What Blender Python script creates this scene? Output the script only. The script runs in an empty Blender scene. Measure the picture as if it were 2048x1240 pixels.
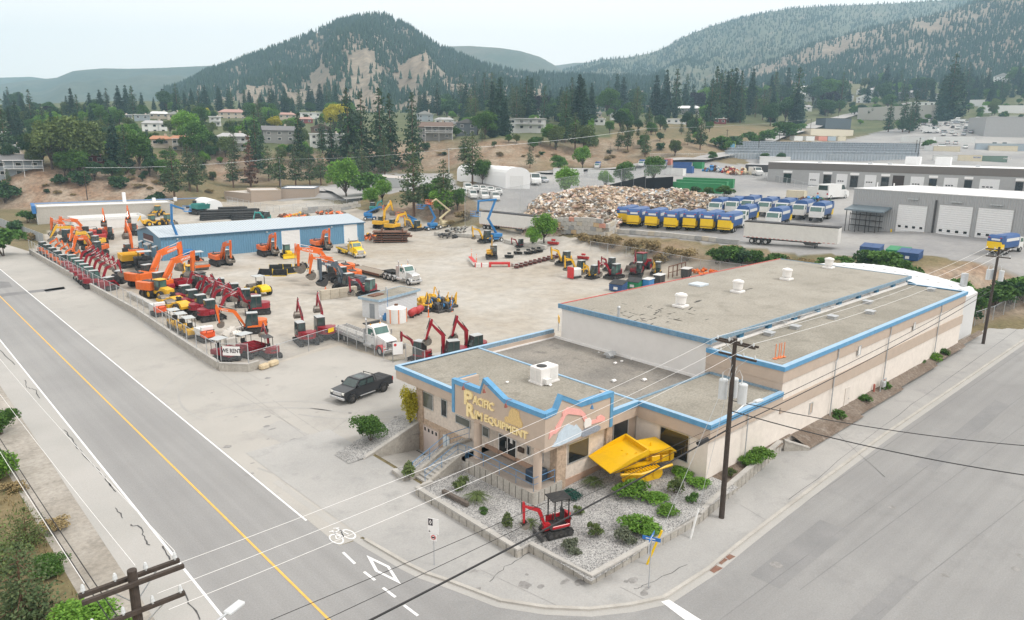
import bpy,math,random
from math import sin,cos,pi,radians,sqrt,atan2,hypot
from mathutils import Matrix,Vector
random.seed(7)
SC=bpy.context.scene
COL=SC.collection
# -------- camera, sky, sun, exposure
F,YAW,PIT,ROLL,CH=1431.655,radians(47.2046),radians(13.3134),radians(0.7089),24.0
_f=Vector((cos(YAW)*cos(PIT),sin(YAW)*cos(PIT),-sin(PIT)))
_r0=Vector((sin(YAW),-cos(YAW),0));_u0=_r0.cross(_f)
RT=cos(ROLL)*_r0+sin(ROLL)*_u0
UP=-sin(ROLL)*_r0+cos(ROLL)*_u0
FW=_f
cam=bpy.data.cameras.new('camera');camo=bpy.data.objects.new('camera',cam);COL.objects.link(camo)
camo.matrix_world=Matrix(((RT.x,UP.x,-FW.x,0),(RT.y,UP.y,-FW.y,0),(RT.z,UP.z,-FW.z,CH),(0,0,0,1)))
cam.sensor_width=36;cam.lens=F/2048*36;cam.clip_end=40000;cam.clip_start=.1
SC.camera=camo
SUN_EL,SUN_AZ=radians(52),radians(-62)
world=bpy.data.worlds.new('World');SC.world=world;world.use_nodes=True
nt=world.node_tree;nt.nodes.clear()
sky=nt.nodes.new('ShaderNodeTexSky');sky.sky_type='NISHITA';sky.sun_disc=False
sky.sun_elevation=SUN_EL;sky.sun_rotation=pi/2-SUN_AZ
sky.air_density=1.0;sky.dust_density=4.0;sky.ozone_density=1.0;sky.altitude=350
hs=nt.nodes.new('ShaderNodeMixRGB');hs.inputs[0].default_value=.86;hs.inputs[2].default_value=(14.4,13.3,12.2,1)
bg=nt.nodes.new('ShaderNodeBackground');bg.inputs[1].default_value=.08
wo=nt.nodes.new('ShaderNodeOutputWorld')
nt.links.new(sky.outputs[0],hs.inputs[1]);nt.links.new(hs.outputs[0],bg.inputs[0]);nt.links.new(bg.outputs[0],wo.inputs[0])
sl=bpy.data.lights.new('sun','SUN');sl.energy=1.5;sl.angle=radians(14);sl.color=(1,.96,.9)
so=bpy.data.objects.new('sun',sl);COL.objects.link(so)
so.rotation_euler=Vector((-cos(SUN_EL)*cos(SUN_AZ),-cos(SUN_EL)*sin(SUN_AZ),-sin(SUN_EL))).to_track_quat('-Z','Y').to_euler()
SC.view_settings.view_transform='Standard';SC.view_settings.look='None';SC.view_settings.exposure=.54;SC.view_settings.gamma=1
SC.render.engine='CYCLES'
SC.cycles.max_bounces=5;SC.cycles.diffuse_bounces=2;SC.cycles.glossy_bounces=2;SC.cycles.transparent_max_bounces=12
SC.cycles.volume_bounces=1;SC.cycles.use_denoising=True
# -------- terrain height
PRO={0:[(0,0),(225,0),(233,1),(250,14.5),(300,17),(450,26),(700,48),(900,60)],250:[(0,0),(190,0),(215,1),(238,3),(262,15),(300,18),(500,35),(800,58),(1000,70)],450:[(0,0),(180,0),(250,3),(285,6),(315,18),(400,26),(600,43),(900,68)],650:[(0,0),(170,0),(200,2),(260,5),(300,7),(330,18),(420,26),(600,42),(900,66)],850:[(0,0),(160,0),(195,1),(210,7),(260,10),(300,11),(340,24),(420,28),(600,42),(900,62)],1000:[(0,0),(136,0),(150,1),(170,2.5),(185,5),(240,11),(280,12),(320,25),(400,29),(600,44),(900,62)],1200:[(0,0),(126,0),(140,1),(150,4.5),(185,7),(240,10.5),(300,13),(340,26),(420,32),(600,46),(900,62)],1350:[(0,0),(118,0),(128,.5),(140,5),(180,6.5),(240,11),(290,14),(340,26),(420,32),(600,46),(900,64)],1500:[(0,0),(112,0),(122,1),(132,5),(180,7),(240,11),(300,15),(345,21),(400,29),(600,48),(900,78)],1700:[(0,0),(97,0),(105,1),(115,5),(150,6.5),(230,10),(300,16),(400,22),(500,33),(700,60),(900,96)],1900:[(0,0),(90,0),(97,1),(106,6),(130,7.5),(215,11),(300,17),(400,26),(600,54),(900,100)],2048:[(0,0),(94,0),(101,1),(110,6.5),(130,8),(215,11.5),(300,17),(400,26),(600,56),(900,104)],2500:[(0,0),(150,0),(300,12),(600,52),(900,100)]}
PU=sorted(PRO)
FH=Vector((cos(YAW),sin(YAW),0));RH=Vector((sin(YAW),-cos(YAW),0))
def _pl(P,d):
 for i in range(len(P)-1):
  if d<=P[i+1][0]:
   (a,b),(c,e)=P[i],P[i+1]
   return b+(e-b)*(d-a)/(c-a)
 a,b=P[-1]
 return max(b-(d-a)*.06,-30)if d>a+150 else b
def tz(x,y):
 d=x*FH.x+y*FH.y
 if d<60:return 0.0
 l=x*RH.x+y*RH.y
 u=1024+F/cos(PIT)*l/d
 if u<=PU[0]:return _pl(PRO[PU[0]],d)
 if u>=PU[-1]:return _pl(PRO[PU[-1]],d)
 for i in range(len(PU)-1):
  if u<=PU[i+1]:
   t=(u-PU[i])/(PU[i+1]-PU[i]);t=t*t*(3-2*t)
   return _pl(PRO[PU[i]],d)*(1-t)+_pl(PRO[PU[i+1]],d)*t
def ray(px,py):
 return RT*(px-1024)-UP*(py-620)+FW*F
def at(px,py,z=None):
 """world point of the ground (or of the level z) seen at photo position px, py"""
 d=ray(px,py)
 if z is not None:
  t=(z-CH)/d.z;p=d*t
  return Vector((p.x,p.y,z))
 h=hypot(d.x,d.y);d=d/h
 s,ds=20.0,2.0
 while s<1500:
  q=d*s
  if CH+q.z<=tz(q.x,q.y):
   a,b=s-ds,s
   for _ in range(14):
    m=(a+b)/2;q=d*m
    if CH+q.z<=tz(q.x,q.y):b=m
    else:a=m
   q=d*b
   return Vector((q.x,q.y,tz(q.x,q.y)))
  s+=ds
 q=d*900
 return Vector((q.x,q.y,tz(q.x,q.y)))
def far(px,py,dist):
 """a point at the given depth whose ground spot lies in photo column px"""
 d=ray(px,py);h=d.x*FH.x+d.y*FH.y
 q=d*(dist/h)
 return Vector((q.x,q.y,tz(q.x,q.y)))
def depth(p):return p.x*FH.x+p.y*FH.y
def mpp(p):return depth(p)/F
def heading(a,b):
 return atan2(b.y-a.y,b.x-a.x)
# -------- mesh builder
SPLIT=set('fascia_band cap_flashing stone_pilaster fascia_trim gable_wall side_wall eave_trim tan_band eave_bracket base_band wall_flashing roof_edge_flashing bumper wing_mirror orange_roof_marker front_wall porch_wall stair_wall roof_vent access_panel parapet_flashing door_handle mudguard tool_box handrail lift_arm'.split())
class MB:
 def __init__(s):s.v=[];s.f=[];s.m=[];s.T=None;s.k=0;s.p=[]
 def add(s,vs,fs,k=None):
  o=len(s.v);s.p.append((o,len(s.f)))
  if s.T is None:s.v+=[tuple(v)for v in vs]
  else:s.v+=[tuple(s.T@Vector(v))for v in vs]
  s.f+=[tuple(i+o for i in f)for f in fs]
  s.m+=[s.k if k is None else k]*len(fs)
  return s
 def box(s,x0,x1,y0,y1,z0,z1,k=None,c=0):
  if x0>x1:x0,x1=x1,x0
  if y0>y1:y0,y1=y1,y0
  if z0>z1:z0,z1=z1,z0
  if c<=0:
   v=[(x0,y0,z0),(x1,y0,z0),(x1,y1,z0),(x0,y1,z0),(x0,y0,z1),(x1,y0,z1),(x1,y1,z1),(x0,y1,z1)]
   return s.add(v,[(0,3,2,1),(4,5,6,7),(0,1,5,4),(1,2,6,5),(2,3,7,6),(3,0,4,7)],k)
  c=min(c,(x1-x0)*.45,(y1-y0)*.45,(z1-z0)*.45)
  v=[];idx={}
  for i in(0,1):
   for j in(0,1):
    for l in(0,1):
     X,Y,Z=(x0,x1)[i],(y0,y1)[j],(z0,z1)[l]
     a,b,d=(c,-c)[i],(c,-c)[j],(c,-c)[l]
     for q,p in enumerate(((X,Y+b,Z+d),(X+a,Y,Z+d),(X+a,Y+b,Z))):
      idx[i,j,l,q]=len(v);v.append(p)
  g=lambda*t:idx[t]
  f=[]
  for i in(0,1):
   q=[g(i,0,0,0),g(i,1,0,0),g(i,1,1,0),g(i,0,1,0)];f.append(q if i else q[::-1])
   q=[g(0,i,0,1),g(0,i,1,1),g(1,i,1,1),g(1,i,0,1)];f.append(q if i else q[::-1])
   q=[g(0,0,i,2),g(1,0,i,2),g(1,1,i,2),g(0,1,i,2)];f.append(q if i else q[::-1])
  def orient(q):
   a,b,d=Vector(v[q[0]]),Vector(v[q[1]]),Vector(v[q[2]])
   n=(b-a).cross(d-a);ctr=Vector(((x0+x1)/2,(y0+y1)/2,(z0+z1)/2))
   return q if n.dot(a-ctr)>0 else q[::-1]
  for i in(0,1):
   for j in(0,1):
    f.append(orient([g(i,j,0,0),g(i,j,0,1),g(i,j,1,1),g(i,j,1,0)]))
    f.append(orient([g(i,0,j,0),g(i,0,j,2),g(i,1,j,2),g(i,1,j,0)]))
    f.append(orient([g(0,i,j,1),g(0,i,j,2),g(1,i,j,2),g(1,i,j,1)]))
    for l in(0,1):f.append(orient([g(i,j,l,0),g(i,j,l,1),g(i,j,l,2)]))
  return s.add(v,f,k)
 def prism(s,pts,a,b,ax='y',k=None):
  """extrude a closed outline between a and b; outline is (x,z) for ax y, (y,z) for ax x, (x,y) for ax z"""
  n=len(pts)
  mk={'y':lambda p,t:(p[0],t,p[1]),'x':lambda p,t:(t,p[0],p[1]),'z':lambda p,t:(p[0],p[1],t)}[ax]
  v=[mk(p,a)for p in pts]+[mk(p,b)for p in pts]
  ar=sum(pts[i][0]*pts[(i+1)%n][1]-pts[(i+1)%n][0]*pts[i][1]for i in range(n))
  flip=(ar>0)!=(b>a)
  if ax=='y':flip=not flip
  f=[tuple(range(n))[::-1],tuple(range(n,2*n))]+[(i,(i+1)%n,n+(i+1)%n,n+i)for i in range(n)]
  if flip:f=[t[::-1]for t in f]
  return s.add(v,f,k)
 def cyl(s,p0,p1,r0,r1=None,n=10,k=None,caps=True):
  p0,p1=Vector(p0),Vector(p1);r1=r0 if r1 is None else r1
  d=(p1-p0).normalized();a=d.orthogonal().normalized();b=d.cross(a)
  v=[]
  for p,r in((p0,r0),(p1,r1)):
   v+=[tuple(p+a*(r*cos(2*pi*i/n))+b*(r*sin(2*pi*i/n)))for i in range(n)]
  f=[(i,(i+1)%n,n+(i+1)%n,n+i)for i in range(n)]
  if caps:f+=[tuple(range(n))[::-1],tuple(range(n,2*n))]
  return s.add(v,f,k)
 def tube(s,pts,r,n=6,k=None):
  pts=[Vector(p)for p in pts];v=[];f=[]
  a=None
  for i,p in enumerate(pts):
   d=(pts[min(i+1,len(pts)-1)]-pts[max(i-1,0)]).normalized()
   a=d.orthogonal().normalized()if a is None else(a-d*a.dot(d)).normalized()
   b=d.cross(a);rr=r[i]if isinstance(r,(list,tuple))else r
   v+=[tuple(p+a*(rr*cos(2*pi*j/n))+b*(rr*sin(2*pi*j/n)))for j in range(n)]
  for i in range(len(pts)-1):
   f+=[(i*n+j,i*n+(j+1)%n,(i+1)*n+(j+1)%n,(i+1)*n+j)for j in range(n)]
  m=(len(pts)-1)*n
  f+=[tuple(range(n))[::-1],tuple(range(m,m+n))]
  return s.add(v,f,k)
 def ball(s,c,rx,ry=None,rz=None,nu=10,nv=6,k=None,jit=0,z0=-1):
  ry=rx if ry is None else ry;rz=rx if rz is None else rz
  v=[];f=[]
  for i in range(nv+1):
   t=-pi/2+pi*i/nv
   for j in range(nu):
    q=2*pi*j/nu;w=1+random.uniform(-jit,jit)
    v.append((c[0]+rx*w*cos(t)*cos(q),c[1]+ry*w*cos(t)*sin(q),c[2]+rz*w*max(sin(t),z0)))
  for i in range(nv):
   for j in range(nu):
    f.append((i*nu+j,i*nu+(j+1)%nu,(i+1)*nu+(j+1)%nu,(i+1)*nu+j))
  return s.add(v,f,k)
 def text(s,body,size,T,ext=.01,k=None,align='CENTER',sx=1,bold=0.0):
  c=bpy.data.curves.new('t','FONT');c.body=body;c.size=size;c.extrude=ext;c.align_x=align;c.align_y='CENTER'
  c.resolution_u=2;c.offset=bold*size
  o=bpy.data.objects.new('t',c);COL.objects.link(o)
  dg=bpy.context.evaluated_depsgraph_get();ev=o.evaluated_get(dg);me=ev.to_mesh()
  vs=[T@Vector((v.co.x*sx,v.co.y,v.co.z))for v in me.vertices];fs=[tuple(p.vertices)for p in me.polygons]
  ev.to_mesh_clear();bpy.data.objects.remove(o);bpy.data.curves.remove(c)
  return s.add(vs,fs,k)
 def build(s,name,mats,parent=None,smooth=False,loc=None):
  if name in SPLIT and len(s.p)>1:
   q=s.p+[(len(s.v),len(s.f))];r=None
   for(a,b),(c,d)in zip(q,q[1:]):
    m=MB();m.v=s.v[a:c];m.f=[tuple(i-a for i in f)for f in s.f[b:d]];m.m=s.m[b:d];m.p=[0];o=m.build(name,mats,parent,smooth,loc);r=r or o
   return r
  me=bpy.data.meshes.new(name);me.from_pydata(s.v,[],s.f)
  mats=mats if isinstance(mats,(list,tuple))else[mats]
  for m in mats:me.materials.append(m)
  if len(mats)>1:me.polygons.foreach_set('material_index',[min(k,len(mats)-1)for k in s.m])
  if smooth:me.polygons.foreach_set('use_smooth',[True]*len(s.f))
  me.update()
  o=bpy.data.objects.new(name,me);COL.objects.link(o)
  if parent:o.parent=parent
  if loc is not None:o.location=loc
  return o
def tag(o,label=None,cat=None,group=None,kind=None):
 if label:o['label']=label
 if cat:o['category']=cat
 if group:o['group']=group
 if kind:o['kind']=kind
 return o
def empty(name,loc=(0,0,0),rz=0,label=None,cat=None,group=None):
 o=bpy.data.objects.new(name,None);COL.objects.link(o);o.empty_display_size=.2
 o.location=loc;o.rotation_euler=(0,0,rz)
 return tag(o,label,cat,group)
KIDS={}
def copy_tree(o,parent=None):
 c=o.copy();COL.objects.link(c)
 if parent:c.parent=parent
 for ch in o.children:copy_tree(ch,c)
 return c
PROTO={}
def inst(key,build,loc,rz,label,cat,group=None,sc=1):
 """first use builds the thing, later uses copy it with its parts"""
 if key in PROTO:o=copy_tree(PROTO[key])
 else:o=PROTO[key]=build()
 o.location=loc;o.rotation_euler=(0,0,rz);o.scale=(sc,sc,sc)
 for q in('label','category','group'):
  if q in o:del o[q]
 return tag(o,label,cat,group)
# -------- materials
def _n(t,ty,**kw):
 n=t.nodes.new(ty)
 for k,v in kw.items():setattr(n,k,v)
 return n
MATS={}
def mat(name,col,rough=.6,metal=0,var=.12,vs=3.0,dirt=0,bump=0,bs=40,coat=0,rnd=0,spec=.5,dcol=(.25,.22,.18),em=0):
 if name in MATS:return MATS[name]
 m=bpy.data.materials.new(name);m.use_nodes=True;t=m.node_tree;b=t.nodes['Principled BSDF']
 MATS[name]=m
 b.inputs['Roughness'].default_value=rough;b.inputs['Metallic'].default_value=metal
 b.inputs['Specular IOR Level'].default_value=spec
 if coat:b.inputs['Coat Weight'].default_value=coat;b.inputs['Coat Roughness'].default_value=.15
 tc=_n(t,'ShaderNodeTexCoord');out=None
 rgb=_n(t,'ShaderNodeRGB');rgb.outputs[0].default_value=(*col,1);out=rgb.outputs[0]
 if rnd:
  oi=_n(t,'ShaderNodeObjectInfo');mr=_n(t,'ShaderNodeMapRange');mr.inputs[3].default_value=1-rnd;mr.inputs[4].default_value=1+rnd
  t.links.new(oi.outputs['Random'],mr.inputs[0])
  mx=_n(t,'ShaderNodeVectorMath',operation='SCALE');t.links.new(out,mx.inputs[0]);t.links.new(mr.outputs[0],mx.inputs['Scale']);out=mx.outputs[0]
 if var:
  no=_n(t,'ShaderNodeTexNoise');no.inputs['Scale'].default_value=vs;no.inputs['Detail'].default_value=6;no.inputs['Roughness'].default_value=.65
  t.links.new(tc.outputs['Object'],no.inputs['Vector'])
  mr=_n(t,'ShaderNodeMapRange');mr.inputs[1].default_value=.3;mr.inputs[2].default_value=.7
  mr.inputs[3].default_value=1-var;mr.inputs[4].default_value=1+var;t.links.new(no.outputs[0],mr.inputs[0])
  mx=_n(t,'ShaderNodeVectorMath',operation='SCALE');t.links.new(out,mx.inputs[0]);t.links.new(mr.outputs[0],mx.inputs['Scale']);out=mx.outputs[0]
 if dirt:
  no=_n(t,'ShaderNodeTexNoise');no.inputs['Scale'].default_value=1.7;no.inputs['Detail'].default_value=8;no.inputs['Roughness'].default_value=.75
  t.links.new(tc.outputs['Object'],no.inputs['Vector'])
  mr=_n(t,'ShaderNodeMapRange');mr.inputs[1].default_value=.48;mr.inputs[2].default_value=.68;mr.inputs[4].default_value=dirt;t.links.new(no.outputs[0],mr.inputs[0])
  mx=_n(t,'ShaderNodeMixRGB');mx.inputs[2].default_value=(*dcol,1);t.links.new(mr.outputs[0],mx.inputs[0]);t.links.new(out,mx.inputs[1]);out=mx.outputs[0]
 t.links.new(out,b.inputs['Base Color'])
 if em:
  b.inputs['Emission Color'].default_value=(*col,1);b.inputs['Emission Strength'].default_value=em
 if bump:
  no=_n(t,'ShaderNodeTexNoise');no.inputs['Scale'].default_value=bs;no.inputs['Detail'].default_value=4
  t.links.new(tc.outputs['Object'],no.inputs['Vector'])
  bp=_n(t,'ShaderNodeBump');bp.inputs['Strength'].default_value=bump;bp.inputs['Distance'].default_value=.03
  t.links.new(no.outputs[0],bp.inputs['Height']);t.links.new(bp.outputs[0],b.inputs['Normal'])
 return m
def corrugated(name,col,pitch=.3,axis=0,rough=.5,amp=.5,metal=0,var=.05):
 """ribbed sheet metal: saw/sine bump along one object axis"""
 m=mat(name,col,rough,metal,var);t=m.node_tree;b=t.nodes['Principled BSDF']
 tc=_n(t,'ShaderNodeTexCoord');sx=_n(t,'ShaderNodeSeparateXYZ');t.links.new(tc.outputs['Object'],sx.inputs[0])
 mu=_n(t,'ShaderNodeMath',operation='MULTIPLY');mu.inputs[1].default_value=2*pi/pitch;t.links.new(sx.outputs[axis],mu.inputs[0])
 si=_n(t,'ShaderNodeMath',operation='SINE');t.links.new(mu.outputs[0],si.inputs[0])
 bp=_n(t,'ShaderNodeBump');bp.inputs['Strength'].default_value=amp;bp.inputs['Distance'].default_value=pitch*.15
 t.links.new(si.outputs[0],bp.inputs['Height']);t.links.new(bp.outputs[0],b.inputs['Normal'])
 return m
from mathutils import noise as mnoise
def onx(px,py,x):
 d=ray(px,py);t=x/d.x;return Vector((x,d.y*t,CH+d.z*t))
def ony(px,py,y):
 d=ray(px,py);t=y/d.y;return Vector((d.x*t,y,CH+d.z*t))
def ground_mat(name,cols,scale=.05,fine=8.0,rough=.9,streak=None,bump=.15,fvar=.1,spots=0):
 """weathered ground: large blotches between two colours, fine grain, optional streaks along an axis"""
 m=bpy.data.materials.new(name);m.use_nodes=True;t=m.node_tree;b=t.nodes['Principled BSDF'];b.inputs['Roughness'].default_value=rough
 b.inputs['Specular IOR Level'].default_value=.25
 tc=_n(t,'ShaderNodeTexCoord')
 def nz(sc,det=6,r=.6,vec=None):
  n=_n(t,'ShaderNodeTexNoise');n.inputs['Scale'].default_value=sc;n.inputs['Detail'].default_value=det;n.inputs['Roughness'].default_value=r
  t.links.new(vec or tc.outputs['Object'],n.inputs['Vector']);return n.outputs[0]
 def ramp(s,a,b_,lo=0,hi=1):
  n=_n(t,'ShaderNodeMapRange');n.inputs[1].default_value=a;n.inputs[2].default_value=b_;n.inputs[3].default_value=lo;n.inputs[4].default_value=hi
  t.links.new(s,n.inputs[0]);return n.outputs[0]
 def mix(f,a,b_):
  n=_n(t,'ShaderNodeMixRGB');t.links.new(f,n.inputs[0])
  for i,c in((1,a),(2,b_)):
   if isinstance(c,tuple):n.inputs[i].default_value=(*c,1)
   else:t.links.new(c,n.inputs[i])
  return n.outputs[0]
 def scl(c,s):
  n=_n(t,'ShaderNodeVectorMath',operation='SCALE');t.links.new(c,n.inputs[0]);t.links.new(s,n.inputs['Scale']);return n.outputs[0]
 c=mix(ramp(nz(scale),.38,.62),cols[0],cols[1])
 if len(cols)>2:c=mix(ramp(nz(scale*3.3,8,.7),.52,.7),c,cols[2])
 if streak is not None:
  mp=_n(t,'ShaderNodeMapping');t.links.new(tc.outputs['Object'],mp.inputs[0])
  mp.inputs['Scale'].default_value=(1.1,.02,1)if streak=='y' else(.02,1.1,1)
  c=scl(c,ramp(nz(1.0,3,.5,mp.outputs[0]),.3,.7,.93,1.07))
 if spots:
  c=mix(ramp(nz(1.4,10,.8),.62,.75,0,spots),c,(.05,.05,.05))
 c=scl(c,ramp(nz(fine,3,.7),.25,.75,1-fvar,1+fvar))
 t.links.new(c,b.inputs['Base Color'])
 if bump:
  bp=_n(t,'ShaderNodeBump');bp.inputs['Strength'].default_value=bump;bp.inputs['Distance'].default_value=.05
  t.links.new(nz(fine*.6,5),bp.inputs['Height']);t.links.new(bp.outputs[0],b.inputs['Normal'])
 return m
# -------- the ground sheet, with its kinds of soil
def inpoly(x,y,P):
 r=False;j=len(P)-1
 for i in range(len(P)):
  if(P[i][1]>y)!=(P[j][1]>y)and x<(P[j][0]-P[i][0])*(y-P[i][1])/(P[j][1]-P[i][1])+P[i][0]:r=not r
  j=i
 return r
def P2(*q):return[tuple(at(a,b).xy)for a,b in q]
Z_YARD=P2((60,505),(440,735),(500,745),(790,722),(1130,690),(1280,600),(1500,528),(1440,520),(1300,512),(1180,488),(1040,462),(960,455),(850,440),(740,425),(650,400),(450,402),(300,425),(120,440))
Z_REC=P2((1240,470),(1480,492),(1700,512),(2048,560),(2300,580),(2300,300),(1700,330),(1380,318),(1080,345),(930,375),(960,420),(1050,440))
Z_BACK=P2((640,398),(560,402),(470,412),(450,395),(640,372),(760,345),(900,345),(920,380),(700,400))
Z_UP=P2((1480,299),(1760,262),(2300,230),(2300,345),(1500,330))
PIT_DRIVE=[(27.6,40.2),(36,40.2),(36,47.0),(32.6,47.0),(27.6,45.4)]
def build_ground():
 import numpy as np
 th=[radians(a)for a in list(range(-180,-60,6))+[-60+i*.28 for i in range(int(120/.28)+1)]+list(range(66,180,6))]
 rr=[0,10,20,30,40,46]
 while rr[-1]<58:rr.append(rr[-1]+.4)
 while rr[-1]<580:rr.append(rr[-1]*1.011+.2)
 while rr[-1]<9000:rr.append(rr[-1]*1.06)
 V=[];W=[]
 for r in rr:
  for t in th:
   a=YAW+t;x,y=r*cos(a),r*sin(a)
   z=tz(x,y)
   n=mnoise.noise(Vector((x*.06,y*.06,3)))
   dirt=0.;asph=0.;hill=0.
   d=r*cos(t)
   if r>58:
    q=1.2*mnoise.noise(Vector((x*.3,y*.3,0)))
    if inpoly(x+q,y+q,Z_YARD):dirt=1
    elif inpoly(x,y,Z_REC)or inpoly(x,y,Z_BACK)or inpoly(x,y,Z_UP):asph=1
    if not dirt and not asph:
     z+=.5*mnoise.noise(Vector((x*.25,y*.25,0)))*min(1,z/3)
     s=(tz(x+FH.x*4,y+FH.y*4)-tz(x-FH.x*4,y-FH.y*4))/8
     hill=min(1,max(0,(s-.12)*4))
   if inpoly(x,y,PIT_DRIVE):z=-2.4
   V.append((x,y,z));W.append((dirt,asph,hill,min(1,max(.15,((340 if x*RH.x+y*RH.y<.13*d else 500)-d)/50))if r>58 else 1))
 nt_=len(th);fs=[]
 for i in range(len(rr)-1):
  for j in range(nt_):
   k=(j+1)%nt_
   fs.append((i*nt_+j,(i+1)*nt_+j,(i+1)*nt_+k,i*nt_+k))
 me=bpy.data.meshes.new('ground');me.from_pydata(V,[],fs)
 at_=me.color_attributes.new('soil','FLOAT_COLOR','POINT');at_.data.foreach_set('color',np.array(W,dtype=np.float32).ravel())
 me.polygons.foreach_set('use_smooth',[True]*len(fs))
 o=bpy.data.objects.new('ground',me);COL.objects.link(o);o['kind']='structure'
 m=ground_mat('soil_dry_grass',[(.20,.155,.085),(.155,.135,.07),(.075,.085,.035)],.07,2.2,bump=.5,fvar=.35);t=m.node_tree;b=t.nodes['Principled BSDF']
 grass=b.inputs['Base Color'].links[0].from_socket
 def sub(cols,sc,fn,fv):
  mm=ground_mat('tmp',cols,sc,fn,fvar=fv);return mm
 tc=_n(t,'ShaderNodeTexCoord')
 def blot(cols,sc,fine,fv,lo=.38,hi=.62):
  n1=_n(t,'ShaderNodeTexNoise');n1.inputs['Scale'].default_value=sc;n1.inputs['Detail'].default_value=7;n1.inputs['Roughness'].default_value=.65;t.links.new(tc.outputs['Object'],n1.inputs['Vector'])
  mr=_n(t,'ShaderNodeMapRange');mr.inputs[1].default_value=lo;mr.inputs[2].default_value=hi;t.links.new(n1.outputs[0],mr.inputs[0])
  mx=_n(t,'ShaderNodeMixRGB');mx.inputs[1].default_value=(*cols[0],1);mx.inputs[2].default_value=(*cols[1],1);t.links.new(mr.outputs[0],mx.inputs[0])
  n2=_n(t,'ShaderNodeTexNoise');n2.inputs['Scale'].default_value=fine;n2.inputs['Detail'].default_value=4;n2.inputs['Roughness'].default_value=.75;t.links.new(tc.outputs['Object'],n2.inputs['Vector'])
  m2=_n(t,'ShaderNodeMapRange');m2.inputs[1].default_value=.3;m2.inputs[2].default_value=.7;m2.inputs[3].default_value=1-fv;m2.inputs[4].default_value=1+fv;t.links.new(n2.outputs[0],m2.inputs[0])
  sc_=_n(t,'ShaderNodeVectorMath',operation='SCALE');t.links.new(mx.outputs[0],sc_.inputs[0]);t.links.new(m2.outputs[0],sc_.inputs['Scale']);return sc_.outputs[0]
 dirt=blot([(.365,.325,.27),(.44,.42,.385)],.05,.5,.16)
 asph=blot([(.25,.25,.255),(.36,.355,.345)],.03,1.0,.1)
 hill=blot([(.25,.165,.11),(.33,.27,.21)],.12,.9,.38)
 va=_n(t,'ShaderNodeVertexColor',layer_name='soil');sp=_n(t,'ShaderNodeSeparateColor');t.links.new(va.outputs[0],sp.inputs[0])
 c=grass
 lawn=blot([(.055,.085,.03),(.11,.125,.055)],.05,.5,.3)
 mx=_n(t,'ShaderNodeMixRGB');t.links.new(va.outputs['Alpha'],mx.inputs[0]);t.links.new(lawn,mx.inputs[1]);t.links.new(c,mx.inputs[2]);c=mx.outputs[0]
 for i,q in((2,hill),(0,dirt),(1,asph)):
  mx=_n(t,'ShaderNodeMixRGB');t.links.new(sp.outputs[i],mx.inputs[0]);t.links.new(c,mx.inputs[1]);t.links.new(q,mx.inputs[2]);c=mx.outputs[0]
 t.links.new(c,b.inputs['Base Color'])
 me.materials.append(m)
build_ground()
# -------- roads and pavements (flat part)
def sheet(name,P,z,m,kind='structure'):
 mb=MB();mb.prism([(p[0],p[1])for p in P],z-.02,z,'z');o=mb.build(name,m);o['kind']=kind;return o
def poly_sheet(name,P,z,m):
 mb=MB();n=len(P);a=sum(P[i][0]*P[(i+1)%n][1]-P[(i+1)%n][0]*P[i][1]for i in range(n))
 mb.add([(p[0],p[1],z)for p in P],[tuple(range(n))if a>0 else tuple(range(n))[::-1]]);o=mb.build(name,m);o['kind']='structure';return o
M_ROAD=ground_mat('asphalt_road',[(.265,.264,.264),(.30,.299,.297)],.06,11,streak='y',fvar=.13,bump=.2)
M_ROAD2=ground_mat('asphalt_side_road',[(.25,.25,.25),(.28,.28,.278),(.235,.235,.235)],.09,11,streak='x',fvar=.13,bump=.2)
M_APRON=ground_mat('dusty_pavement',[(.365,.355,.335),(.42,.405,.38),(.33,.32,.305)],.07,9,fvar=.08,bump=.15)
M_WALK=ground_mat('pavement_asphalt',[(.34,.338,.332),(.40,.395,.385),(.30,.30,.295)],.12,9,fvar=.1,bump=.15)
M_KERB=ground_mat('kerb_concrete',[(.38,.365,.34),(.46,.445,.415)],.5,12,fvar=.1)
M_SHOULD=ground_mat('road_shoulder',[(.37,.365,.35),(.42,.41,.395)],.1,10,fvar=.08)
M_GRAVEL2=ground_mat('verge_gravel',[(.30,.275,.24),(.39,.365,.33),(.22,.205,.18)],.15,3.0,fvar=.22,bump=.5)
M_WHITE=mat('road_paint_white',(.78,.79,.80),.6,var=.1,vs=2,dirt=.25,dcol=(.35,.35,.35))
M_YEL=mat('road_paint_yellow',(.72,.44,.09),.6,var=.12,vs=2,dirt=.15,dcol=(.35,.33,.3))
XL,XY,XR=11.05,15.0,18.75
poly_sheet('main_road',[(XL-.05,-60),(XL-.05,420),(XR+.1,420),(XR+.1,26),(18.85,35.5),(20.3,35.3),(20.7,31),(21.2,29),(21.6,26.5),(22.3,25.0),(22.3,-60)],.008,M_ROAD)
poly_sheet('road_shoulder',[(8.4,-60),(8.4,420),(XL-.05,420),(XL-.05,-60)],.010,M_SHOULD)
poly_sheet('verge_gravel',[(6.4,-60),(6.2,30),(5.7,60),(5.6,160),(5.6,420),(8.4,420),(8.4,-60)],.006,M_GRAVEL2)
poly_sheet('side_road',[(20.4,-8),(20.4,27),(22.3,25.2),(25.6,21.2),(29,19.4),(33,19.3),(60,20),(160,20.5),(160,-8)],.012,M_ROAD2)
kb=[(19.8,52),(19.9,46),(20.05,40),(20.25,35),(20.7,31)]+[tuple(at(a,b,0).xy)for a,b in((850,1150),(900,1167),(1000,1205),(1090,1219),(1180,1223),(1260,1214),(1330,1199),(1420,1141))]
kb+=[(37,19.3),(42,19.5),(50,19.75),(62,20.05),(80,20.1),(107,20.2),(150,20.4)]
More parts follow.
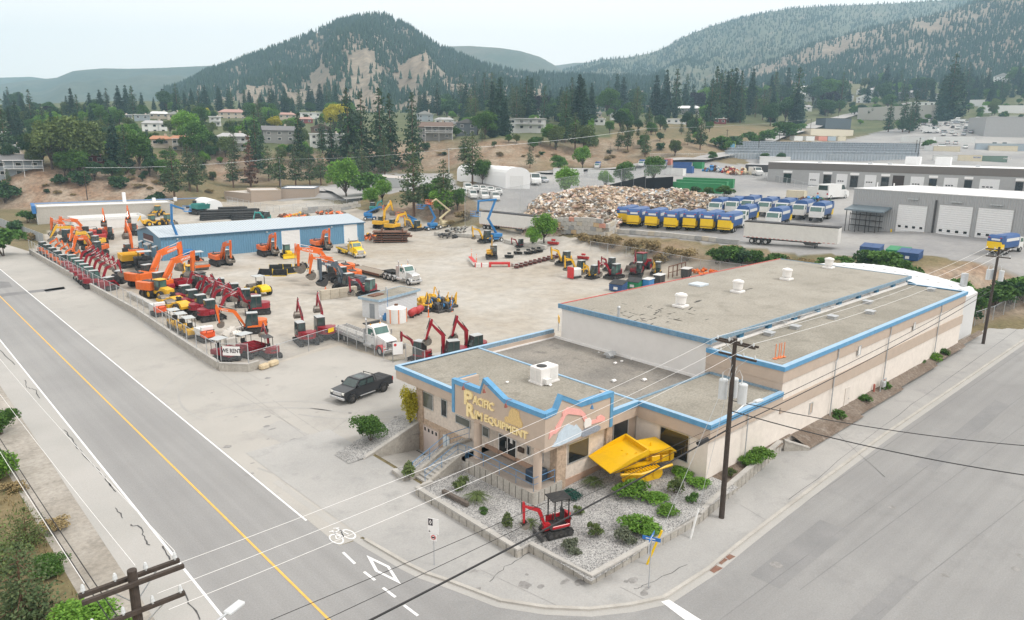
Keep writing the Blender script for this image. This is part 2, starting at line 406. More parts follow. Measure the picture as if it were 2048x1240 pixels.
def strip(P,w0,w1):
 """closed outline between two offsets of a polyline (left positive)"""
 n=[]
 for i in range(len(P)):
  a=Vector(P[max(i-1,0)]);b=Vector(P[min(i+1,len(P)-1)]);d=(b-a).normalized();n.append(Vector((-d.y,d.x)))
 return[Vector(p)+q*w0 for p,q in zip(P,n)],[Vector(p)+q*w1 for p,q in zip(P,n)]
def ribbon(name,P,w0,w1,z0,z1,m):
 A,B=strip(P,w0,w1);mb=MB();k=len(P)
 v=[(a.x,a.y,z1)for a in A]+[(b.x,b.y,z1)for b in B]+[(a.x,a.y,z0)for a in A]+[(b.x,b.y,z0)for b in B]
 f=[]
 for i in range(k-1):
  f+=[(i,i+1,k+i+1,k+i),(2*k+i,2*k+i+1,i+1,i),(k+i,k+i+1,3*k+i+1,3*k+i)]
 f+=[(0,k,3*k,2*k),(k-1,2*k-1,4*k-1,3*k-1)]
 mb.add(v,[t[::-1]for t in f]);o=mb.build(name,m);o['kind']='structure';return o
ribbon('kerb',kb[3:],0,.22,-.05,.13,M_KERB)
ribbon('gutter',kb[1:],-.45,0,.0,.018,M_SHOULD)
walk=[(a.x,a.y)for a in strip(kb,0,.2)[1]]
poly_sheet('sidewalk',[(27.2,52)]+walk[::1]+[(150,27),(96,25.5),(52,25.4),(42,25.4),(42,31),(33,31),(33,38),(27.2,38)],.028,M_WALK)
poly_sheet('parking_apron',[(XR+.1,420),(XR+.1,35.5),(20.8,35.4),(20.8,52),(27.2,46),(33.5,46.5),(33.5,50),(51,50),(51,64),(42,64.5),(40.5,74),(28.5,71.4),(26.4,74.5),(26.9,100),(27.6,140),(26.8,179),(24,200),(24,420)],.014,M_APRON)
def paint(name,P,m,z=.022):
 return poly_sheet(name,[tuple(p)for p in P],z,m)
paint('road_marking',[(XY-.07,28),(XY+.07,28),(XY+.07,420),(XY-.07,420)],M_YEL)
paint('road_marking',[(XL-.07,25),(XL+.07,25),(XL+.07,420),(XL-.07,420)],M_WHITE)
paint('road_marking',[(XR-.07,39.5),(XR+.07,39.5),(XR+.07,420),(XR-.07,420)],M_WHITE)
def seg(a,b,w):
 p,q=at(*a,0),at(*b,0);d=(q-p).normalized();n=Vector((-d.y,d.x,0))*w/2
 return[(p+n).xy,(q+n).xy,(q-n).xy,(p-n).xy]
for a,b in(((686,1105),(710,1128)),((728,1144),(750,1161)),((766,1176),(791,1195)),((808,1211),(836,1232))):
 paint('road_marking',seg(a,b,.16),M_WHITE)
dm=[at(*p,0)for p in((733,1111),(779,1133),(802,1169),(750,1143))];c_=sum(dm,Vector())/4
mb=MB();inn=[c_+(p-c_)*.62 for p in dm]
mb.add([(p.x,p.y,.024)for p in dm+inn],[(i,(i+1)%4,4+(i+1)%4,4+i)[::-1]for i in range(4)]);mb.build('lane_diamond_marking',M_WHITE)['kind']='structure'
paint('stop_line',[at(*p,0).xy for p in((1322,1204),(1338,1200),(1420,1252),(1398,1262))],M_WHITE,.026)
mb=MB()
cc=at(685,1074,0)
def ring(c,r,w,sy):
 n=20;v=[]
 for k in range(n):
  a=2*pi*k/n;v+=[(c[0]+r*cos(a),c[1]+sy*r*sin(a),.034),(c[0]+(r-w)*cos(a),c[1]+sy*(r-w)*sin(a),.034)]
 mb.add(v,[(2*k,2*((k+1)%n),2*((k+1)%n)+1,2*k+1)for k in range(n)])
def bar(a,b,w=.07):
 a,b=Vector(a),Vector(b);d=(b-a).normalized();n=Vector((-d.y,d.x))*w/2
 mb.add([(*(a+n),.034),(*(a-n),.034),(*(b-n),.034),(*(b+n),.034)],[(0,1,2,3)])
x0,y0=cc.x,cc.y
ring((x0-.42,y0),.36,.07,1.9);ring((x0+.42,y0),.36,.07,1.9)
for a,b in(((-.42,0),(-.1,.75)),((-.1,.75),(.3,.8)),((.42,0),(.2,1.1)),((-.42,0),(.05,-.05)),((.05,-.05),(.3,.8)),((.05,-.05),(-.2,1.0)),((-.36,1.02),(-.05,1.02)),((.05,1.25),(.36,1.05))):
 bar((x0+a[0],y0+a[1]),(x0+b[0],y0+b[1]))
mb.build('bicycle_lane_marking',M_WHITE)['kind']='structure'
M_PATCH=ground_mat('asphalt_patch',[(.19,.19,.195),(.23,.23,.232)],.4,10)
M_TAR=mat('crack_filler',(.07,.07,.072),.8,var=.3)
for q in(((0,563),(18,564),(25,574),(0,577)),((0,588),(128,574),(130,578),(0,594)),((88,580),(128,573),(131,578),(92,585))):
 paint('asphalt_patch',[at(*p,0).xy for p in q],M_PATCH,.020)
def crack(pts,w=.05,z=.024):
 P=[at(*p,0)for p in pts];Q=[]
 for a,b in zip(P,P[1:]):
  for k in range(5):
   c=a.lerp(b,k/5);Q.append((c.x+random.uniform(-.07,.07),c.y+random.uniform(-.09,.09)))
 Q.append((P[-1].x,P[-1].y))
 n=len(Q);v=[]
 for i,p in enumerate(Q):
  a=Vector(Q[max(i-1,0)]);b=Vector(Q[min(i+1,n-1)]);d=(b-a).normalized();h=w*random.uniform(.3,.7);v+=[(p[0]-d.y*h,p[1]+d.x*h,z),(p[0]+d.y*h,p[1]-d.x*h,z)]
 m_=MB();m_.add(v,[(2*i,2*i+1,2*i+3,2*i+2)for i in range(n-1)]);m_.build('pavement_crack',M_TAR)['kind']='structure'
for c in(((50,760),(55,775),(70,780),(80,797)),((128,860),(140,873),(150,890),(165,907),(185,927),(205,950),(222,972)),((232,1015),(245,1037)),((260,1050),(282,1055),(289,1080),(300,1091)),((323,1092),(340,1120)),((360,1170),(375,1200),(400,1240)),((232,985),(218,968)),((0,700),(30,730))):
 crack(c,.07)
for c in(((980,1165),(1010,1135),(1060,1105)),((1270,1180),(1290,1170),(1375,1130)),((1580,1000),(1700,905),(1850,790),(2040,655)),((1650,845),(1770,955))):
 crack(c,.035,.034)
M_MULCH=ground_mat('mulch_bark',[(.15,.115,.09),(.20,.165,.135),(.27,.24,.21)],.4,4.5,fvar=.4,bump=.6)
M_SEAM=mat('worn_seam',(.27,.265,.26),.9,var=.2);M_OLD=ground_mat('older_paving',[(.345,.34,.33),(.385,.378,.365)],.3,9,fvar=.1);M_STAIN=mat('oil_stain',(.24,.235,.23),.7,var=.35,vs=3);M_FRESH=ground_mat('newer_paving',[(.215,.217,.22),(.25,.25,.252)],.3,11,fvar=.12)
for q in(((560,840),(640,880),(600,905),(515,862)),((300,640),(345,668),(330,680),(285,650)),((610,960),(700,935),(740,960),(650,990))):paint('pavement_patch',[at(*p,0).xy for p in q],M_OLD,.019)
for q in(((1500,1150),(1640,1040),(1700,1062),(1560,1178)),((1830,930),(1990,800),(2020,812),(1866,946)),((1700,1240),(1800,1150),(1838,1165),(1745,1256))):paint('asphalt_patch',[at(*p,0).xy for p in q],M_FRESH,.0165)
def seam(a,b,z,w=.035,m=M_SEAM):paint('pavement_seam',seg(a,b,w),m,z)
for a,b in(((545,800),(700,905)),((430,760),(600,860)),((700,905),(640,990)),((330,650),(520,760)),((250,600),(700,940)),((760,960),(850,1130)),((640,880),(720,820)),((120,530),(330,650))):seam(a,b,.021)
for a,b in(((960,1140),(1120,1215)),((1240,1175),(1300,1205)),((1480,1010),(1530,1040))):seam(a,b,.036)
for a,b in(((1440,1240),(2048,790)),((1600,1180),(2048,850)),((1560,1040),(2048,700)),((1740,1240),(2048,1000))):seam(a,b,.0175,.06,M_PATCH)
rq=random.Random(12)
for i in range(46):
 if i<22:x,y,z=rq.uniform(420,720),rq.uniform(750,960),.0205
 elif i<34:x,y,z=rq.uniform(1450,2040),rq.uniform(800,1200),.018
 else:x,y,z=rq.uniform(900,1300),rq.uniform(1140,1195),.0355
 c=at(x,y,0)
 if i>=22 and i<34 and c.y>19:continue
 s=rq.uniform(.1,.45);e=rq.uniform(.3,1);n=9;paint('oil_stain',[(c.x+s*rq.uniform(.7,1.2)*cos(6.283*k/n),c.y+s*e*rq.uniform(.7,1.2)*sin(6.283*k/n))for k in range(n)],M_STAIN,z)
def tyre(c,r,a0,a1,w=.22):
 for o in(0,1.7):
  n=18;v=[]
  for k in range(n+1):a=a0+(a1-a0)*k/n;v+=[]if c.x+(r+o)*cos(a)<19.6 else[(c.x+(r+o)*cos(a),c.y+(r+o)*sin(a),.0225),(c.x+(r+o+w)*cos(a),c.y+(r+o+w)*sin(a),.0225)]
  m_=MB();m_.add(v,[(2*k,2*k+1,2*k+3,2*k+2)for k in range(len(v)//2-1)]);m_.build('tyre_mark',M_OLD)['kind']='structure'
for x,y,r,a,b in((520,900,9,.4,1.6),(640,760,13,2.2,3.4),(470,800,16,5.2,6.1),(690,860,7,3.0,4.4),(760,740,12,3.6,4.5)):tyre(at(x,y,0),r,a,b)
mb=MB()
for q in(((1415,1139),(1432,1131),(1446,1137),(1428,1147)),((1433,1125),(1447,1116),(1456,1120),(1443,1130)),((1449,1113),(1460,1109),(1471,1114),(1458,1121))):
 P=[at(*p,0)for p in q];mb.add([(p.x,p.y,.03)for p in P],[(0,1,2,3)if(P[1]-P[0]).cross(P[2]-P[1]).z>0 else(3,2,1,0)])
tag(mb.build('drain_grate',mat('rusty_iron',(.20,.10,.07),.8,dirt=.5)),'rusty drain covers set in the side road gutter by the corner','drain cover')
# -------- hills with their woods
def hill_mat(name,cols,sc):
 m=ground_mat(name,cols,sc,sc*14,fvar=.3,bump=0);return m
def make_hill(name,prof,dist,front,zb,mt,seed,amp,trees=0,th=15,mask=None,tcol='wood_far',back=500):
 xs=[p[0]for p in prof];n=150;k=46;V=[];fs=[];cols=[]
 for i in range(n+1):
  px=xs[0]+(xs[-1]-xs[0])*i/n
  for a,b in zip(prof,prof[1:]):
   if a[0]<=px<=b[0]:py=a[1]+(b[1]-a[1])*(px-a[0])/(b[0]-a[0]);break
  d=ray(px,py);hl=d.x*FH.x+d.y*FH.y;top=CH+d.z*dist/hl
  row=[]
  for j in range(k+1):
   t=j/k
   if t<=.8:
    s=t/.8;dd=dist-front*(1-s);z=zb+(top-zb)*(s**1.15)
   else:
    s=(t-.8)/.2;dd=dist+back*s;z=top-(top-zb)*s*s*.7
   x,y=d.x*dd/hl,d.y*dd/hl
   e=sin(min(1,t/.8)*pi)**.6 if t<.8 else 0
   g=mnoise.fractal(Vector((x/front*3.2+seed,y/front*3.2,seed)),.9,2.1,5)
   rdg=1-abs(mnoise.noise(Vector((px*.012+seed,t*1.2,seed*2))))*2
   z+=amp*(g*.7+(rdg-.5)*.6)*e
   V.append((x,y,z))
  for j in range(k):
   if i<n:fs.append((i*(k+1)+j,(i+1)*(k+1)+j,(i+1)*(k+1)+j+1,i*(k+1)+j+1))
 mb=MB();mb.add(V,fs);o=mb.build(name,mt,smooth=True);o['kind']='structure'
 if not trees:return
 TV=[];TF=[];c=0;rnd=random.Random(seed*77)
 g5=[(cos(2*pi*q/5),sin(2*pi*q/5))for q in range(5)]
 while c<trees:
  u=rnd.random()*n;t=rnd.random()**.85*.83*k;i,j=min(int(u),n-1),min(int(t),k-1)
  px=xs[0]+(xs[-1]-xs[0])*u/n
  if mask and rnd.random()>mask(px,t/k/.8,rnd):continue
  A,B=Vector(V[i*(k+1)+j]),Vector(V[(i+1)*(k+1)+j]);Cc,D=Vector(V[i*(k+1)+j+1]),Vector(V[(i+1)*(k+1)+j+1])
  p=A.lerp(B,u-i).lerp(Cc.lerp(D,u-i),t-j)
  h=th*rnd.uniform(.55,1.25);r=h*rnd.uniform(.17,.26);b0=len(TV);a0=rnd.random()*6
  for z0,z1,r0 in((.08,.62,r),(.4,1.0,r*.68)):
   q0=len(TV)
   for gx,gy in g5:
    w=r0*rnd.uniform(.7,1.2);TV.append((p.x+gx*w,p.y+gy*w,p.z+h*z0*rnd.uniform(.8,1.3)))
   TV.append((p.x,p.y,p.z+h*z1))
   TF+=[(q0+q,q0+(q+1)%5,q0+5)for q in range(5)]
  c+=1
 mb=MB();mb.add(TV,TF);w=mb.build('hill_forest',MATS[tcol]);tag(w,kind='stuff')
def leaf_mat(name,c0,c1,rnd=.25,tr=0):
 m=bpy.data.materials.new(name);MATS[name]=m;m.use_nodes=True;t=m.node_tree;b=t.nodes['Principled BSDF']
 b.inputs['Roughness'].default_value=.7;b.inputs['Specular IOR Level'].default_value=.2
 ge=_n(t,'ShaderNodeNewGeometry');oi=_n(t,'ShaderNodeObjectInfo')
 mx=_n(t,'ShaderNodeMixRGB');mx.inputs[1].default_value=(*c0,1);mx.inputs[2].default_value=(*c1,1);t.links.new(ge.outputs['Random Per Island'],mx.inputs[0])
 mr=_n(t,'ShaderNodeMapRange');mr.inputs[3].default_value=1-rnd;mr.inputs[4].default_value=1+rnd;t.links.new(oi.outputs['Random'],mr.inputs[0])
 sc=_n(t,'ShaderNodeVectorMath',operation='SCALE');t.links.new(mx.outputs[0],sc.inputs[0]);t.links.new(mr.outputs[0],sc.inputs['Scale'])
 t.links.new(sc.outputs[0],b.inputs['Base Color'])
 if tr:
  tl=_n(t,'ShaderNodeBsdfTranslucent');t.links.new(sc.outputs[0],tl.inputs[0]);ms=_n(t,'ShaderNodeMixShader');ms.inputs[0].default_value=tr
  t.links.new(b.outputs[0],ms.inputs[1]);t.links.new(tl.outputs[0],ms.inputs[2]);t.links.new(ms.outputs[0],t.nodes['Material Output'].inputs[0])
 return m
leaf_mat('wood_far',(.016,.044,.034),(.04,.078,.05),0)
HA=[(330,190),(370,170),(420,147),(480,126),(540,105),(600,80),(650,57),(700,40),(745,31),(770,32),(800,44),(830,65),(860,85),(890,100),(930,118),(970,132),(1010,142),(1060,150),(1120,153),(1200,158),(1330,160)]
def maskA(px,s,r):
 n=mnoise.noise(Vector((px*.02,s*5,1)))
 crest=.8 if s>.7 else .42
 if s<.45:crest=.1+.35*(px>880)
 return max(.02,crest+n*.8)
make_hill('hill',HA,1400,800,30,hill_mat('rocky_hill',[(.25,.205,.16),(.19,.17,.135),(.31,.265,.21)],.008),3,34,13000,11,maskA)
make_hill('hill',[(-300,175),(0,168),(60,160),(113,155),(147,141),(205,136),(260,137),(328,135),(390,132),(444,130),(520,140),(640,150)],2700,1200,30,hill_mat('far_wooded_hill',[(.05,.07,.045),(.09,.095,.06)],.004),5,40,0)
make_hill('hill',[(-300,158),(0,155),(60,153),(100,158),(160,165)],3300,900,30,MATS.get('x')or hill_mat('farther_wooded_hill',[(.06,.08,.05),(.09,.1,.07)],.003),6,30,0)
make_hill('hill',[(820,100),(880,92),(940,91),(1000,95),(1040,101),(1080,113),(1110,130),(1140,150)],2700,1200,30,hill_mat('middle_wooded_hill',[(.06,.08,.05),(.12,.115,.08)],.004),8,40,0)
make_hill('hill',[(1080,135),(1115,130),(1150,125),(1200,124),(1300,120)],3300,900,30,hill_mat('pale_far_hill',[(.07,.09,.06),(.11,.11,.08)],.003),9,30,0)
HD=[(1080,150),(1130,140),(1200,119),(1250,115),(1300,106),(1330,95),(1370,72),(1420,52),(1480,35),(1540,22),(1600,14),(1700,9),(1800,5),(1900,-2),(2000,-14),(2300,-30)]
def maskD(px,s,r):return max(.1,.55+.6*mnoise.noise(Vector((px*.012,s*6,4))))
make_hill('hill',HD,2300,1250,30,hill_mat('burnt_mountain',[(.13,.14,.10),(.095,.115,.08),(.21,.185,.145)],.006),11,36,17000,8.5,maskD)
HE=[(1480,140),(1560,115),(1640,82),(1720,62),(1800,42),(1880,25),(1960,2),(2048,-32),(2300,-120)]
def maskE(px,s,r):return max(.04,(.25 if s>.75 else .75)+.5*mnoise.noise(Vector((px*.016,s*7,9))))
make_hill('hill',HE,1500,850,30,hill_mat('rocky_slope',[(.25,.20,.155),(.19,.165,.13),(.29,.245,.2)],.009),13,26,11000,9,maskE)
# -------- the air
def haze():
 m=bpy.data.materials.new('haze');m.use_nodes=True;t=m.node_tree;t.nodes.clear()
 v=_n(t,'ShaderNodeVolumePrincipled');v.inputs['Color'].default_value=(.52,.785,1,1);v.inputs['Density'].default_value=.00023;v.inputs['Anisotropy'].default_value=.2
 o=_n(t,'ShaderNodeOutputMaterial');t.links.new(v.outputs[0],o.inputs['Volume'])
 mb=MB();c=FH*1700
 mb.T=Matrix.Translation((c.x,c.y,0))@Matrix.Rotation(YAW,4,'Z')
 mb.box(-2000,2200,-3300,3300,-60,560)
 tag(mb.build('haze',m),kind='stuff')
# -------- the corner building
M_STUC=mat('stucco_tan',(.49,.40,.33),.85,var=.06,vs=1.2,bump=.3,bs=30,dirt=.08)
M_STUCW=mat('stucco_white',(.72,.665,.61),.85,var=.07,vs=1.5,bump=.5,bs=14,dirt=.1,dcol=(.45,.38,.32))
M_WALLW=mat('painted_wall_white',(.68,.665,.65),.8,var=.04,vs=.8,dirt=.08,dcol=(.5,.48,.45))
M_BLUE=mat('blue_fascia',(.10,.30,.52),.5,var=.12,vs=2.0,dirt=.12,dcol=(.3,.4,.5))
M_BLUEF=mat('blue_fascia_faded',(.17,.27,.36),.7,var=.3,vs=5,dirt=.5,dcol=(.35,.36,.36))
M_BLUEC=mat('blue_cap_flashing',(.30,.47,.64),.45,var=.1,vs=2)
M_RAIL=mat('blue_rail',(.09,.22,.40),.45,var=.1)
M_STONE=mat('split_face_block',(.44,.335,.25),.9,var=.3,vs=5,bump=.8,bs=9)
M_STONEW=mat('split_face_block_pale',(.62,.545,.475),.9,var=.16,vs=4,bump=.6,bs=9)
M_BASE=mat('painted_base_brown',(.40,.27,.20),.8,var=.1)
M_ROOFG=ground_mat('gravel_roof',[(.25,.235,.20),(.305,.287,.248),(.21,.197,.168)],.25,5.5,fvar=.28,bump=.4)
M_ROOFD=ground_mat('gravel_roof_dark',[(.20,.19,.175),(.285,.265,.235),(.16,.15,.14)],.2,5.5,fvar=.3,bump=.4)
M_ROOFS=ground_mat('gravel_roof_worn',[(.295,.277,.24),(.345,.325,.285),(.25,.235,.2)],.12,5.0,fvar=.22,bump=.4)
M_GLASS=mat('dark_window_glass',(.018,.022,.024),.06,var=.2,vs=.6,spec=.8)
M_GLASSR=mat('reflecting_window_glass',(.10,.11,.10),.08,var=.3,vs=.5,spec=.9)
M_ALU=mat('aluminium_frame',(.55,.57,.58),.4,.6,var=.05)
M_WHITEP=mat('white_paint',(.78,.77,.76),.55,var=.04,dirt=.06)
M_GARD=mat('garage_door_pinkish',(.64,.56,.53),.6,var=.04)
M_GALV=mat('galvanised_steel',(.50,.52,.54),.45,.5,var=.12,vs=4)
M_BLACK=mat('black_metal',(.02,.02,.022),.5,var=.2)
M_GOLD=mat('cream_letters',(.88,.72,.38),.6,var=.08)
M_PINK=mat('faded_pink_board',(.80,.40,.37),.7,var=.08)
M_PALEB=mat('pale_blue_board',(.52,.62,.72),.7,var=.12,vs=3)
M_GREYB=mat('grey_board',(.25,.29,.36),.7,var=.25,vs=7)
M_CONC=ground_mat('concrete_wall',[(.36,.34,.305),(.43,.41,.375),(.29,.27,.245)],.8,7,fvar=.2,bump=.5)
M_CONCS=ground_mat('concrete_slab',[(.40,.39,.37),(.47,.455,.43),(.35,.34,.32)],.4,8,fvar=.1,bump=.2)
M_PORCH=ground_mat('porch_floor',[(.30,.265,.235),(.36,.32,.285)],.6,8,fvar=.1)
M_JOINT=mat('dark_joint',(.13,.12,.11),.9)
R0,ZP,ZG=5.2,1.4,-1.62
FX,PX,PY=32.8,31.2,30.4
B=empty('equipment_dealer_building',(32.8,30.5,0),0,'long flat-roofed tan building with blue roof edges and cream sign letters on the street corner','building')
B.matrix_world=Matrix.Identity(4)
def quadx(mb,pts,x,t=.05,k=None):
 """rectangle of a wall plane x = const from its photo corners, built as a slab t thick towards -x"""
 q=[onx(*p,x)for p in pts];ys=sorted(v.y for v in q);zs=sorted(v.z for v in q)
 y0,y1,z0,z1=(ys[0]+ys[1])/2,(ys[2]+ys[3])/2,(zs[0]+zs[1])/2,(zs[2]+zs[3])/2
 return y0,y1,z0,z1
def window_x(y0,y1,z0,z1,x,glass=M_GLASS,mull=1,name='window',fr=M_ALU):
 mb=MB();w=.06
 for a,b,c,d in((y0,y0+w,z0,z1),(y1-w,y1,z0,z1),(y0+w,y1-w,z0,z0+w),(y0+w,y1-w,z1-w,z1)):mb.box(x-.06,x+.02,a,b,c,d)
 for i in range(1,mull):y=y0+(y1-y0)*i/mull;mb.box(x-.05,x+.02,y-w/2,y+w/2,z0+w,z1-w)
 f=mb.build(name,fr,B);MB().box(x-.03,x-.01,y0+w,y1-w,z0+w,z1-w).build('pane',glass,f);return f
def window_y(x0,x1,z0,z1,y,glass=M_GLASS,mull=1,name='window',fr=M_ALU):
 mb=MB();w=.06
 for a,b,c,d in((x0,x0+w,z0,z1),(x1-w,x1,z0,z1),(x0+w,x1-w,z0,z0+w),(x0+w,x1-w,z1-w,z1)):mb.box(a,b,y-.06,y+.02,c,d)
 for i in range(1,mull):x=x0+(x1-x0)*i/mull;mb.box(x-w/2,x+w/2,y-.05,y+.02,z0+w,z1-w)
 f=mb.build(name,fr,B);MB().box(x0+w,x1-w,y-.03,y-.01,z0+w,z1-w).build('pane',glass,f);return f
mb=MB()
mb.box(FX,41.4,30.9,46.9,ZG-.6,R0-.3);mb.box(41.4,51.5,30.9,46.9,ZG-.6,R0-1.1)
mb.build('office_wall',M_STONEW,B)
mb=MB();mb.box(FX-.045,FX,38.2,46.95,ZG-.6,ZP-.05);mb.build('stone_band',M_STONE,B)
mb=MB();mb.box(FX-.12,FX,46.1,46.95,ZP-.05,R0-1.2);mb.box(FX-.12,FX-.045,46.1,46.95,ZG-.6,ZP-.05)
mb.box(FX-.05,FX+.9,30.74,30.9,.3,4.1);mb.box(FX-.07,FX,30.9,31.35,.3,4.1);mb.box(37.9,38.5,30.70,30.9,.4,4.2)
mb.build('stone_pilaster',M_STONE,B)
mb=MB();mb.box(FX+.9,37.9,30.82,30.9,.2,1.15);mb.box(FX-.07,FX,31.35,38.2,ZP,ZP+.35);mb.build('base_band',M_BASE,B)
mb=MB();mb.box(FX-.0,41.4,30.85,30.9,3.95,R0-.15);mb.box(38.5,41.4,30.84,30.9,.4,4.1);mb.build('side_wall',M_STUC,B)
MB().box(FX,41.3,31,49.3,R0-.5,R0-.12).build('roof',M_ROOFG,B)
MB().box(41.5,51.5,31,49.3,R0-1.3,R0-.85).build('rear_roof',M_ROOFD,B)
MB().box(41.3,41.5,31,49.3,R0-.9,R0-.04).build('roof_curb',M_BLUEC,B)
mb=MB();mb.box(32.4,32.8,40,49.5,R0-1.15,R0-.36);mb.box(32.8,51.5,49.1,49.5,R0-1.15,R0-.36);mb.box(32.8,51.5,46.9,49.1,R0-1.15,R0-1.05)
mb.box(38,41.4,30.55,30.85,R0-1.15,R0-.36);mb.build('fascia_band',M_STUC,B)
mb=MB();mb.box(32.33,32.55,39.5,49.57,R0-.36,R0);mb.box(32.55,51.5,49.35,49.57,R0-.36,R0);mb.box(38,41.33,30.48,30.7,R0-.36,R0);mb.build('fascia_trim',M_BLUE,B)
mb=MB();mb.box(32.33,32.7,39.5,49.57,R0,R0+.02);mb.box(32.7,51.5,49.2,49.57,R0,R0+.02);mb.box(38,41.33,30.48,30.85,R0,R0+.02);mb.build('cap_flashing',M_BLUEC,B)
mb=MB();mb.box(41.5,51.5,49.2,49.34,R0-.85,R0);mb.build('parapet_flashing',M_BLUEF,B)
mb=MB();mb.box(51.38,51.48,31.4,49.2,R0-.85,R0-.6);mb.box(41.5,51.4,49.0,49.2,R0-.85,R0-.72);mb.build('wall_flashing',M_WHITEP,B)
mb=MB();mb.box(41.5,51.6,24.6,30.84,0,R0-.3);mb.build('corner_block_wall',M_STUCW,B)
mb=MB();mb.box(41.3,41.5,24.4,30.55,R0-1.3,R0-.36);mb.box(41.5,51.6,24.4,24.6,R0-1.3,R0-.36);mb.build('fascia_band',M_STUC,B)
mb=MB();mb.box(41.22,41.45,24.32,30.48,R0-.36,R0);mb.box(41.45,51.5,24.32,24.55,R0-.36,R0);mb.build('fascia_trim',M_BLUE,B)
mb=MB();mb.box(41.22,41.6,24.32,30.48,R0,R0+.02);mb.box(41.6,51.5,24.32,24.7,R0,R0+.02);mb.build('cap_flashing',M_BLUEC,B)
MB().box(41.6,51.6,24.7,31.0,R0-.5,R0-.1).build('corner_roof',M_ROOFG,B)
mb=MB();mb.box(41.5,51.5,30.85,31.05,R0-.6,R0-.02);mb.box(51.3,51.5,24.8,30.8,R0-.1,R0+.05);mb.build('roof_edge_flashing',M_BLUEF,B)
ZL=7.2
mb=MB();mb.box(51.6,96.3,24.6,31.4,0,ZL-.3);mb.build('long_wall',M_STUCW,B)
mb=MB()
for z0,z1 in((ZL-1.35,ZL-.36),(3.3,4.35)):mb.box(51.6,96.3,24.5,24.6,z0,z1)
mb.box(51.48,51.6,24.5,31.4,ZL-1.35,ZL-.36);mb.box(51.53,51.6,24.55,31.4,R0+.0,ZL-1.35)
mb.build('tan_band',M_STUC,B)
mb=MB();mb.box(51.4,51.62,24.4,31.4,ZL-.36,ZL);mb.box(51.62,96.5,24.4,24.62,ZL-.36,ZL);mb.box(96.28,96.5,24.62,31.4,ZL-.36,ZL);mb.build('fascia_trim',M_BLUE,B)
mb=MB();mb.box(51.4,51.8,24.4,31.4,ZL,ZL+.02);mb.box(51.8,96.5,24.4,24.85,ZL,ZL+.02);mb.box(96.1,96.5,24.85,31.4,ZL,ZL+.02);mb.build('cap_flashing',M_BLUEC,B)
MB().box(51.8,96.1,24.8,31.35,ZL-.5,ZL-.12).build('lower_roof',M_ROOFG,B)
ZS=8.05
mb=MB();mb.box(51.5,96.6,31.4,48.2,0,ZS-.2);mb.build('shop_wall',M_WALLW,B)
M_TAR2=mat('bare_tar',(.055,.05,.045),.9,var=.4)
MB().box(51.3,96.8,31.0,48.4,ZS-.2,ZS-.03).build('shop_roof',M_ROOFS,B)
mb=MB();mb.box(51.22,51.42,30.9,48.5,ZS-.42,ZS+.03);mb.build('fascia_trim',mat('blue_fascia_peeling',(.12,.25,.38),.6,var=.25,vs=4,dirt=.35,dcol=(.32,.35,.36)),B)
mb=MB();mb.box(51.42,96.9,30.88,31.05,ZS-.32,ZS+.05);mb.box(96.7,96.9,31.05,48.4,ZS-.32,ZS+.03);mb.build('eave_trim',M_BLUEF,B)
mb=MB();mb.box(51.42,96.9,48.3,48.42,ZS-.3,ZS+.04);mb.build('red_roof_edge',mat('red_edge_paint',(.5,.10,.09),.6),B)
mb=MB()
for i in range(1,9):x=51.5+5.05*i;mb.box(x-.35,x+.35,31.08,31.4,ZL-.1,ZS-.2)
mb.build('eave_bracket',mat('blue_bracket',(.035,.17,.31),.5),B)
mb=MB();mb.box(51.8,96.1,31.0,31.38,ZL-.12,ZL+.08);mb.build('wall_flashing',M_WHITEP,B)
for i in range(8):
 x=53.6+5.1*i;mb=MB();mb.tube([(x,31.35,ZL+.35),(x+.1,30.95,ZL+.3),(x+.6,30.85,ZL+.2)],.06,6);
 if i%2==0:mb.build('overflow_pipe',M_GALV,B)
mb=MB();rnd=random.Random(3)
for i in range(46):
 c=at(rnd.gauss(1300,50),rnd.gauss(632,12),ZS);a=rnd.choice((0,0,.2,1.5))+rnd.uniform(-.15,.15);l,w=rnd.uniform(.3,1.5),rnd.uniform(.04,.22)
 if 51.6<c.x<60 and 31.5<c.y<47:
  v=[]
  for k in range(7):v.append((c.x+cos(a)*l*(k/6-.5)+rnd.uniform(-.1,.1),c.y+sin(a)*l*(k/6-.5)+rnd.uniform(-.06,.06)+w*.5,ZS-.024))
  for k in range(6,-1,-1):v.append((c.x+cos(a)*l*(k/6-.5)+rnd.uniform(-.1,.1),c.y+sin(a)*l*(k/6-.5)+rnd.uniform(-.06,.06)-w*.5,ZS-.024))
  mb.add(v,[tuple(range(14))[::-1]]);mb.build('bare_roof_patch',M_TAR2,B);mb=MB()
for px,py in((1394,603),(1397,601),(1490,580),(1500,577),(1405,550)):
 c=at(px,py,ZS);MB().box(c.x-.5,c.x+.5,c.y-.12,c.y+.1,ZS-.03,ZS-.024).build('bare_roof_patch',M_TAR2,B)
def roof_fan(px,py):
 c=at(px,py,ZS);mb=MB();mb.box(c.x-.62,c.x+.62,c.y-.62,c.y+.62,ZS-.03,ZS+.22,c=.04);mb.cyl((c.x,c.y,ZS+.22),(c.x,c.y,ZS+.4),.34,.34,14)
 mb.cyl((c.x,c.y,ZS+.4),(c.x,c.y,ZS+1.3),.52,.56,18);mb.cyl((c.x,c.y,ZS+1.12),(c.x,c.y,ZS+1.2),.63,.63,18);o=mb.build('roof_fan',M_WHITEP,B)
 MB().cyl((c.x,c.y,ZS+1.3),(c.x,c.y,ZS+1.42),.42,.2,18).build('fan_cap',M_WHITEP,o)
for p in((1361,613),(1475,584),(1573,559),(1657,536)):roof_fan(*p)
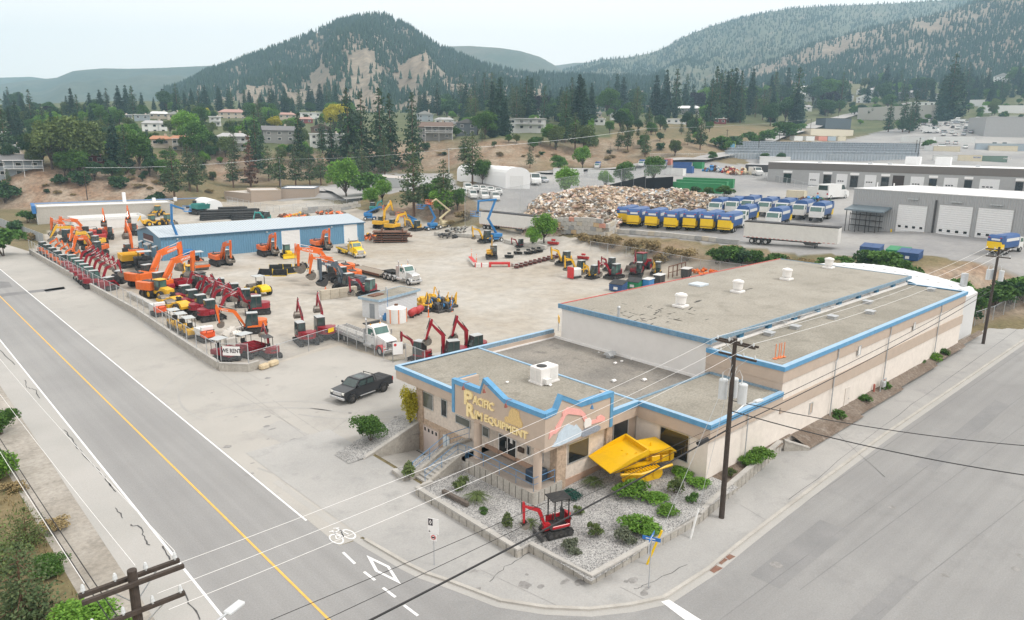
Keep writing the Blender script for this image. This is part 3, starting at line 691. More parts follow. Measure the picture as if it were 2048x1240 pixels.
c=at(1397,570,ZS);mb=MB();mb.box(c.x-.9,c.x+.9,c.y-.8,c.y+.8,ZS-.03,ZS+.2,c=.03);mb.build('roof_hatch',mat('pale_hatch',(.55,.62,.68),.5),B)
c=at(1237,632,ZS);mb=MB();mb.cyl((c.x,c.y,ZS),(c.x,c.y,ZS+.75),.12,.12,10);mb.ball((c.x,c.y,ZS+.8),.18,nu=8,nv=5);mb.build('vent_pipe',M_GALV,B)
for px,py in((1538,668),(1596,636),(1645,612),(1735,605),(1862,580),(1590,655),(1665,635),(1740,625)):
 c=at(px,py,ZL);mb=MB();mb.box(c.x-.35,c.x+.35,c.y-.35,c.y+.35,ZL-.12,ZL+.12);mb.box(c.x-.45,c.x+.45,c.y-.45,c.y+.45,ZL+.12,ZL+.24,c=.03);mb.build('roof_vent',M_GALV,B)
mb=MB()
for px,py in((1550,718),(1557,716),(1561,715),(1567,714)):
 c=at(px,py,ZL-.1);mb.cyl(c,(c.x,c.y,c.z+1.25),.035,.035,6);mb.box(c.x-.15,c.x+.15,c.y-.15,c.y+.15,c.z,c.z+.06)
mb.build('orange_roof_marker',mat('orange_paint',(.75,.22,.07),.5),B)
c=at(1088,762,R0-.12);mb=MB();mb.T=Matrix.Translation((c.x,c.y,R0-.12))@Matrix.Scale(.86,4);mb.box(-1.15,1.15,-.75,.75,.15,1.55,c=.03);mb.box(-1.25,1.25,-.85,.85,0,.15)
u=mb.build('rooftop_air_conditioner',M_WHITEP,B);mb=MB();mb.T=Matrix.Translation((c.x,c.y,R0-.12))@Matrix.Scale(.86,4);mb.cyl((-.35,0,1.56),(-.35,0,1.6),.5,.5,20);mb.build('fan_grille',M_BLACK,u)
mb=MB();mb.T=Matrix.Translation((c.x,c.y,R0-.12))@Matrix.Scale(.86,4);mb.box(-1.17,-1.15,-.6,-.1,.3,1.3);mb.box(-1.17,-1.15,.05,.65,.3,1.3);mb.box(.1,.9,-.78,-.75,.3,1.4);mb.box(-.9,-.2,-1.2,-.76,.1,.6);mb.build('access_panel',mat('panel_off_white',(.7,.7,.69),.5),u)
for px,py,s in((1220,715,.5),(1230,728,.16),(1243,724,.14),(1197,706,.1),(1263,720,.12),(1227,764,.2),(1288,762,.2),(1014,766,.13),(1100,772,.14)):
 z=R0-.85 if px>1110 else R0-.12
 c=at(px,py,z);mb=MB();mb.box(c.x-s*.6,c.x+s*.6,c.y-s*.5,c.y+s*.5,z,z+s*.6);mb.prism([(-s*.9+c.y,z+s*.6),(c.y+s*.9,z+s*.6),(c.y+s*.4,z+s*1.1),(c.y-s*.4,z+s*1.1)],c.x-s,c.x+s,'x');mb.build('roof_vent',M_GALV if s>.3 else M_WHITEP,B)
top=[onx(px,py,PX)for px,py in((909.5,759),(961,779),(967.8,756.5),(1008.4,797.8),(1087.5,829))]
sid=[ony(px,py,PY)for px,py in((1088,829),(1112,819),(1123.3,790.3),(1161.6,804.8),(1221.6,785.5))]
zb=4.12;yl=top[0].y;xr=sid[-1].x;zc=(top[-1].z+sid[0].z)/2
fr=[(p.y,p.z)for p in top[:-1]]+[(PY,zc)];si=[(PX,zc)]+[(p.x,p.z)for p in sid[1:]]
mb=MB();mb.prism([(yl,zb)]+fr+[(PY,zb)],PX,PX+.3,'x');mb.prism([(PX+.3,zb)]+[(PX+.3,zc)]+si[1:]+[(xr,zb)],PY,PY+.3,'y')
mb.box(PX+.3,FX,PY+.3,yl,zb+.02,zb+.25);mb.box(PX+.3,FX+.5,yl-.3,yl,zb+.25,fr[0][1]-.02);mb.box(xr-.3,xr,PY+.3,PY+.8,zb+.25,si[-1][1]-.02)
mb.build('sign_parapet',M_STUC,B)
mb=MB();T_=.32
def band(P,ax):
 for a,b in zip(P,P[1:]):
  q=[a,b,(b[0],b[1]-T_),(a[0],a[1]-T_)]
  if ax=='x':mb.prism(q,PX-.06,PX,'x');mb.prism([(a[0],a[1]+.03),(b[0],b[1]+.03),b,a],PX-.08,PX+.36,'x')
  else:mb.prism(q,PY-.06,PY,'y');mb.prism([(a[0],a[1]+.03),(b[0],b[1]+.03),b,a],PY-.08,PY+.36,'y')
band(fr,'x');band(si,'y')
mb.box(PX-.06,PX+.3,yl,yl+.3,zb,fr[0][1]+.03);mb.box(xr,xr+.3,PY-.06,PY+.3,zb,si[-1][1]+.03)
mb.box(PX+.3,FX+.5,yl,yl+.1,fr[0][1]-.3,fr[0][1]+.03)
mb.build('parapet_trim',M_BLUE,B)
def sign_text(name,body,p0,p1,ztop,m,bold=.02):
 """cream letters on the front parapet from photo baseline points"""
 a,b=onx(*p0,PX),onx(*p1,PX)
 mb=MB();mb.text(body,1,Matrix.Identity(4),.06,align='LEFT',bold=bold)
 xs=[v[0]for v in mb.v];ys=[v[1]for v in mb.v];W=max(xs)-min(xs);Hh=max(ys)-min(ys);z0=min(a.z,b.z)
 sx=(a.y-b.y)/W;sz=ztop/Hh
 mb.v=[(PX-.06-v[2],a.y-(v[0]-min(xs))*sx,a.z+(b.z-a.z)*((v[0]-min(xs))/W)+(v[1]-min(ys))*sz)for v in mb.v]
 mb.f=[f[::-1]for f in mb.f]
 return mb.build(name,m,B)
sign_text('sign_lettering','P',(930.5,807),(947,813),1.12,M_GOLD,.035);sign_text('sign_lettering','ACIFIC',(947.5,806),(988.5,823),.62,M_GOLD)
sign_text('sign_lettering','R',(935,831),(951,838),1.05,M_GOLD,.035);sign_text('sign_lettering','IM',(951.5,836),(965.8,842.3),.62,M_GOLD);sign_text('sign_lettering','EQUIPMENT',(971,844.5),(1056.5,882),.62,M_GOLD)
def board(name,pts,m,plane='x',t=.07,off=0,par=None):
 mb=MB()
 if plane=='x':P=[onx(*p,PX)for p in pts];mb.prism([(p.y,p.z)for p in P],PX-t-off,PX-off,'x')
 else:P=[ony(*p,PY)for p in pts];mb.prism([(p.x,p.z)for p in P],PY-t-off,PY-off,'y')
 return mb.build(name,m,par or B)
def c1(*q):return[(780+x/5.166,700+y/5.166)for x,y in q]
def c2(*q):return[(1060+x/5.166,740+y/5.166)for x,y in q]
board('bulldozer_emblem',c1((1190,695),(1205,685),(1230,690),(1236,640),(1258,600),(1300,610),(1336,640),(1340,690),(1358,730),(1372,760),(1368,800),(1345,803),(1300,780),(1240,757),(1192,740)),mat('ochre_board',(.66,.48,.22),.6,var=.2,vs=8),'x')
board('excavator_boom_emblem',c2((190,715),(200,655),(215,622),(255,622),(262,590),(330,480),(330,440),(385,385),(520,405),(568,450),(592,520),(560,540),(530,470),(390,452),(362,470),(300,610),(262,655),(235,660)),M_PINK,'y')
board('excavator_body_emblem',c2((625,520),(680,510),(690,482),(735,462),(770,485),(765,520),(625,560)),M_PINK,'y',off=.002)
board('excavator_cab_emblem',c2((562,505),(615,492),(628,520),(625,570),(560,600),(552,565)),M_WHITEP,'y',off=.01)
board('excavator_track_emblem',c2((522,665),(530,635),(560,612),(660,575),(705,570),(725,585),(715,610),(690,630),(570,680),(535,690)),M_GREYB,'y',off=.015)
board('rubble_emblem',c2((222,795),(260,740),(290,660),(330,610),(365,575),(395,558),(440,570),(455,580),(475,560),(500,590),(530,625),(520,680),(380,745),(300,780)),M_PALEB,'y')
for px,py in((936,777),(977.5,783),(1021,812)):
 p=onx(px,py,PX);mb=MB();mb.tube([(p.x+.1,p.y,p.z+.45),(p.x-.35,p.y,p.z+.5),(p.x-.45,p.y,p.z+.25)],.02,5);mb.cyl((p.x-.45,p.y,p.z+.28),(p.x-.42,p.y,p.z+.02),.05,.13,8);mb.build('sign_lamp',mat('rust_red_lamp',(.28,.09,.07),.6),B)
p=ony(1175,814,PY);mb=MB();mb.tube([(p.x,PY+.1,p.z+.5),(p.x,PY-.35,p.z+.5),(p.x,PY-.42,p.z+.2)],.02,5);mb.cyl((p.x,PY-.42,p.z+.25),(p.x,PY-.4,p.z),.05,.13,8);mb.build('sign_lamp',M_RAIL,B)
for y in(37.2,31.0):MB().cyl((31.2,y,ZP),(31.2,y,zb),.3,.3,20).build('porch_column',M_STUC,B,smooth=False)
mb=MB();mb.box(30.4,FX,30.6,38.3,ZP-.25,ZP);mb.build('porch_floor',M_PORCH,B)
mb=MB();mb.box(30.38,30.7,30.58,37.6,-.1,ZP-.004);mb.box(30.7,33.2,30.58,30.85,-.1,ZP-.004);wl=mb.build('porch_wall',M_CONC,B)
mb=MB();y=31.0
while y<37.4:mb.box(30.368,30.38,y-.03,y+.03,0,ZP-.05);y+=.62
for x in(30.95,31.5,32.05,32.6):mb.box(x-.03,x+.03,30.568,30.58,0,ZP-.05)
mb.build('panel_joint',M_JOINT,wl)
for q,g,n in((((844,780),(866.5,790),(867.5,823),(845,811.3)),M_GLASSR,1),(((882.6,796),(894.2,801),(894.8,835.5),(883.6,831)),M_GLASS,1),(((911.6,828),(941,840),(941.2,858),(912,844.2)),M_GLASSR,1),(((965.4,850.6),(979,856.4),(979,876.5),(965.4,870.3)),M_GLASSR,1),(((1054.5,890),(1061,893),(1061,912),(1054.5,909)),M_GLASS,1),(((1069,898),(1087.4,907),(1087.4,925.5),(1069,918)),M_GLASS,1)):
 window_x(*quadx(None,q,FX),FX-.005,g)
y0,y1,z0,z1=quadx(None,((997.8,864.5),(1033.2,881),(1033.6,921.6),(998.4,906.2)),FX)
f=window_x(y0,y1,ZP,z1,FX-.01,M_GLASS,2,'entrance_door',M_WHITEP)
ym=(y0+y1)/2;mb=MB();mb.box(FX-.12,FX-.08,ym+.08,ym+.12,ZP+.8,ZP+1.3);mb.box(FX-.12,FX-.08,ym-.12,ym-.08,ZP+.8,ZP+1.3);mb.build('door_handle',M_ALU,f)
MB().box(FX-.06,FX-.045,ym-.55,ym-.3,ZP+1.3,ZP+1.7).build('door_notice',M_WHITEP,f)
y0,y1,z0,z1=quadx(None,((845.8,849.4),(875.8,864.5),(875.8,902.3),(846.8,892.6)),FX-.1)
mb=MB();mb.box(FX-.075,FX-.045,y0,y1,ZG-.1,z1)
for k in range(1,5):mb.box(FX-.082,FX-.075,y0,y1,ZG+(z1-ZG)*k/5-.012,ZG+(z1-ZG)*k/5+.012)
gd=mb.build('garage_door',M_GARD,B);mb=MB()
for k in range(4):w=(y1-y0)/4;mb.box(FX-.084,FX-.07,y0+w*k+.15,y0+w*k+w-.15,z1-.42,z1-.12)
mb.build('door_window',M_GLASS,gd)
mb=MB();mb.box(FX-.1,FX-.045,y0-.18,y0,ZG-.1,z1+.12);mb.box(FX-.1,FX-.045,y1,y1+.18,ZG-.1,z1+.12);mb.box(FX-.1,FX-.045,y0,y1,z1,z1+.12);mb.build('door_surround',M_STUC,gd)
y0,y1,z0,z1=quadx(None,((886.5,868.4),(899.4,874.2),(899.4,904),(887,898)),FX-.05)
d=MB().box(FX-.09,FX-.045,y0,y1,ZG-.1,z1).build('service_door',mat('pale_blue_door',(.62,.68,.72),.5),B);MB().box(FX-.13,FX-.09,y0+.08,y0+.16,(ZG+z1)/2-.05,(ZG+z1)/2+.05).build('door_handle',M_ALU,d)
p=onx(1043.5,899,FX);MB().box(FX-.16,FX,p.y-.28,p.y+.28,p.z-.18,p.z+.18,c=.02).build('letter_box',mat('bronze_box',(.09,.06,.045),.5,.3),B)
q=[ony(*p,30.9)for p in((1135.1,889),(1176.7,872.6),(1176.7,912.3),(1135.5,927.8))]
window_y((q[0].x+q[3].x)/2,(q[1].x+q[2].x)/2,(q[2].z+q[3].z)/2,min(4.05,(q[0].z+q[1].z)/2),30.895,M_GLASS)
window_y(38.75,40.5,1.1,4.0,30.835,M_GLASS,1)
window_x(26.1,28.6,1.7,4.0-.2,41.49,M_GLASS,1)
for x in(61.2,73.0,87.6):
 mb=MB();mb.tube([(x,24.42,ZL-.4),(x,24.42,ZL-1.2),(x-.3,24.42,ZL-1.5),(x-.3,24.42,.1)],.055,6);mb.build('downpipe',M_GALV,B)
mb=MB();mb.tube([(46.2,24.3,R0-.4),(46.2,24.3,.3)],.05,6);mb.build('downpipe',M_GALV,B)
for px,py,w,h in((1716,700,.6,.9),(1826,652,.5,.8),(1621,816,.6,1.0)):
 p=ony(px,py,24.6);window_y(p.x-w/2,p.x+w/2,p.z-h/2,p.z+h/2,24.49 if p.z>5.3 else 24.59,M_WHITEP if px!=1621 else M_STUC,1,'window',M_ALU)
p=ony(1693,795,24.6);d=MB().box(p.x-.5,p.x+.5,24.55,24.6,.3,2.5).build('side_door',mat('door_off_white',(.66,.61,.56),.6),B);MB().box(p.x+.35,p.x+.42,24.5,24.55,1.3,1.4).build('door_handle',M_ALU,d)
def rail(name,P,h=.95,posts=True,par=B,step=1.6):
 mb=MB();T=[Vector(p)+Vector((0,0,h))for p in P];mid=[Vector(p)+Vector((0,0,h*.5))for p in P]
 mb.tube(T,.028,6);mb.tube(mid,.02,6)
 for a,b in zip(P,P[1:]):
  a,b=Vector(a),Vector(b);n=max(1,round((b-a).length/step))
  for k in range(n+1):q=a.lerp(b,k/n);mb.cyl(q,q+Vector((0,0,h)),.022,.022,6)
 return mb.build(name,M_RAIL,par)
rail('porch_railing',[(32.6,30.75,ZP),(30.6,30.75,ZP),(30.55,37.5,ZP)])
MB().box(31.3,32.5,31.3,32.3,ZP,ZP+.85,c=.05).build('planter_box',mat('dark_blue_box',(.025,.045,.075),.5),B)
mb=MB();n=9
for k in range(n):
 x=27.5+k*(30.4-27.5)/n;mb.box(x,30.4,38.35,39.75,.0,ZP*(k+1)/(n+1))
mb.box(30.4,FX,37.6,39.9,.0,ZP);mb.build('entrance_stairs',M_CONCS,B)
mb=MB()
for y0,y1 in((38.05,38.33),(39.77,40.05)):mb.prism([(27.0,0),(27.0,.35),(27.5,.4),(30.4,ZP+.2),(32.7 if y0>39 else 30.7,ZP+.2),(32.7 if y0>39 else 30.7,-1)],y0,y1,'y')
mb.build('stair_wall',M_CONC,B)
rail('stair_railing',[(27.4,38.5,.2),(30.4,38.5,ZP),(30.5,37.7,ZP)],.95);rail('stair_railing',[(27.3,39.9,.3),(30.4,39.9,ZP+.2),(32.6,39.9,ZP+.2)],.95)
# -------- driveway, gravel beds and retaining walls
mb=MB();mb.add([(25.9,41.0,.034),(32.8,40.3,ZG),(32.8,46.6,ZG),(25.9,45.2,.034)],[(0,1,2,3)]);mb.build('driveway',M_CONCS)['kind']='structure'
mb=MB();mb.box(32.0,32.25,40.6,46.4,ZG,ZG+.16);tag(mb.build('drain_grate',M_BLACK),'dark strip drain across the foot of the sloping garage driveway','drain cover')
def rwall(name,P,z1,label,th=.28,z0=-.3,cap=True,joint=.75,group=None):
 """retaining wall along a polyline; z1 one height or one per point"""
 z1=z1 if isinstance(z1,(list,tuple))else[z1]*len(P)
 A,C=strip(P,0,th);n=len(P)
 def body(a0,a1,zz0,zz1):
  mb=MB();v=[]
  for i in range(n):
   a,c=A[i].lerp(C[i],a0),A[i].lerp(C[i],a1);v+=[(a.x,a.y,zz1[i]),(c.x,c.y,zz1[i]),(c.x,c.y,zz0[i]),(a.x,a.y,zz0[i])]
  f=[]
  for i in range(n-1):
   o=4*i
   for k in range(4):f.append((o+k,o+4+k,o+4+(k+1)%4,o+(k+1)%4))
  f+=[(3,2,1,0),(4*n-4,4*n-3,4*n-2,4*n-1)]
  mb.add(v,[t[::-1]for t in f]);return mb
 r=empty(name,(0,0,0),0,label,'wall',group)
 w=body(0,1,[z0]*n,[z-.1 for z in z1]).build('wall_body',M_CONC,r)
 if cap:body(-.12,1.12,[z-.1 for z in z1],z1).build('coping',M_CONCS,r)
 mb=MB()
 for i in range(n-1):
  a,b=A[i],A[i+1];L=(b-a).length;d=(b-a)/L;q=Vector((-d.y,d.x));k=joint/2
  while k<L:
   z=z1[i]+(z1[i+1]-z1[i])*k/L-.12;p=a+d*k;v=[]
   for s,t in((-.02,-.012),(.02,-.012)):e=p+d*s+q*t;v+=[(e.x,e.y,z0),(e.x,e.y,z)]
   mb.add(v,[(0,1,3,2),(2,3,1,0)]);k+=joint
 if mb.v:mb.build('panel_joint',M_JOINT,r)
 return r
g1=[(26.0,37.8),(26.0,27.45),(26.95,27.3),(27.35,22.75)]
rwall('retaining_wall',[(27.4,37.9),(26.0,37.7),(26.0,27.35),(26.95,27.35),(27.3,22.7),(37.6,22.4)],.62,'low concrete panel wall round the pale gravel garden, with a carved sign face')
rwall('retaining_wall',[(37.62,22.4),(41.5,22.9),(52.0,24.3)],[.75,1.0,1.0],'low concrete wall below the shrub bed, running on behind the utility pole')
rwall('retaining_wall',[(52.3,24.2),(54.0,22.9)],[1.0,.3],'short sloping concrete wall end beside the bark strip',joint=9)
rwall('retaining_wall',[(33.0,47.0),(26.2,45.2)],[.95,.12],'concrete wall that tapers down beside the garage driveway',z0=-2.2)
rwall('retaining_wall',[(26.6,41.5),(26.5,39.9),(27.1,39.85)],.38,'small concrete kerb wall round the bed left of the stairs',joint=9)
def gravel_mat():
 m=bpy.data.materials.new('white_pebbles');m.use_nodes=True;t=m.node_tree;b=t.nodes['Principled BSDF'];b.inputs['Roughness'].default_value=.85
 tc=_n(t,'ShaderNodeTexCoord');vo=_n(t,'ShaderNodeTexVoronoi');vo.inputs['Scale'].default_value=18;t.links.new(tc.outputs['Object'],vo.inputs['Vector'])
 sp=_n(t,'ShaderNodeSeparateColor');t.links.new(vo.outputs['Color'],sp.inputs[0])
 cr=_n(t,'ShaderNodeValToRGB');e=cr.color_ramp.elements;e[0].color=(.12,.12,.125,1);e[1].color=(.50,.495,.485,1);e[1].position=.75
 x=cr.color_ramp.elements.new(.35);x.color=(.29,.288,.285,1);t.links.new(sp.outputs[0],cr.inputs[0])
 no=_n(t,'ShaderNodeTexNoise');no.inputs['Scale'].default_value=.5;t.links.new(tc.outputs['Object'],no.inputs['Vector'])
 mr=_n(t,'ShaderNodeMapRange');mr.inputs[1].default_value=.35;mr.inputs[2].default_value=.65;mr.inputs[3].default_value=.8;mr.inputs[4].default_value=1.08;t.links.new(no.outputs[0],mr.inputs[0])
 sc=_n(t,'ShaderNodeVectorMath',operation='SCALE');t.links.new(cr.outputs[0],sc.inputs[0]);t.links.new(mr.outputs[0],sc.inputs['Scale']);t.links.new(sc.outputs[0],b.inputs['Base Color'])
 bp=_n(t,'ShaderNodeBump');bp.inputs['Distance'].default_value=.05;bp.inputs['Strength'].default_value=.8;t.links.new(vo.outputs['Distance'],bp.inputs['Height']);bp.invert=True;t.links.new(bp.outputs[0],b.inputs['Normal'])
 return m
M_PEB=gravel_mat()
def gz(x,y):
 return .5+max(0,min(1,(x-31)/11))*.45-max(0,(y-31)/8)*.15+.05*mnoise.noise(Vector((x*.6,y*.6,1)))
def bed(name,x0,x1,y0,y1,fz,m,keep,st=.3):
 mb=MB();nx,ny=int((x1-x0)/st)+1,int((y1-y0)/st)+1;v=[(x0+i*st,y0+j*st,fz(x0+i*st,y0+j*st))for i in range(nx+1)for j in range(ny+1)]
 f=[(i*(ny+1)+j,(i+1)*(ny+1)+j,(i+1)*(ny+1)+j+1,i*(ny+1)+j+1)for i in range(nx)for j in range(ny)if keep(x0+(i+.5)*st,y0+(j+.5)*st)]
 mb.add(v,f);o=mb.build(name,m,smooth=True);o['kind']='stuff';return o
bed('pebbles',26.1,42,22.5,38.6,gz,M_PEB,lambda x,y:(y>27.4 or x>27.05)and not(x>30.6 and y>30.8)and y<38.2)
bed('pebbles',26.7,33,40.0,41.6,lambda x,y:.25+(x-26.6)*.17 if y<41.2 else .1+(x-26.6)*.1,M_PEB,lambda x,y:True)
bed('pebbles',25.0,33.0,45.0,50.0,lambda x,y:.06+max(0,(x-25.5)/7.4)*.75*(1 if y<48.7 else .5),M_PEB,lambda x,y:y>45.1+(x-26.2)*.27 and y<47.2+(x-25)*.33 and y<49.7)
bed('mulch',41.5,105,22.3,24.7,lambda x,y:.04+max(0,(y-22.6)/2.0)*(.8 if x>54 else .95)+.05*mnoise.noise(Vector((x,y,0))),M_MULCH,lambda x,y:y>22.7+(x-52)*.028 if x>54 else y>23.2+(x-41.5)*.1)
def wall_name(a,b,z0,h,out):
 """recessed dark panel with raised letters between two points of a wall foot"""
 a,b=Vector((*a,0)),Vector((*b,0));d=(b-a).normalized();L=(b-a).length;n=Vector((d.y,-d.x,0))*out
 T=Matrix(((d.x,0,n.x,a.x),(d.y,0,n.y,a.y),(0,1,0,0),(0,0,0,1)))
 r=empty('name_plaque',(0,0,0));mb=MB();mb.T=T;mb.box(0,L,z0,z0+h,.0,.02);mb.build('plaque_panel',mat('carved_panel',(.16,.12,.08),.9,var=.3),r)
 mb=MB();mb.text('PACIFIC RIM',h*.95,T@Matrix.Translation((L/2,z0+h/2,.02)),.012,sx=L/(h*6.2));mb.build('plaque_lettering',mat('ochre_letters',(.36,.28,.10),.8,var=.4),r)
 return r
tag(wall_name((27.04,26.55),(27.32,23.3),.12,.34,1),'dark carved name panel set in the pale garden wall near the corner','plaque')
# -------- machines
C_OR=mat('orange_machine_paint',(.72,.14,.015),.42,var=.1,vs=1.5,dirt=.15,dcol=(.38,.2,.1),rnd=.08)
C_RED=mat('dark_red_machine_paint',(.27,.008,.02),.38,var=.1,vs=1.5,dirt=.15,dcol=(.2,.08,.07),rnd=.1)
C_YEL=mat('yellow_machine_paint',(.74,.42,.02),.45,var=.1,vs=1.5,dirt=.18,dcol=(.4,.28,.12),rnd=.06)
C_YEL2=mat('bright_yellow_paint',(.80,.53,.0),.42,var=.07,vs=1.2,dirt=.12,dcol=(.5,.33,.08))
C_BLU=mat('blue_lift_paint',(.03,.20,.48),.4,var=.1,dirt=.15,rnd=.05)
C_SLT=mat('slate_machine_paint',(.075,.10,.13),.45,var=.12,dirt=.2)
C_WH=mat('white_vehicle_paint',(.72,.73,.73),.35,var=.04,dirt=.08,coat=.3)
C_CRM=mat('cream_paint',(.62,.55,.36),.5,var=.08,dirt=.15)
C_BLK=mat('black_rubber',(.022,.022,.023),.8,var=.3,dirt=.35,dcol=(.12,.11,.095))
C_DRK=mat('dark_grey_iron',(.045,.045,.048),.6,var=.25,dirt=.3,dcol=(.16,.14,.11))
C_STL=mat('worn_steel',(.20,.185,.165),.5,.4,var=.3,dirt=.4,dcol=(.22,.14,.09))
C_CHR=mat('chrome_rod',(.65,.66,.68),.2,.9,var=.05)
C_GLS=mat('cab_glass',(.035,.06,.06),.08,var=.3,vs=1,spec=.8)
C_GLT=mat('greenish_cab_glass',(.07,.15,.135),.1,var=.25,vs=1,spec=.8)
C_GRY=mat('pale_cab_roof',(.46,.49,.50),.5,var=.1,dirt=.2)
C_TAR=mat('tarpaulin_black',(.03,.03,.033),.7,var=.3)
C_ALU=mat('bare_aluminium',(.62,.63,.64),.35,.55,var=.08)
C_RST=mat('rusty_iron2',(.16,.075,.045),.85,var=.35,dirt=.4,dcol=(.08,.05,.04))
C_LAMP=mat('headlamp',(.75,.76,.72),.2,var=.05);C_RLAMP=mat('tail_lamp',(.45,.02,.02),.3,var=.05);C_ALAMP=mat('amber_lamp',(.8,.35,.02),.3,var=.05)
C_SIGN=mat('white_lettering',(.8,.8,.8),.5,var=.02)
def limb(mb,P,W,hy,y=0,k=None):
 """a boom or arm: outline with the given widths along a path in the xz plane, extruded across y"""
 P=[Vector((p[0],p[1]))for p in P];up=[];dn=[]
 for i,p in enumerate(P):
  d=(P[min(i+1,len(P)-1)]-P[max(i-1,0)]).normalized();n=Vector((-d.y,d.x));up.append(p+n*W[i]/2);dn.append(p-n*W[i]/2)
 mb.prism([tuple(p)for p in up]+[tuple(p)for p in dn[::-1]],y-hy,y+hy,'y',k)
def pol(p,a,l):return(p[0]+cos(radians(a))*l,p[1]+sin(radians(a))*l)
def track(root,L,w,h,y,x0=0,mt=None):
 mb=MB();r=h/2;n=7;P=[]
 for k in range(n+1):a=-pi/2+pi*k/n;P.append((x0+L/2-r+r*cos(a),r+r*sin(a)))
 for k in range(n+1):a=pi/2+pi*k/n;P.append((x0-L/2+r+r*cos(a),r+r*sin(a)))
 mb.prism(P,y-w/2,y+w/2,'y')
 m=int(L/.34)
 for k in range(m+1):
  x=x0-L/2+r+(L-2*r)*k/m
  mb.box(x-.05,x+.05,y-w/2,y+w/2,h,h+.035);mb.box(x-.05,x+.05,y-w/2-.01,y+w/2+.01,-.0,.02)
 for s in(-1,1):
  for k in range(1,5):
   a=-pi/2+pi*k/5;c=Vector((x0+s*(L/2-r),0,r));d=Vector((s*cos(a),0,sin(a)))
   q=c+d*r;mb.cyl((q.x,y-w/2,q.z),(q.x,y+w/2,q.z),.045,.045,4)
 t=mb.build('crawler_track',mt or C_BLK,root)
 mb=MB()
 for s in(-1,1):
  yy=y+s*(w/2)
  for k in range(5):x=x0-L/2+r+(L-2*r)*k/4;mb.cyl((x,yy-.02,r),(x,yy+.03*s,r),r*(.62 if k in(0,4)else .36),None,10)
 mb.build('track_frame',C_DRK,t)
 return t
EX=dict(big=dict(tl=4.5,tw=.62,th=.98,gw=3.0,x0=-2.85,x1=1.15,bw=2.75,z0=1.08,z1=2.12,cab=(-.05,1.55,.42,1.36,3.0),bl=5.8,bt=.74,sl=3.0,st=.5,bk=1.25,px=.55,pz=1.75,hy=.2),huge=dict(tl=5.0,tw=.7,th=1.1,gw=3.4,x0=-3.3,x1=1.3,bw=3.1,z0=1.2,z1=2.5,cab=(-.05,1.75,.5,1.5,3.35),bl=6.9,bt=.92,sl=3.4,st=.62,bk=1.5,px=.6,pz=2.0,hy=.26),midi=dict(tl=3.0,tw=.45,th=.68,gw=2.3,x0=-1.5,x1=1.05,bw=2.15,z0=.78,z1=1.5,cab=(-.35,1.15,.1,1.05,2.72),bl=3.9,bt=.42,sl=2.1,st=.32,bk=.75,px=1.25,pz=1.1,hy=.11),mini=dict(tl=2.3,tw=.33,th=.52,gw=1.75,x0=-1.05,x1=.85,bw=1.65,z0=.6,z1=1.18,cab=(-.45,.85,-.15,.78,2.42),bl=2.75,bt=.3,sl=1.5,st=.24,bk=.55,px=1.0,pz=.85,hy=.08),micro=dict(tl=1.65,tw=.26,th=.42,gw=1.15,x0=-.85,x1=.55,bw=1.1,z0=.5,z1=1.02,cab=(-.6,.45,-.45,.45,2.3),bl=2.0,bt=.22,sl=1.15,st=.17,bk=.4,px=.75,pz=.7,hy=.06))
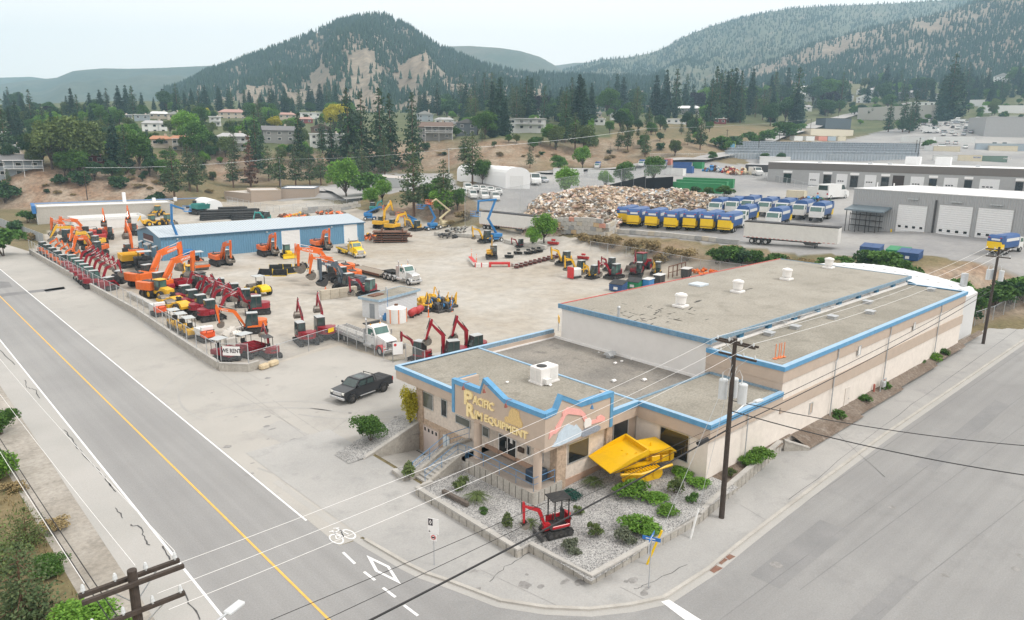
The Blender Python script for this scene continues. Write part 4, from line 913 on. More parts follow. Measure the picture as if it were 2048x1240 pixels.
def excavator(name,size,body,boom=None,pose=(48,-85,-20),swing=0,canopy=False,roof=None,text=None,glass=None,cw=None):
 D=EX[size];boom=boom or body;glass=glass or C_GLS;roof=roof or C_GRY;small=size in('midi','mini','micro')
 def f():
  root=empty(name)
  for s in(-1,1):track(root,D['tl'],D['tw'],D['th'],s*(D['gw']/2-D['tw']/2))
  mb=MB();mb.box(-D['tl']*.22,D['tl']*.22,-D['gw']*.3,D['gw']*.3,D['th']*.35,D['z0']-.12,c=.05);mb.cyl((0,0,D['z0']-.14),(0,0,D['z0']),D['gw']*.26,None,16);mb.build('undercarriage',C_DRK,root)
  if small:
   x=D['tl']/2+.25;w=D['gw']/2;h=D['th']*.75;mb=MB()
   mb.prism([(x,.02),(x+.14,.0),(x+.08,h*.5),(x+.16,h),(x+.08,h),(x,h*.5)],-w,w,'y');mb.box(D['tl']*.2,x+.02,-w*.45,-w*.3,h*.35,h*.6);mb.box(D['tl']*.2,x+.02,w*.3,w*.45,h*.35,h*.6);mb.build('dozer_blade',C_DRK if body is not C_YEL else C_DRK,root)
  R=Matrix.Rotation(radians(swing),4,'Z')
  def M():m=MB();m.T=R;return m
  x0,x1,w,z0,z1=D['x0'],D['x1'],D['bw']/2,D['z0'],D['z1'];ca=D['cab']
  mb=M()
  if small:
   n=10;P=[(x1,-w*.95),(x1*1.0,w*.95)]+[(x0*sin(pi*k/n)**.7 if 0<k<n else 0,w*cos(pi*k/n))for k in range(n+1)]
   P=[(x1,-w*.9),(x1,w*.9)]+[(min(.0,0)+x0*(sin(pi*k/n)**.75 if 0<k<n else 0),w*cos(pi*k/n))for k in range(n+1)]
   mb.prism(P,z0+.02,z0+.14*(z1-z0),'z')
   b=mb.build('swing_deck',C_DRK,root);mb=M()
   Q=[(ca[0]-.02,w*.97)]+[(min(ca[0]-.02,x0*(sin(pi*k/n)**.75 if 0<k<n else 0)),w*cos(pi*k/n))for k in range(1,n)]+[(ca[0]-.02,-w*.97)]
   mb.prism(Q,z0+.14*(z1-z0),z1+.16,'z');mb.box(ca[0],x1*.8,-w*.95,ca[2]-.03,z0+.14*(z1-z0),z1-.05,c=.08);mb.box(ca[0],x1*.9,ca[3]+.01,w*.95,z0+.14*(z1-z0),z0+.5*(z1-z0),c=.03);mb.build('engine_cover',body,root)
   mb=M();mb.box(x0-.005,x0+.2,-w*.4,w*.4,z0+.55*(z1-z0),z0+.8*(z1-z0));mb.build('rear_grille',C_DRK,root)
  else:
   cx=x0+.95
   mb.prism([(x0+.25,-w),(x0+.05,-w*.55),(x0,0),(x0+.05,w*.55),(x0+.25,w),(cx,w),(cx,-w)],z0+.12,z1,'z');mb.build('counterweight',cw or body,root)
   mb=M();mb.box(cx+.01,x1,-w,-.52,z0+.1,z1-.12,c=.06);mb.box(cx+.01,ca[0]-.04,-.5,w,z0+.1,z1-.08,c=.06);mb.build('engine_cover',body,root)
   mb=M();mb.box(cx-.3,x1-.05,-w+.02,w-.02,z0,z0+.12);mb.box(cx+.05,cx+1.1,-w*.7,w*.7,z1-.1,z1+.06,c=.03);mb.cyl((cx+.3,-w*.5,z1),(cx+.3,-w*.5,z1+.4),.08,None,8);mb.build('swing_deck',C_DRK,root)
   mb=M()
   for y in(-w+.05,-.6):mb.tube([(cx+.4,y,z1),(cx+.4,y,z1+.45),(x1-.2,y,z1+.35),(x1-.2,y,z1-.1)],.025,5)
   mb.build('handrail',C_DRK,root)
  a0,a1,b0,b1,zt=ca;mb=M()
  if canopy:
   for x in(a0+.05,a1-.12):
    for y in(b0+.04,b1-.04):mb.box(x-.03,x+.03,y-.03,y+.03,z1-.05,zt-.06)
   mb.box(a0+.25,a0+.6,b0+.25,b1-.25,z0+.3,z1-.1,c=.04);mb.box(a0+.18,a0+.3,b0+.25,b1-.25,z1-.15,z1+.5,c=.04)
   mb.tube([(a1-.25,b0+.3,z0+.3),(a1-.3,b0+.3,z1+.2)],.03,5);mb.tube([(a1-.25,b1-.3,z0+.3),(a1-.3,b1-.3,z1+.2)],.03,5)
   mb.build('canopy_frame',C_BLK,root);mb=M();mb.box(a0-.08,a1+.08,b0-.06,b1+.06,zt-.06,zt+.02,c=.03);mb.build('canopy_roof',roof if roof is not C_GRY else C_BLK,root)
  else:
   zb=z0+.05;h=zt-zb;sl=.16*(a1-a0)
   mb.prism([(a0,zb),(a1,zb),(a1,zb+h*.42),(a1-sl,zt-.06),(a0,zt-.06)],b0,b1,'y');cb=mb.build('cab',C_DRK,root)
   mb=M();g=.012
   for y,s in((b0,-1),(b1,1)):
    q=[(a0+.1,zb+h*.42),(a0+.1,zt-.16),(a0+(a1-a0)*.42,zt-.16),(a0+(a1-a0)*.42,zb+h*.42)];p=[(a0+(a1-a0)*.5,zb+h*.14),(a0+(a1-a0)*.5,zt-.16),(a1-sl-.06,zt-.16),(a1-.09,zb+h*.44),(a1-.09,zb+h*.14)]
    for o in(q,p):mb.prism(o,y,y+s*g,'y')
   mb.add([(a1+g,b0+.08,zb+h*.1),(a1+g,b1-.08,zb+h*.1),(a1+g,b1-.08,zb+h*.42),(a1+g,b0+.08,zb+h*.42),(a1-sl+.0+g,b0+.08,zt-.14),(a1-sl+g,b1-.08,zt-.14)],[(0,1,2,3),(3,2,5,4)])
   mb.prism([(b0+.1,zb+h*.45),(b1-.1,zb+h*.45),(b1-.1,zt-.16),(b0+.1,zt-.16)],a0-g,a0,'x');mb.build('cab_glazing',glass,cb)
   mb=M();mb.box(a0-.02,a1-sl+.06,b0-.02,b1+.02,zt-.06,zt+.02,c=.03);mb.build('cab_roof',roof,cb)
  y0=0 if not small else min(0,b0*.3-.05)
  if size=='micro':y0=0
  a,sa,ba=pose;L=D['bl'];P0=(D['px'],D['pz']);P1=pol(P0,a+17,L*.5);P2=pol(P1,a-24,L*.55);Pm=pol(P1,a-2,L*.06)
  mb=M();bt=D['bt'];limb(mb,[P0,pol(P0,a+17,L*.3),P1,Pm,pol(P2,a-24+180,L*.2),P2],[bt*.5,bt*.9,bt,bt*.98,bt*.7,bt*.42],D['hy'],y0)
  if small:mb.box(x1*.8,P0[0]+.1,y0-.16,y0+.16,P0[1]-.3,P0[1]+.05)
  bm=mb.build('boom',boom,root)
  if text:
   for s in(-1,1):
    d=radians(a-24);T=R@Matrix(((s*cos(d)*-1,-sin(d)*1,0,P1[0]*.42+P2[0]*.58),(0,0,s,y0+s*(D['hy']+.012)),(s*sin(d)*-1,cos(d),0,P1[1]*.42+P2[1]*.58),(0,0,0,1)))
    mb=MB();mb.text(text,bt*.5,T,.004,bold=.02);mb.build('boom_lettering',C_SIGN,bm)
  S0=pol(P2,sa+180,D['sl']*.22);S1=pol(P2,sa,D['sl']*.9)
  mb=M();st=D['st'];limb(mb,[S0,P2,pol(P2,sa,D['sl']*.3),S1],[st*.5,st*1.15,st*.85,st*.5],D['hy']*.8,y0);mb.build('stick',boom,root)
  mb=M();k=D['bk'];b=sa+ba
  arc=[pol(S1,b+78-t*23,k*(.55+.33*sin(pi*min(t,8)/8)))for t in range(9)]
  out=[S1]+arc;inn=[pol(p,heading2(p,S1),k*.1)for p in arc[::-1]]
  mb.prism(out+[pol(S1,b-100,k*.2)],y0-k*.5,y0-k*.45,'y');mb.prism(out+[pol(S1,b-100,k*.2)],y0+k*.45,y0+k*.5,'y');mb.prism(arc+inn,y0-k*.45,y0+k*.45,'y')
  tip=arc[-1]
  for t in range(5):yy=y0-k*.42+k*.21*t;mb.prism([tip,pol(tip,b-118,k*.2),pol(tip,b-80,k*.1)],yy-k*.03,yy+k*.03,'y')
  mb.build('bucket',C_STL if body is not C_SLT else C_DRK,root)
  mb=M();r=bt*.12
  def ram(p,q,y,r=r):
   m=((p[0]*.45+q[0]*.55),(p[1]*.45+q[1]*.55));mb.cyl((p[0],y,p[1]),(m[0],y,m[1]),r,None,8,0);mb.cyl((m[0],y,m[1]),(q[0],y,q[1]),r*.55,None,8,1)
  ba_=(P0[0]+bt*.55,P0[1]-bt*.75)
  if small:ram(ba_,pol(P1,a-110,bt*.45),y0)
  else:
   for s in(-1,1):ram(ba_,pol(P1,a-90,bt*.15),y0+s*(D['hy']+r))
  ram(pol(P1,a+95,bt*.75),pol(S0,sa+90,st*.1),y0);ram(pol(S0,sa+100,st*.75),pol(S1,sa+120,st*1.0),y0)
  mb.build('hydraulic_ram',[C_DRK if boom is C_YEL else boom if not small else C_DRK,C_CHR],root)
  return root
 return f
def heading2(p,q):return math.degrees(atan2(q[1]-p[1],q[0]-p[0]))
def wheel(root,x,y,r,w,rim=None,side=None,name='wheel',z=None,lug=False):
 z=r if z is None else z;s=side or(1 if y>0 else-1);mb=MB();n=20
 prof=[(r*.62,-w/2),(r*.93,-w/2),(r,-w*.36),(r,w*.36),(r*.93,w/2),(r*.62,w/2)];v=[];f=[]
 for k in range(n):
  a=2*pi*k/n
  for rr,yy in prof:v.append((x+rr*cos(a),y+yy,z+rr*sin(a)))
 m=len(prof)
 for k in range(n):
  for j in range(m-1):f.append((k*m+j,k*m+j+1,((k+1)%n)*m+j+1,((k+1)%n)*m+j))
 mb.add(v,[t[::-1]for t in f])
 if lug:
  for k in range(16):a=2*pi*k/16;mb.cyl((x+r*cos(a),y-w*.45,z+r*sin(a)),(x+r*cos(a+.2),y+w*.45,z+r*sin(a+.2)),.035,None,4)
 t=mb.build(name,C_BLK,root)
 mb=MB();mb.cyl((x,y-s*w*.3,z),(x,y+s*w*.36,z),r*.63,r*.6,16);mb.cyl((x,y+s*w*.36,z),(x,y+s*w*.5,z),r*.22,r*.16,10)
 mb.build('rim',rim or C_ALU,t);return t
def glasspatch(mb,P,off):
 """thin pane over a quad, pushed out along its normal"""
 P=[Vector(p)for p in P];n=(P[1]-P[0]).cross(P[2]-P[0]).normalized()*off
 k=len(P);mb.add([tuple(p+n)for p in P]+[tuple(p-n*.5)for p in P],[tuple(range(k)),tuple(range(k,2*k))[::-1]]+[(i,k+i,k+(i+1)%k,(i+1)%k)for i in range(k)])
def pickup(name,paint,L=6.2,W=2.05,bed='cover',rim=None,H=1.95,r=.44,rack=True):
 def f():
  root=empty(name);h=W/2
  z0=.52;zb=1.22;cx0,cx1=-.75,1.35
  xf,xr=L/2,-L/2
  mb=MB();prof=[(xr+.02,z0+.08),(xr,1.28),(cx0-.02,1.32),(cx0-.02,z0-.02),(xf-.2,z0-.02),(xf-.03,z0+.3),(xf,z0+.62),(xf-.1,1.22),(cx1+.55,1.36),(cx1+.35,1.38),(cx0,1.4)]
  low=[(xr+.02,z0+.06),(xr,1.3),(cx0,1.34),(cx1+.5,1.36),(xf-.12,1.24),(xf,z0+.62),(xf-.04,z0)]
  mb.prism(low,-h+.04,h-.04,'y')
  for s in(-1,1):
   for x in(xf-1.0,xr+1.25):mb.prism([(x+cos(pi*k/8)*.62,r+sin(pi*k/8)*.6+.02)for k in range(9)]+[(x-cos(pi*k/8)*.5,r+sin(pi*k/8)*.48+.02)for k in range(9)],s*(h-.06),s*(h+.03),'y')
  body=mb.build('body',paint,root)
  mb=MB();zt=H;ch=h-.18
  v=[(cx0,-h+.07,1.33),(cx1+.42,-h+.07,1.36),(cx1-.28,-ch,zt-.02),(cx0+.12,-ch,zt-.02)]
  mb.add([v[0],v[1],v[2],v[3]]+[(p[0],-p[1],p[2])for p in v],[(0,1,2,3),(7,6,5,4),(1,5,6,2),(3,2,6,7),(4,0,3,7),(0,4,5,1)])
  mb.box(cx0+.15,cx1-.32,-ch+.06,ch-.06,zt-.02,zt+.03,c=.02);cab=mb.build('cab',paint,root)
  mb=MB()
  def lerp(a,b,t):return Vector(a).lerp(Vector(b),t)
  for s in(1,-1):
   q=[Vector((p[0],p[1]*s,p[2]))for p in v]
   for t0,t1 in((.06,.42),(.5,.9)):
    a=q[0].lerp(q[1],t0);b=q[0].lerp(q[1],t1);c=q[3].lerp(q[2],t1);d=q[3].lerp(q[2],t0)
    P=[a.lerp(d,.12),b.lerp(c,.12),c.lerp(b,.14),d.lerp(a,.14)]
    glasspatch(mb,P if s>0 else P[::-1],.015)
  a,b,c,d=[Vector(p)for p in(v[1],(v[1][0],-v[1][1],v[1][2]),(v[2][0],-v[2][1],v[2][2]),v[2])]
  glasspatch(mb,[a.lerp(c,.08),b.lerp(d,.08),c.lerp(a,.08),d.lerp(b,.08)],.015)
  a,b,c,d=[Vector(p)for p in((v[0][0],-v[0][1],v[0][2]),v[0],v[3],(v[3][0],-v[3][1],v[3][2]))]
  glasspatch(mb,[a.lerp(c,.12),b.lerp(d,.12),c.lerp(a,.12),d.lerp(b,.12)],.015)
  mb.box(.0,.75,-.5,.5,zt+.03,zt+.036);mb.build('cab_glazing',C_GLS,cab)
  for s in(-1,1):
   MB().box(cx1+.05,cx1+.2,s*(h-.02),s*(h+.2),1.42,1.66,c=.03).build('wing_mirror',paint,root)
   m=MB();m.box(xf-.14,xf+.01,s*(h-.42),s*(h-.08),.98,1.2,c=.02);m.build('headlight',C_LAMP,root)
   m=MB();m.box(xr-.012,xr+.1,s*(h-.2),s*(h-.03),.95,1.28);m.build('tail_light',C_RLAMP,root)
   m=MB();m.box(cx0+.1,cx1-.1,s*(h-.02),s*(h+.1),.48,.53);m.build('side_step',C_ALU,root)
  mb=MB();mb.box(xf-.08,xf+.02,-h+.46,h-.46,.86,1.2,c=.02)
  for z in(.95,1.05,1.14):mb.box(xf+.02,xf+.03,-h+.5,h-.5,z-.02,z+.02)
  mb.build('grille',C_CHR,root)
  mb=MB();mb.box(xf-.1,xf+.12,-h+.05,h-.05,.5,.76,c=.04);mb.box(xr-.12,xr+.05,-h+.08,h-.08,.52,.7,c=.03);mb.build('bumper',C_CHR,root)
  for s in(-1,1):
   for x in(xf-1.0,xr+1.25):wheel(root,x,s*(h-.1),r,.34,rim or C_DRK)
  mb=MB()
  if bed=='cover':
   mb.box(xr+.1,cx0-.1,-h+.12,h-.12,1.3,1.37,c=.02)
   for k in range(1,4):x=xr+.1+(cx0-.2-xr)*k/4;mb.box(x-.015,x+.015,-h+.14,h-.14,1.37,1.385)
   mb.build('bed_cover',C_TAR,root)
   mb=MB();mb.tube([(cx0-.25,-h+.15,1.35),(cx0-.12,-h+.25,H+.06),(cx0-.12,h-.25,H+.06),(cx0-.25,h-.15,1.35)],.04,6);mb.build('headache_rack',C_BLK,root)
  else:
   mb.box(xr+.08,cx0-.08,-h+.16,h-.16,1.3,1.345);mb.build('cargo_bed',C_DRK,root)
  return root
 return f
def car(name,paint,L=4.4,W=1.8,H=1.5,van=False):
 def f():
  root=empty(name);h=W/2;z0=.3
  if van:P=[(-L/2,z0),(-L/2,H-.05),(-L/2+.1,H),(L/2-1.7,H),(L/2-.9,H*.62),(L/2-.08,H*.5),(L/2,z0+.2),(L/2-.05,z0)]
  else:P=[(-L/2,z0),(-L/2,.85),(-L/2+.12,.98),(L/2-1.25,.98),(L/2-.1,.8),(L/2,.55),(L/2-.04,z0)]
  mb=MB();mb.prism(P,-h,h,'y');b=mb.build('body',paint,root);mb=MB()
  if van:
   for s in(-1,1):mb.prism([(L/2-1.62,H-.12),(L/2-1.05,H*.64),(L/2-2.2,H*.64),(L/2-2.2,H-.12)],s*h,s*(h+.012),'y')
   glasspatch(mb,[(L/2-1.66,-h+.12,H-.06),(L/2-.93,-h+.1,H*.64),(L/2-.93,h-.1,H*.64),(L/2-1.66,h-.12,H-.06)],.012)
   mb.prism([(-h+.2,H*.6),(h-.2,H*.6),(h-.25,H-.2),(-h+.25,H-.2)],-L/2-.012,-L/2,'x');mb.build('glazing',C_GLS,b)
  else:
   mb.prism([(-L/2+.15,.97),(-L/2+.5,H-.04),(L/2-2.1,H-.04),(L/2-1.3,.97)],-h+.12,h-.12,'y');mb.build('glazing',C_GLS,b)
   mb=MB();mb.box(-L/2+.5,L/2-2.15,-h+.14,h-.14,H-.05,H,c=.03);mb.build('roof',paint,b)
  for s in(-1,1):
   for x in(L/2-.85,-L/2+.8):wheel(root,x,s*(h-.1),.33,.22,C_ALU)
   m=MB();m.box(L/2-.1,L/2+.01,s*(h-.45),s*(h-.1),.58,.72);m.build('headlight',C_LAMP,root)
   m=MB();m.box(-L/2-.012,-L/2+.05,s*(h-.3),s*(h-.05),.7,.95);m.build('tail_light',C_RLAMP,root)
  return root
 return f
def truck_front(root,cabm,hoodm,x0,fender=None,sleeper=False,W=2.4):
 """long-nosed lorry front: frame forward of x0; cab x0..x0+1.7, bonnet to x0+3.5"""
 h=W/2;mb=MB();mb.prism([(x0,.95),(x0,2.95),(x0+.1,3.05),(x0+1.3,3.0),(x0+1.75,2.15),(x0+1.75,.95)],-h+.2,h-.2,'y');cab=mb.build('cab',cabm,root)
 mb=MB()
 for s in(-1,1):mb.prism([(x0+.25,2.05),(x0+.25,2.75),(x0+1.2,2.75),(x0+1.55,2.05)],s*(h-.2),s*(h-.185),'y')
 glasspatch(mb,[(x0+1.34,-h+.32,2.93),(x0+1.72,-h+.3,2.22),(x0+1.72,h-.3,2.22),(x0+1.34,h-.32,2.93)],.015);mb.build('windscreen',C_GLT,cab)
 mb=MB();mb.prism([(x0+1.76,.95),(x0+1.76,2.12),(x0+3.35,1.82),(x0+3.5,1.6),(x0+3.5,.9)],-h+.42,h-.42,'y');mb.build('bonnet',hoodm,root)
 for s in(-1,1):
  mb=MB();xc=x0+2.75
  mb.prism([(xc+cos(pi*k/8)*.72,.55+sin(pi*k/8)*.72)for k in range(9)]+[(xc-cos(pi*k/8)*.6,.55+sin(pi*k/8)*.6)for k in range(9)],s*(h-.42),s*h,'y');mb.box(xc+.55,x0+3.5,s*(h-.42),s*(h-.03),.65,1.15,c=.05);mb.build('mudguard',fender or hoodm,root)
  MB().box(x0+3.46,x0+3.52,s*(h-.38),s*(h-.12),.9,1.1,c=.02).build('headlight',C_LAMP,root)
  mb=MB();mb.cyl((x0-.1,s*(h-.22),.9),(x0-.1,s*(h-.22),3.6),.1,None,10);mb.cyl((x0-.1,s*(h-.22),3.6),(x0-.22,s*(h-.22),3.85),.08,None,10);mb.build('exhaust_stack',C_CHR,root)
  mb=MB();mb.cyl((x0-.6,s*(h-.32),.75),(x0+1.0,s*(h-.32),.75),.32,None,14);mb.build('fuel_tank',C_ALU,root)
  mb=MB();mb.box(x0+1.5,x0+1.6,s*(h+.05),s*(h+.22),1.9,2.5,c=.02);mb.tube([(x0+1.5,s*(h-.2),2.4),(x0+1.55,s*(h+.1),2.4)],.02,5);mb.build('wing_mirror',C_CHR,root)
  wheel(root,x0+2.75,s*(h-.18),.52,.3)
  for d in(0,):MB().ball((x0+.3,s*(h-.55),3.12),.09,nu=8,nv=5).build('beacon',C_ALAMP,root)
 mb=MB();mb.box(x0+3.49,x0+3.53,-h+.5,h-.5,.95,1.68,c=.01);mb.build('grille',C_CHR,root)
 mb=MB();mb.box(x0+3.5,x0+3.75,-h+.02,h-.02,.45,.82,c=.05);mb.build('bumper',C_CHR,root)
def chassis(root,xr,x1,axles,dual=True,W=2.4):
 mb=MB();mb.box(xr,x1,-.5,-.38,.7,.95);mb.box(xr,x1,.38,.5,.7,.95)
 for a in axles:mb.cyl((a,-W/2+.2,.52),(a,W/2-.2,.52),.12,None,8)
 mb.build('chassis',C_DRK,root)
 for a in axles:
  for s in(-1,1):wheel(root,a,s*(W/2-.3),.52,.56)
def semi_tractor():
 root=empty('semi_truck');truck_front(root,C_WH,C_ALU,0.3,C_ALU);chassis(root,-4.6,3.9,(-1.5,-2.85,-4.1))
 mb=MB();mb.box(-.75,.15,-.95,.95,1.05,2.9,c=.06);mb.build('sleeper',C_ALU,root)
 mb=MB();mb.box(-2.9,-1.3,-.45,.45,.96,1.15,c=.03);mb.box(-4.5,-3.2,-.42,.42,.96,1.3,c=.04);mb.build('fifth_wheel',C_DRK,root)
 mb=MB()
 for s in(-1,1):
  for a in(-1.5,-2.85,-4.1):mb.prism([(a+cos(pi*k/6)*.68,.5+sin(pi*k/6)*.68)for k in range(7)]+[(a-cos(pi*k/6)*.62,.5+sin(pi*k/6)*.62)for k in range(7)],s*.62,s*1.2,'y')
 mb.build('mudguard',C_ALU,root);return root
def lowboy():
 root=empty('lowbed_trailer');mb=MB();mb.box(-10.5,-1.0,-1.3,1.3,.5,.78);mb.build('deck',mat('old_deck_planks',(.27,.23,.185),.9,var=.3,vs=6),root)
 mb=MB();mb.box(-10.5,-1,-1.34,-1.3,.42,.82);mb.box(-10.5,-1,1.3,1.34,.42,.82);mb.build('side_frame',C_RST,root)
 mb=MB();mb.prism([(-1,.5),(-1,.8),(-.2,1.5),(2.6,1.62),(2.6,1.35),(.2,1.2),(-.4,.5)],-.62,.62,'y')
 for k in range(6):mb.box(-.3+k*.45,-.1+k*.45,-1.1,1.1,1.5,1.6)
 mb.build('gooseneck',C_BLK,root)
 mb=MB();mb.box(-13.4,-10.5,-.6,.6,.7,1.0);mb.build('rear_bogie',C_RST,root)
 for a in(-12.8,-11.6):
  for s in(-1,1):wheel(root,a,s*.95,.48,.5)
 return root
def flatbed(cabm,hoodm,L=6.6,deckm=None,fender=None,box=False,name='flatbed_truck',axles=(-3.6,-4.9)):
 def f():
  root=empty(name);truck_front(root,cabm,hoodm,1.0,fender);chassis(root,-L+.3,4.5,axles)
  mb=MB();mb.box(-L,.7,-1.28,1.28,1.0,1.22,c=.02);mb.build('flat_deck',deckm or C_DRK,root)
  mb=MB();mb.box(-L,.7,-1.32,-1.28,.92,1.3);mb.box(-L,.7,1.28,1.32,.92,1.3);mb.box(.62,.72,-1.25,1.25,1.22,2.6);mb.build('deck_frame',C_ALU if not box else C_YEL2,root)
  mb=MB()
  for s in(-.85,.85):
   for k in range(16):x=-L+.3+k*(L+.2)/16;mb.box(x,x+.22,s-.3,s+.3,1.22,1.235)
  mb.build('deck_tread',C_DRK,root)
  mb=MB()
  for s in(-1,1):mb.box(-3.0,-1.2,s*.7,s*1.22,.45,.95,c=.02)
  mb.build('tool_box',C_DRK if not box else C_YEL2,root)
  mb=MB();mb.box(.3,.95,-1.1,1.1,3.05,3.2,c=.03);mb.build('light_bar',C_BLK,root)
  return root
 return f
C_GBL=mat('refuse_truck_blue',(.02,.085,.26),.4,var=.08,dirt=.12,rnd=.05)
def garbage_truck():
 root=empty('garbage_truck');mb=MB();mb.prism([(-1.12,1.15),(1.12,1.15),(1.2,1.6),(1.2,2.9),(1.0,3.35),(.5,3.5),(-.5,3.5),(-1.0,3.35),(-1.2,2.9),(-1.2,1.6)],-3.6,2.2,'x');mb.build('hopper_body',C_GBL,root)
 mb=MB();mb.prism([(-3.6,1.9),(-4.6,1.95),(-5.05,2.4),(-4.9,3.0),(-4.4,3.45),(-3.6,3.5)],-1.2,1.2,'y');mb.build('tailgate',C_GBL,root)
 mb=MB();mb.prism([(-3.6,.95),(-4.5,.8),(-5.15,1.1),(-5.1,2.35),(-4.6,1.9),(-3.6,1.85)],-1.15,1.15,'y');mb.box(-5.3,-5.1,-1.1,1.1,.75,.9);mb.build('rear_hopper',C_YEL2,root)
 mb=MB()
 for s in(-1,1):mb.box(-3.2,1.9,s*1.2,s*1.215,2.3,2.85)
 mb.box(-5.01,-4.985,-.85,.55,2.5,2.9);mb.build('side_panel_sign',C_WH,root)
 mb=MB();mb.prism([(2.3,.8),(2.3,2.8),(3.9,2.75),(4.2,1.9),(4.25,.8)],-1.15,1.15,'y');cab=mb.build('cab',C_WH,root)
 mb=MB();glasspatch(mb,[(3.93,-1.0,2.68),(4.2,-1.0,1.9),(4.2,1.0,1.9),(3.93,1.0,2.68)],.015)
 for s in(-1,1):mb.prism([(2.7,1.9),(2.7,2.6),(3.7,2.6),(3.95,1.9)],s*1.15,s*1.165,'y')
 mb.build('windscreen',C_GLT,cab)
 mb=MB();mb.box(-3.6,4.0,-.5,.5,.7,1.1);mb.build('chassis',C_DRK,root)
 for a in(3.2,-1.9,-3.1):
  for s in(-1,1):wheel(root,a,s*.98,.52,.42)
 for s in(-1,1):MB().box(-5.0,-4.94,s*.8,s*1.1,3.0,3.12).build('tail_light',C_RLAMP,root)
 return root
def box_trailer(L=16.0,m=None,top=None,H=4.1,zf=1.15,axles=3):
 def f():
  root=empty('semi_trailer');mb=MB();mb.box(-L/2,L/2,-1.28,1.28,zf,H,c=.03);mb.build('trailer_box',m or mat('dull_trailer_panel',(.68,.675,.65),.5,.05,var=.06,vs=.8,dirt=.12),root)
  if top:mb=MB();mb.box(-L/2-.03,L/2+.03,-1.31,1.31,H-.12,H+.1,c=.05);mb.build('roof_tarpaulin',top,root)
  mb=MB();mb.box(-L/2+.3,L/2-3,-.5,.5,.85,zf);mb.box(L/2-3.9,L/2-3.7,-.9,-.7,.05,zf);mb.box(L/2-3.9,L/2-3.7,.7,.9,.05,zf);mb.prism([(L/2-6.2,zf),(L/2-3.2,zf),(L/2-4.0,.55),(L/2-5.4,.55)],-1.2,-1.1,'y');mb.build('underframe',C_DRK,root)
  mb=MB()
  for k in range(int(L/.8)):mb.box(-L/2+k*.8,-L/2+k*.8+.4,-1.29,-1.28,zf+.05,zf+.13)
  mb.build('reflector_strip',mat('red_reflector',(.5,.06,.05),.5),root)
  for k in range(axles):
   for s in(-1,1):wheel(root,-L/2+1.6+k*1.3,s*.95,.5,.56)
  return root
 return f
def boom_lift(arm,knots,basket=None,tele=None,base=None):
 """articulated work platform; knots: points (x,z) of the folded arm from the turret to the basket"""
 base=base or arm;basket=basket or arm
 def f():
  root=empty('boom_lift');mb=MB();mb.box(-1.5,1.5,-.7,.7,.5,.95,c=.05);mb.build('drive_chassis',base,root)
  for x in(-1.2,1.2):
   for s in(-1,1):wheel(root,x,s*.98,.48,.36,C_WH)
  mb=MB();mb.cyl((0,0,.95),(0,0,1.1),.6,None,14);mb.box(-1.6,.7,-.9,-.25,1.1,1.9,c=.08);mb.box(-1.6,.7,.25,.9,1.1,1.9,c=.08);mb.build('turret',C_WH if base is not arm else arm,root)
  for i,(a,b)in enumerate(zip(knots,knots[1:])):
   mb=MB();w=.52-.05*i;limb(mb,[a,b],[w,w*.85],.14);mb.cyl((a[0],-.2,a[1]),(a[0],.2,a[1]),w*.6,None,10)
   limb(mb,[(a[0],a[1]-.0),b],[.1,.1],.03,y=.22);limb(mb,[(a[0],a[1]-.0),b],[.1,.1],.03,y=-.22);mb.build('arm_section',arm,root)
  e=knots[-1];mb=MB();x0=e[0]if knots[-1][0]>knots[-2][0]else e[0]-1.2;z=e[1]-.5
  mb.box(x0,x0+1.2,-1.1,1.1,z,z+.08)
  for x in(x0,x0+1.2):
   for y in(-1.1,0,1.1):mb.cyl((x,y,z),(x,y,z+1.1),.03,None,5)
  for zz in(z+.55,z+1.1):mb.tube([(x0,-1.1,zz),(x0+1.2,-1.1,zz),(x0+1.2,1.1,zz),(x0,1.1,zz),(x0,-1.1,zz)],.035,5)
  mb.build('basket',basket,root);MB().box(x0+.3,x0+.9,.75,1.05,z+.7,z+1.25,c=.04).build('control_box',C_DRK,root)
  return root
 return f
def drum_roller(col=None,canopy=True,big=True,pads=False):
 col=col or C_YEL2
 def f():
  root=empty('drum_roller');mb=MB();mb.cyl((1.6,-1.05,.75),(1.6,1.05,.75),.75,None,24);mb.build('drum',C_STL,root)
  mb=MB();mb.box(.7,2.5,-1.2,-1.08,.55,.95);mb.box(.7,2.5,1.08,1.2,.55,.95);mb.box(2.42,2.55,-1.2,1.2,.55,.95);mb.box(.55,.8,-1.2,1.2,.5,1.0);mb.build('drum_frame',col,root)
  mb=MB();mb.prism([(.3,.7),(.3,1.3),(-.6,1.35),(-1.0,1.65),(-2.3,1.5),(-2.75,1.1),(-2.7,.75)],-.75,.75,'y');mb.build('engine_cover',col,root)
  for s in(-1,1):wheel(root,-1.5,s*.98,.7,.5,col,lug=True)
  mb=MB();mb.box(-.5,-.1,-.35,.35,1.35,1.75,c=.05);mb.box(-.62,-.5,-.35,.35,1.6,2.15,c=.04);mb.cyl((.2,0,1.3),(.05,0,1.9),.04,None,6);mb.cyl((.05,-.01,1.9),(.0,.0,1.95),.2,None,12);mb.build('driver_seat',C_BLK,root)
  if canopy:
   mb=MB();mb.tube([(-.75,-.68,1.4),(-.72,-.68,2.75),(-.5,-.68,2.85)],.06,6);mb.tube([(-.75,.68,1.4),(-.72,.68,2.75),(-.5,.68,2.85)],.06,6);mb.build('canopy_frame',C_BLK,root)
   mb=MB();mb.box(-.95,.9,-.8,.8,2.85,2.95,c=.03);mb.build('canopy_roof',C_GRY,root)
  return root
 return f
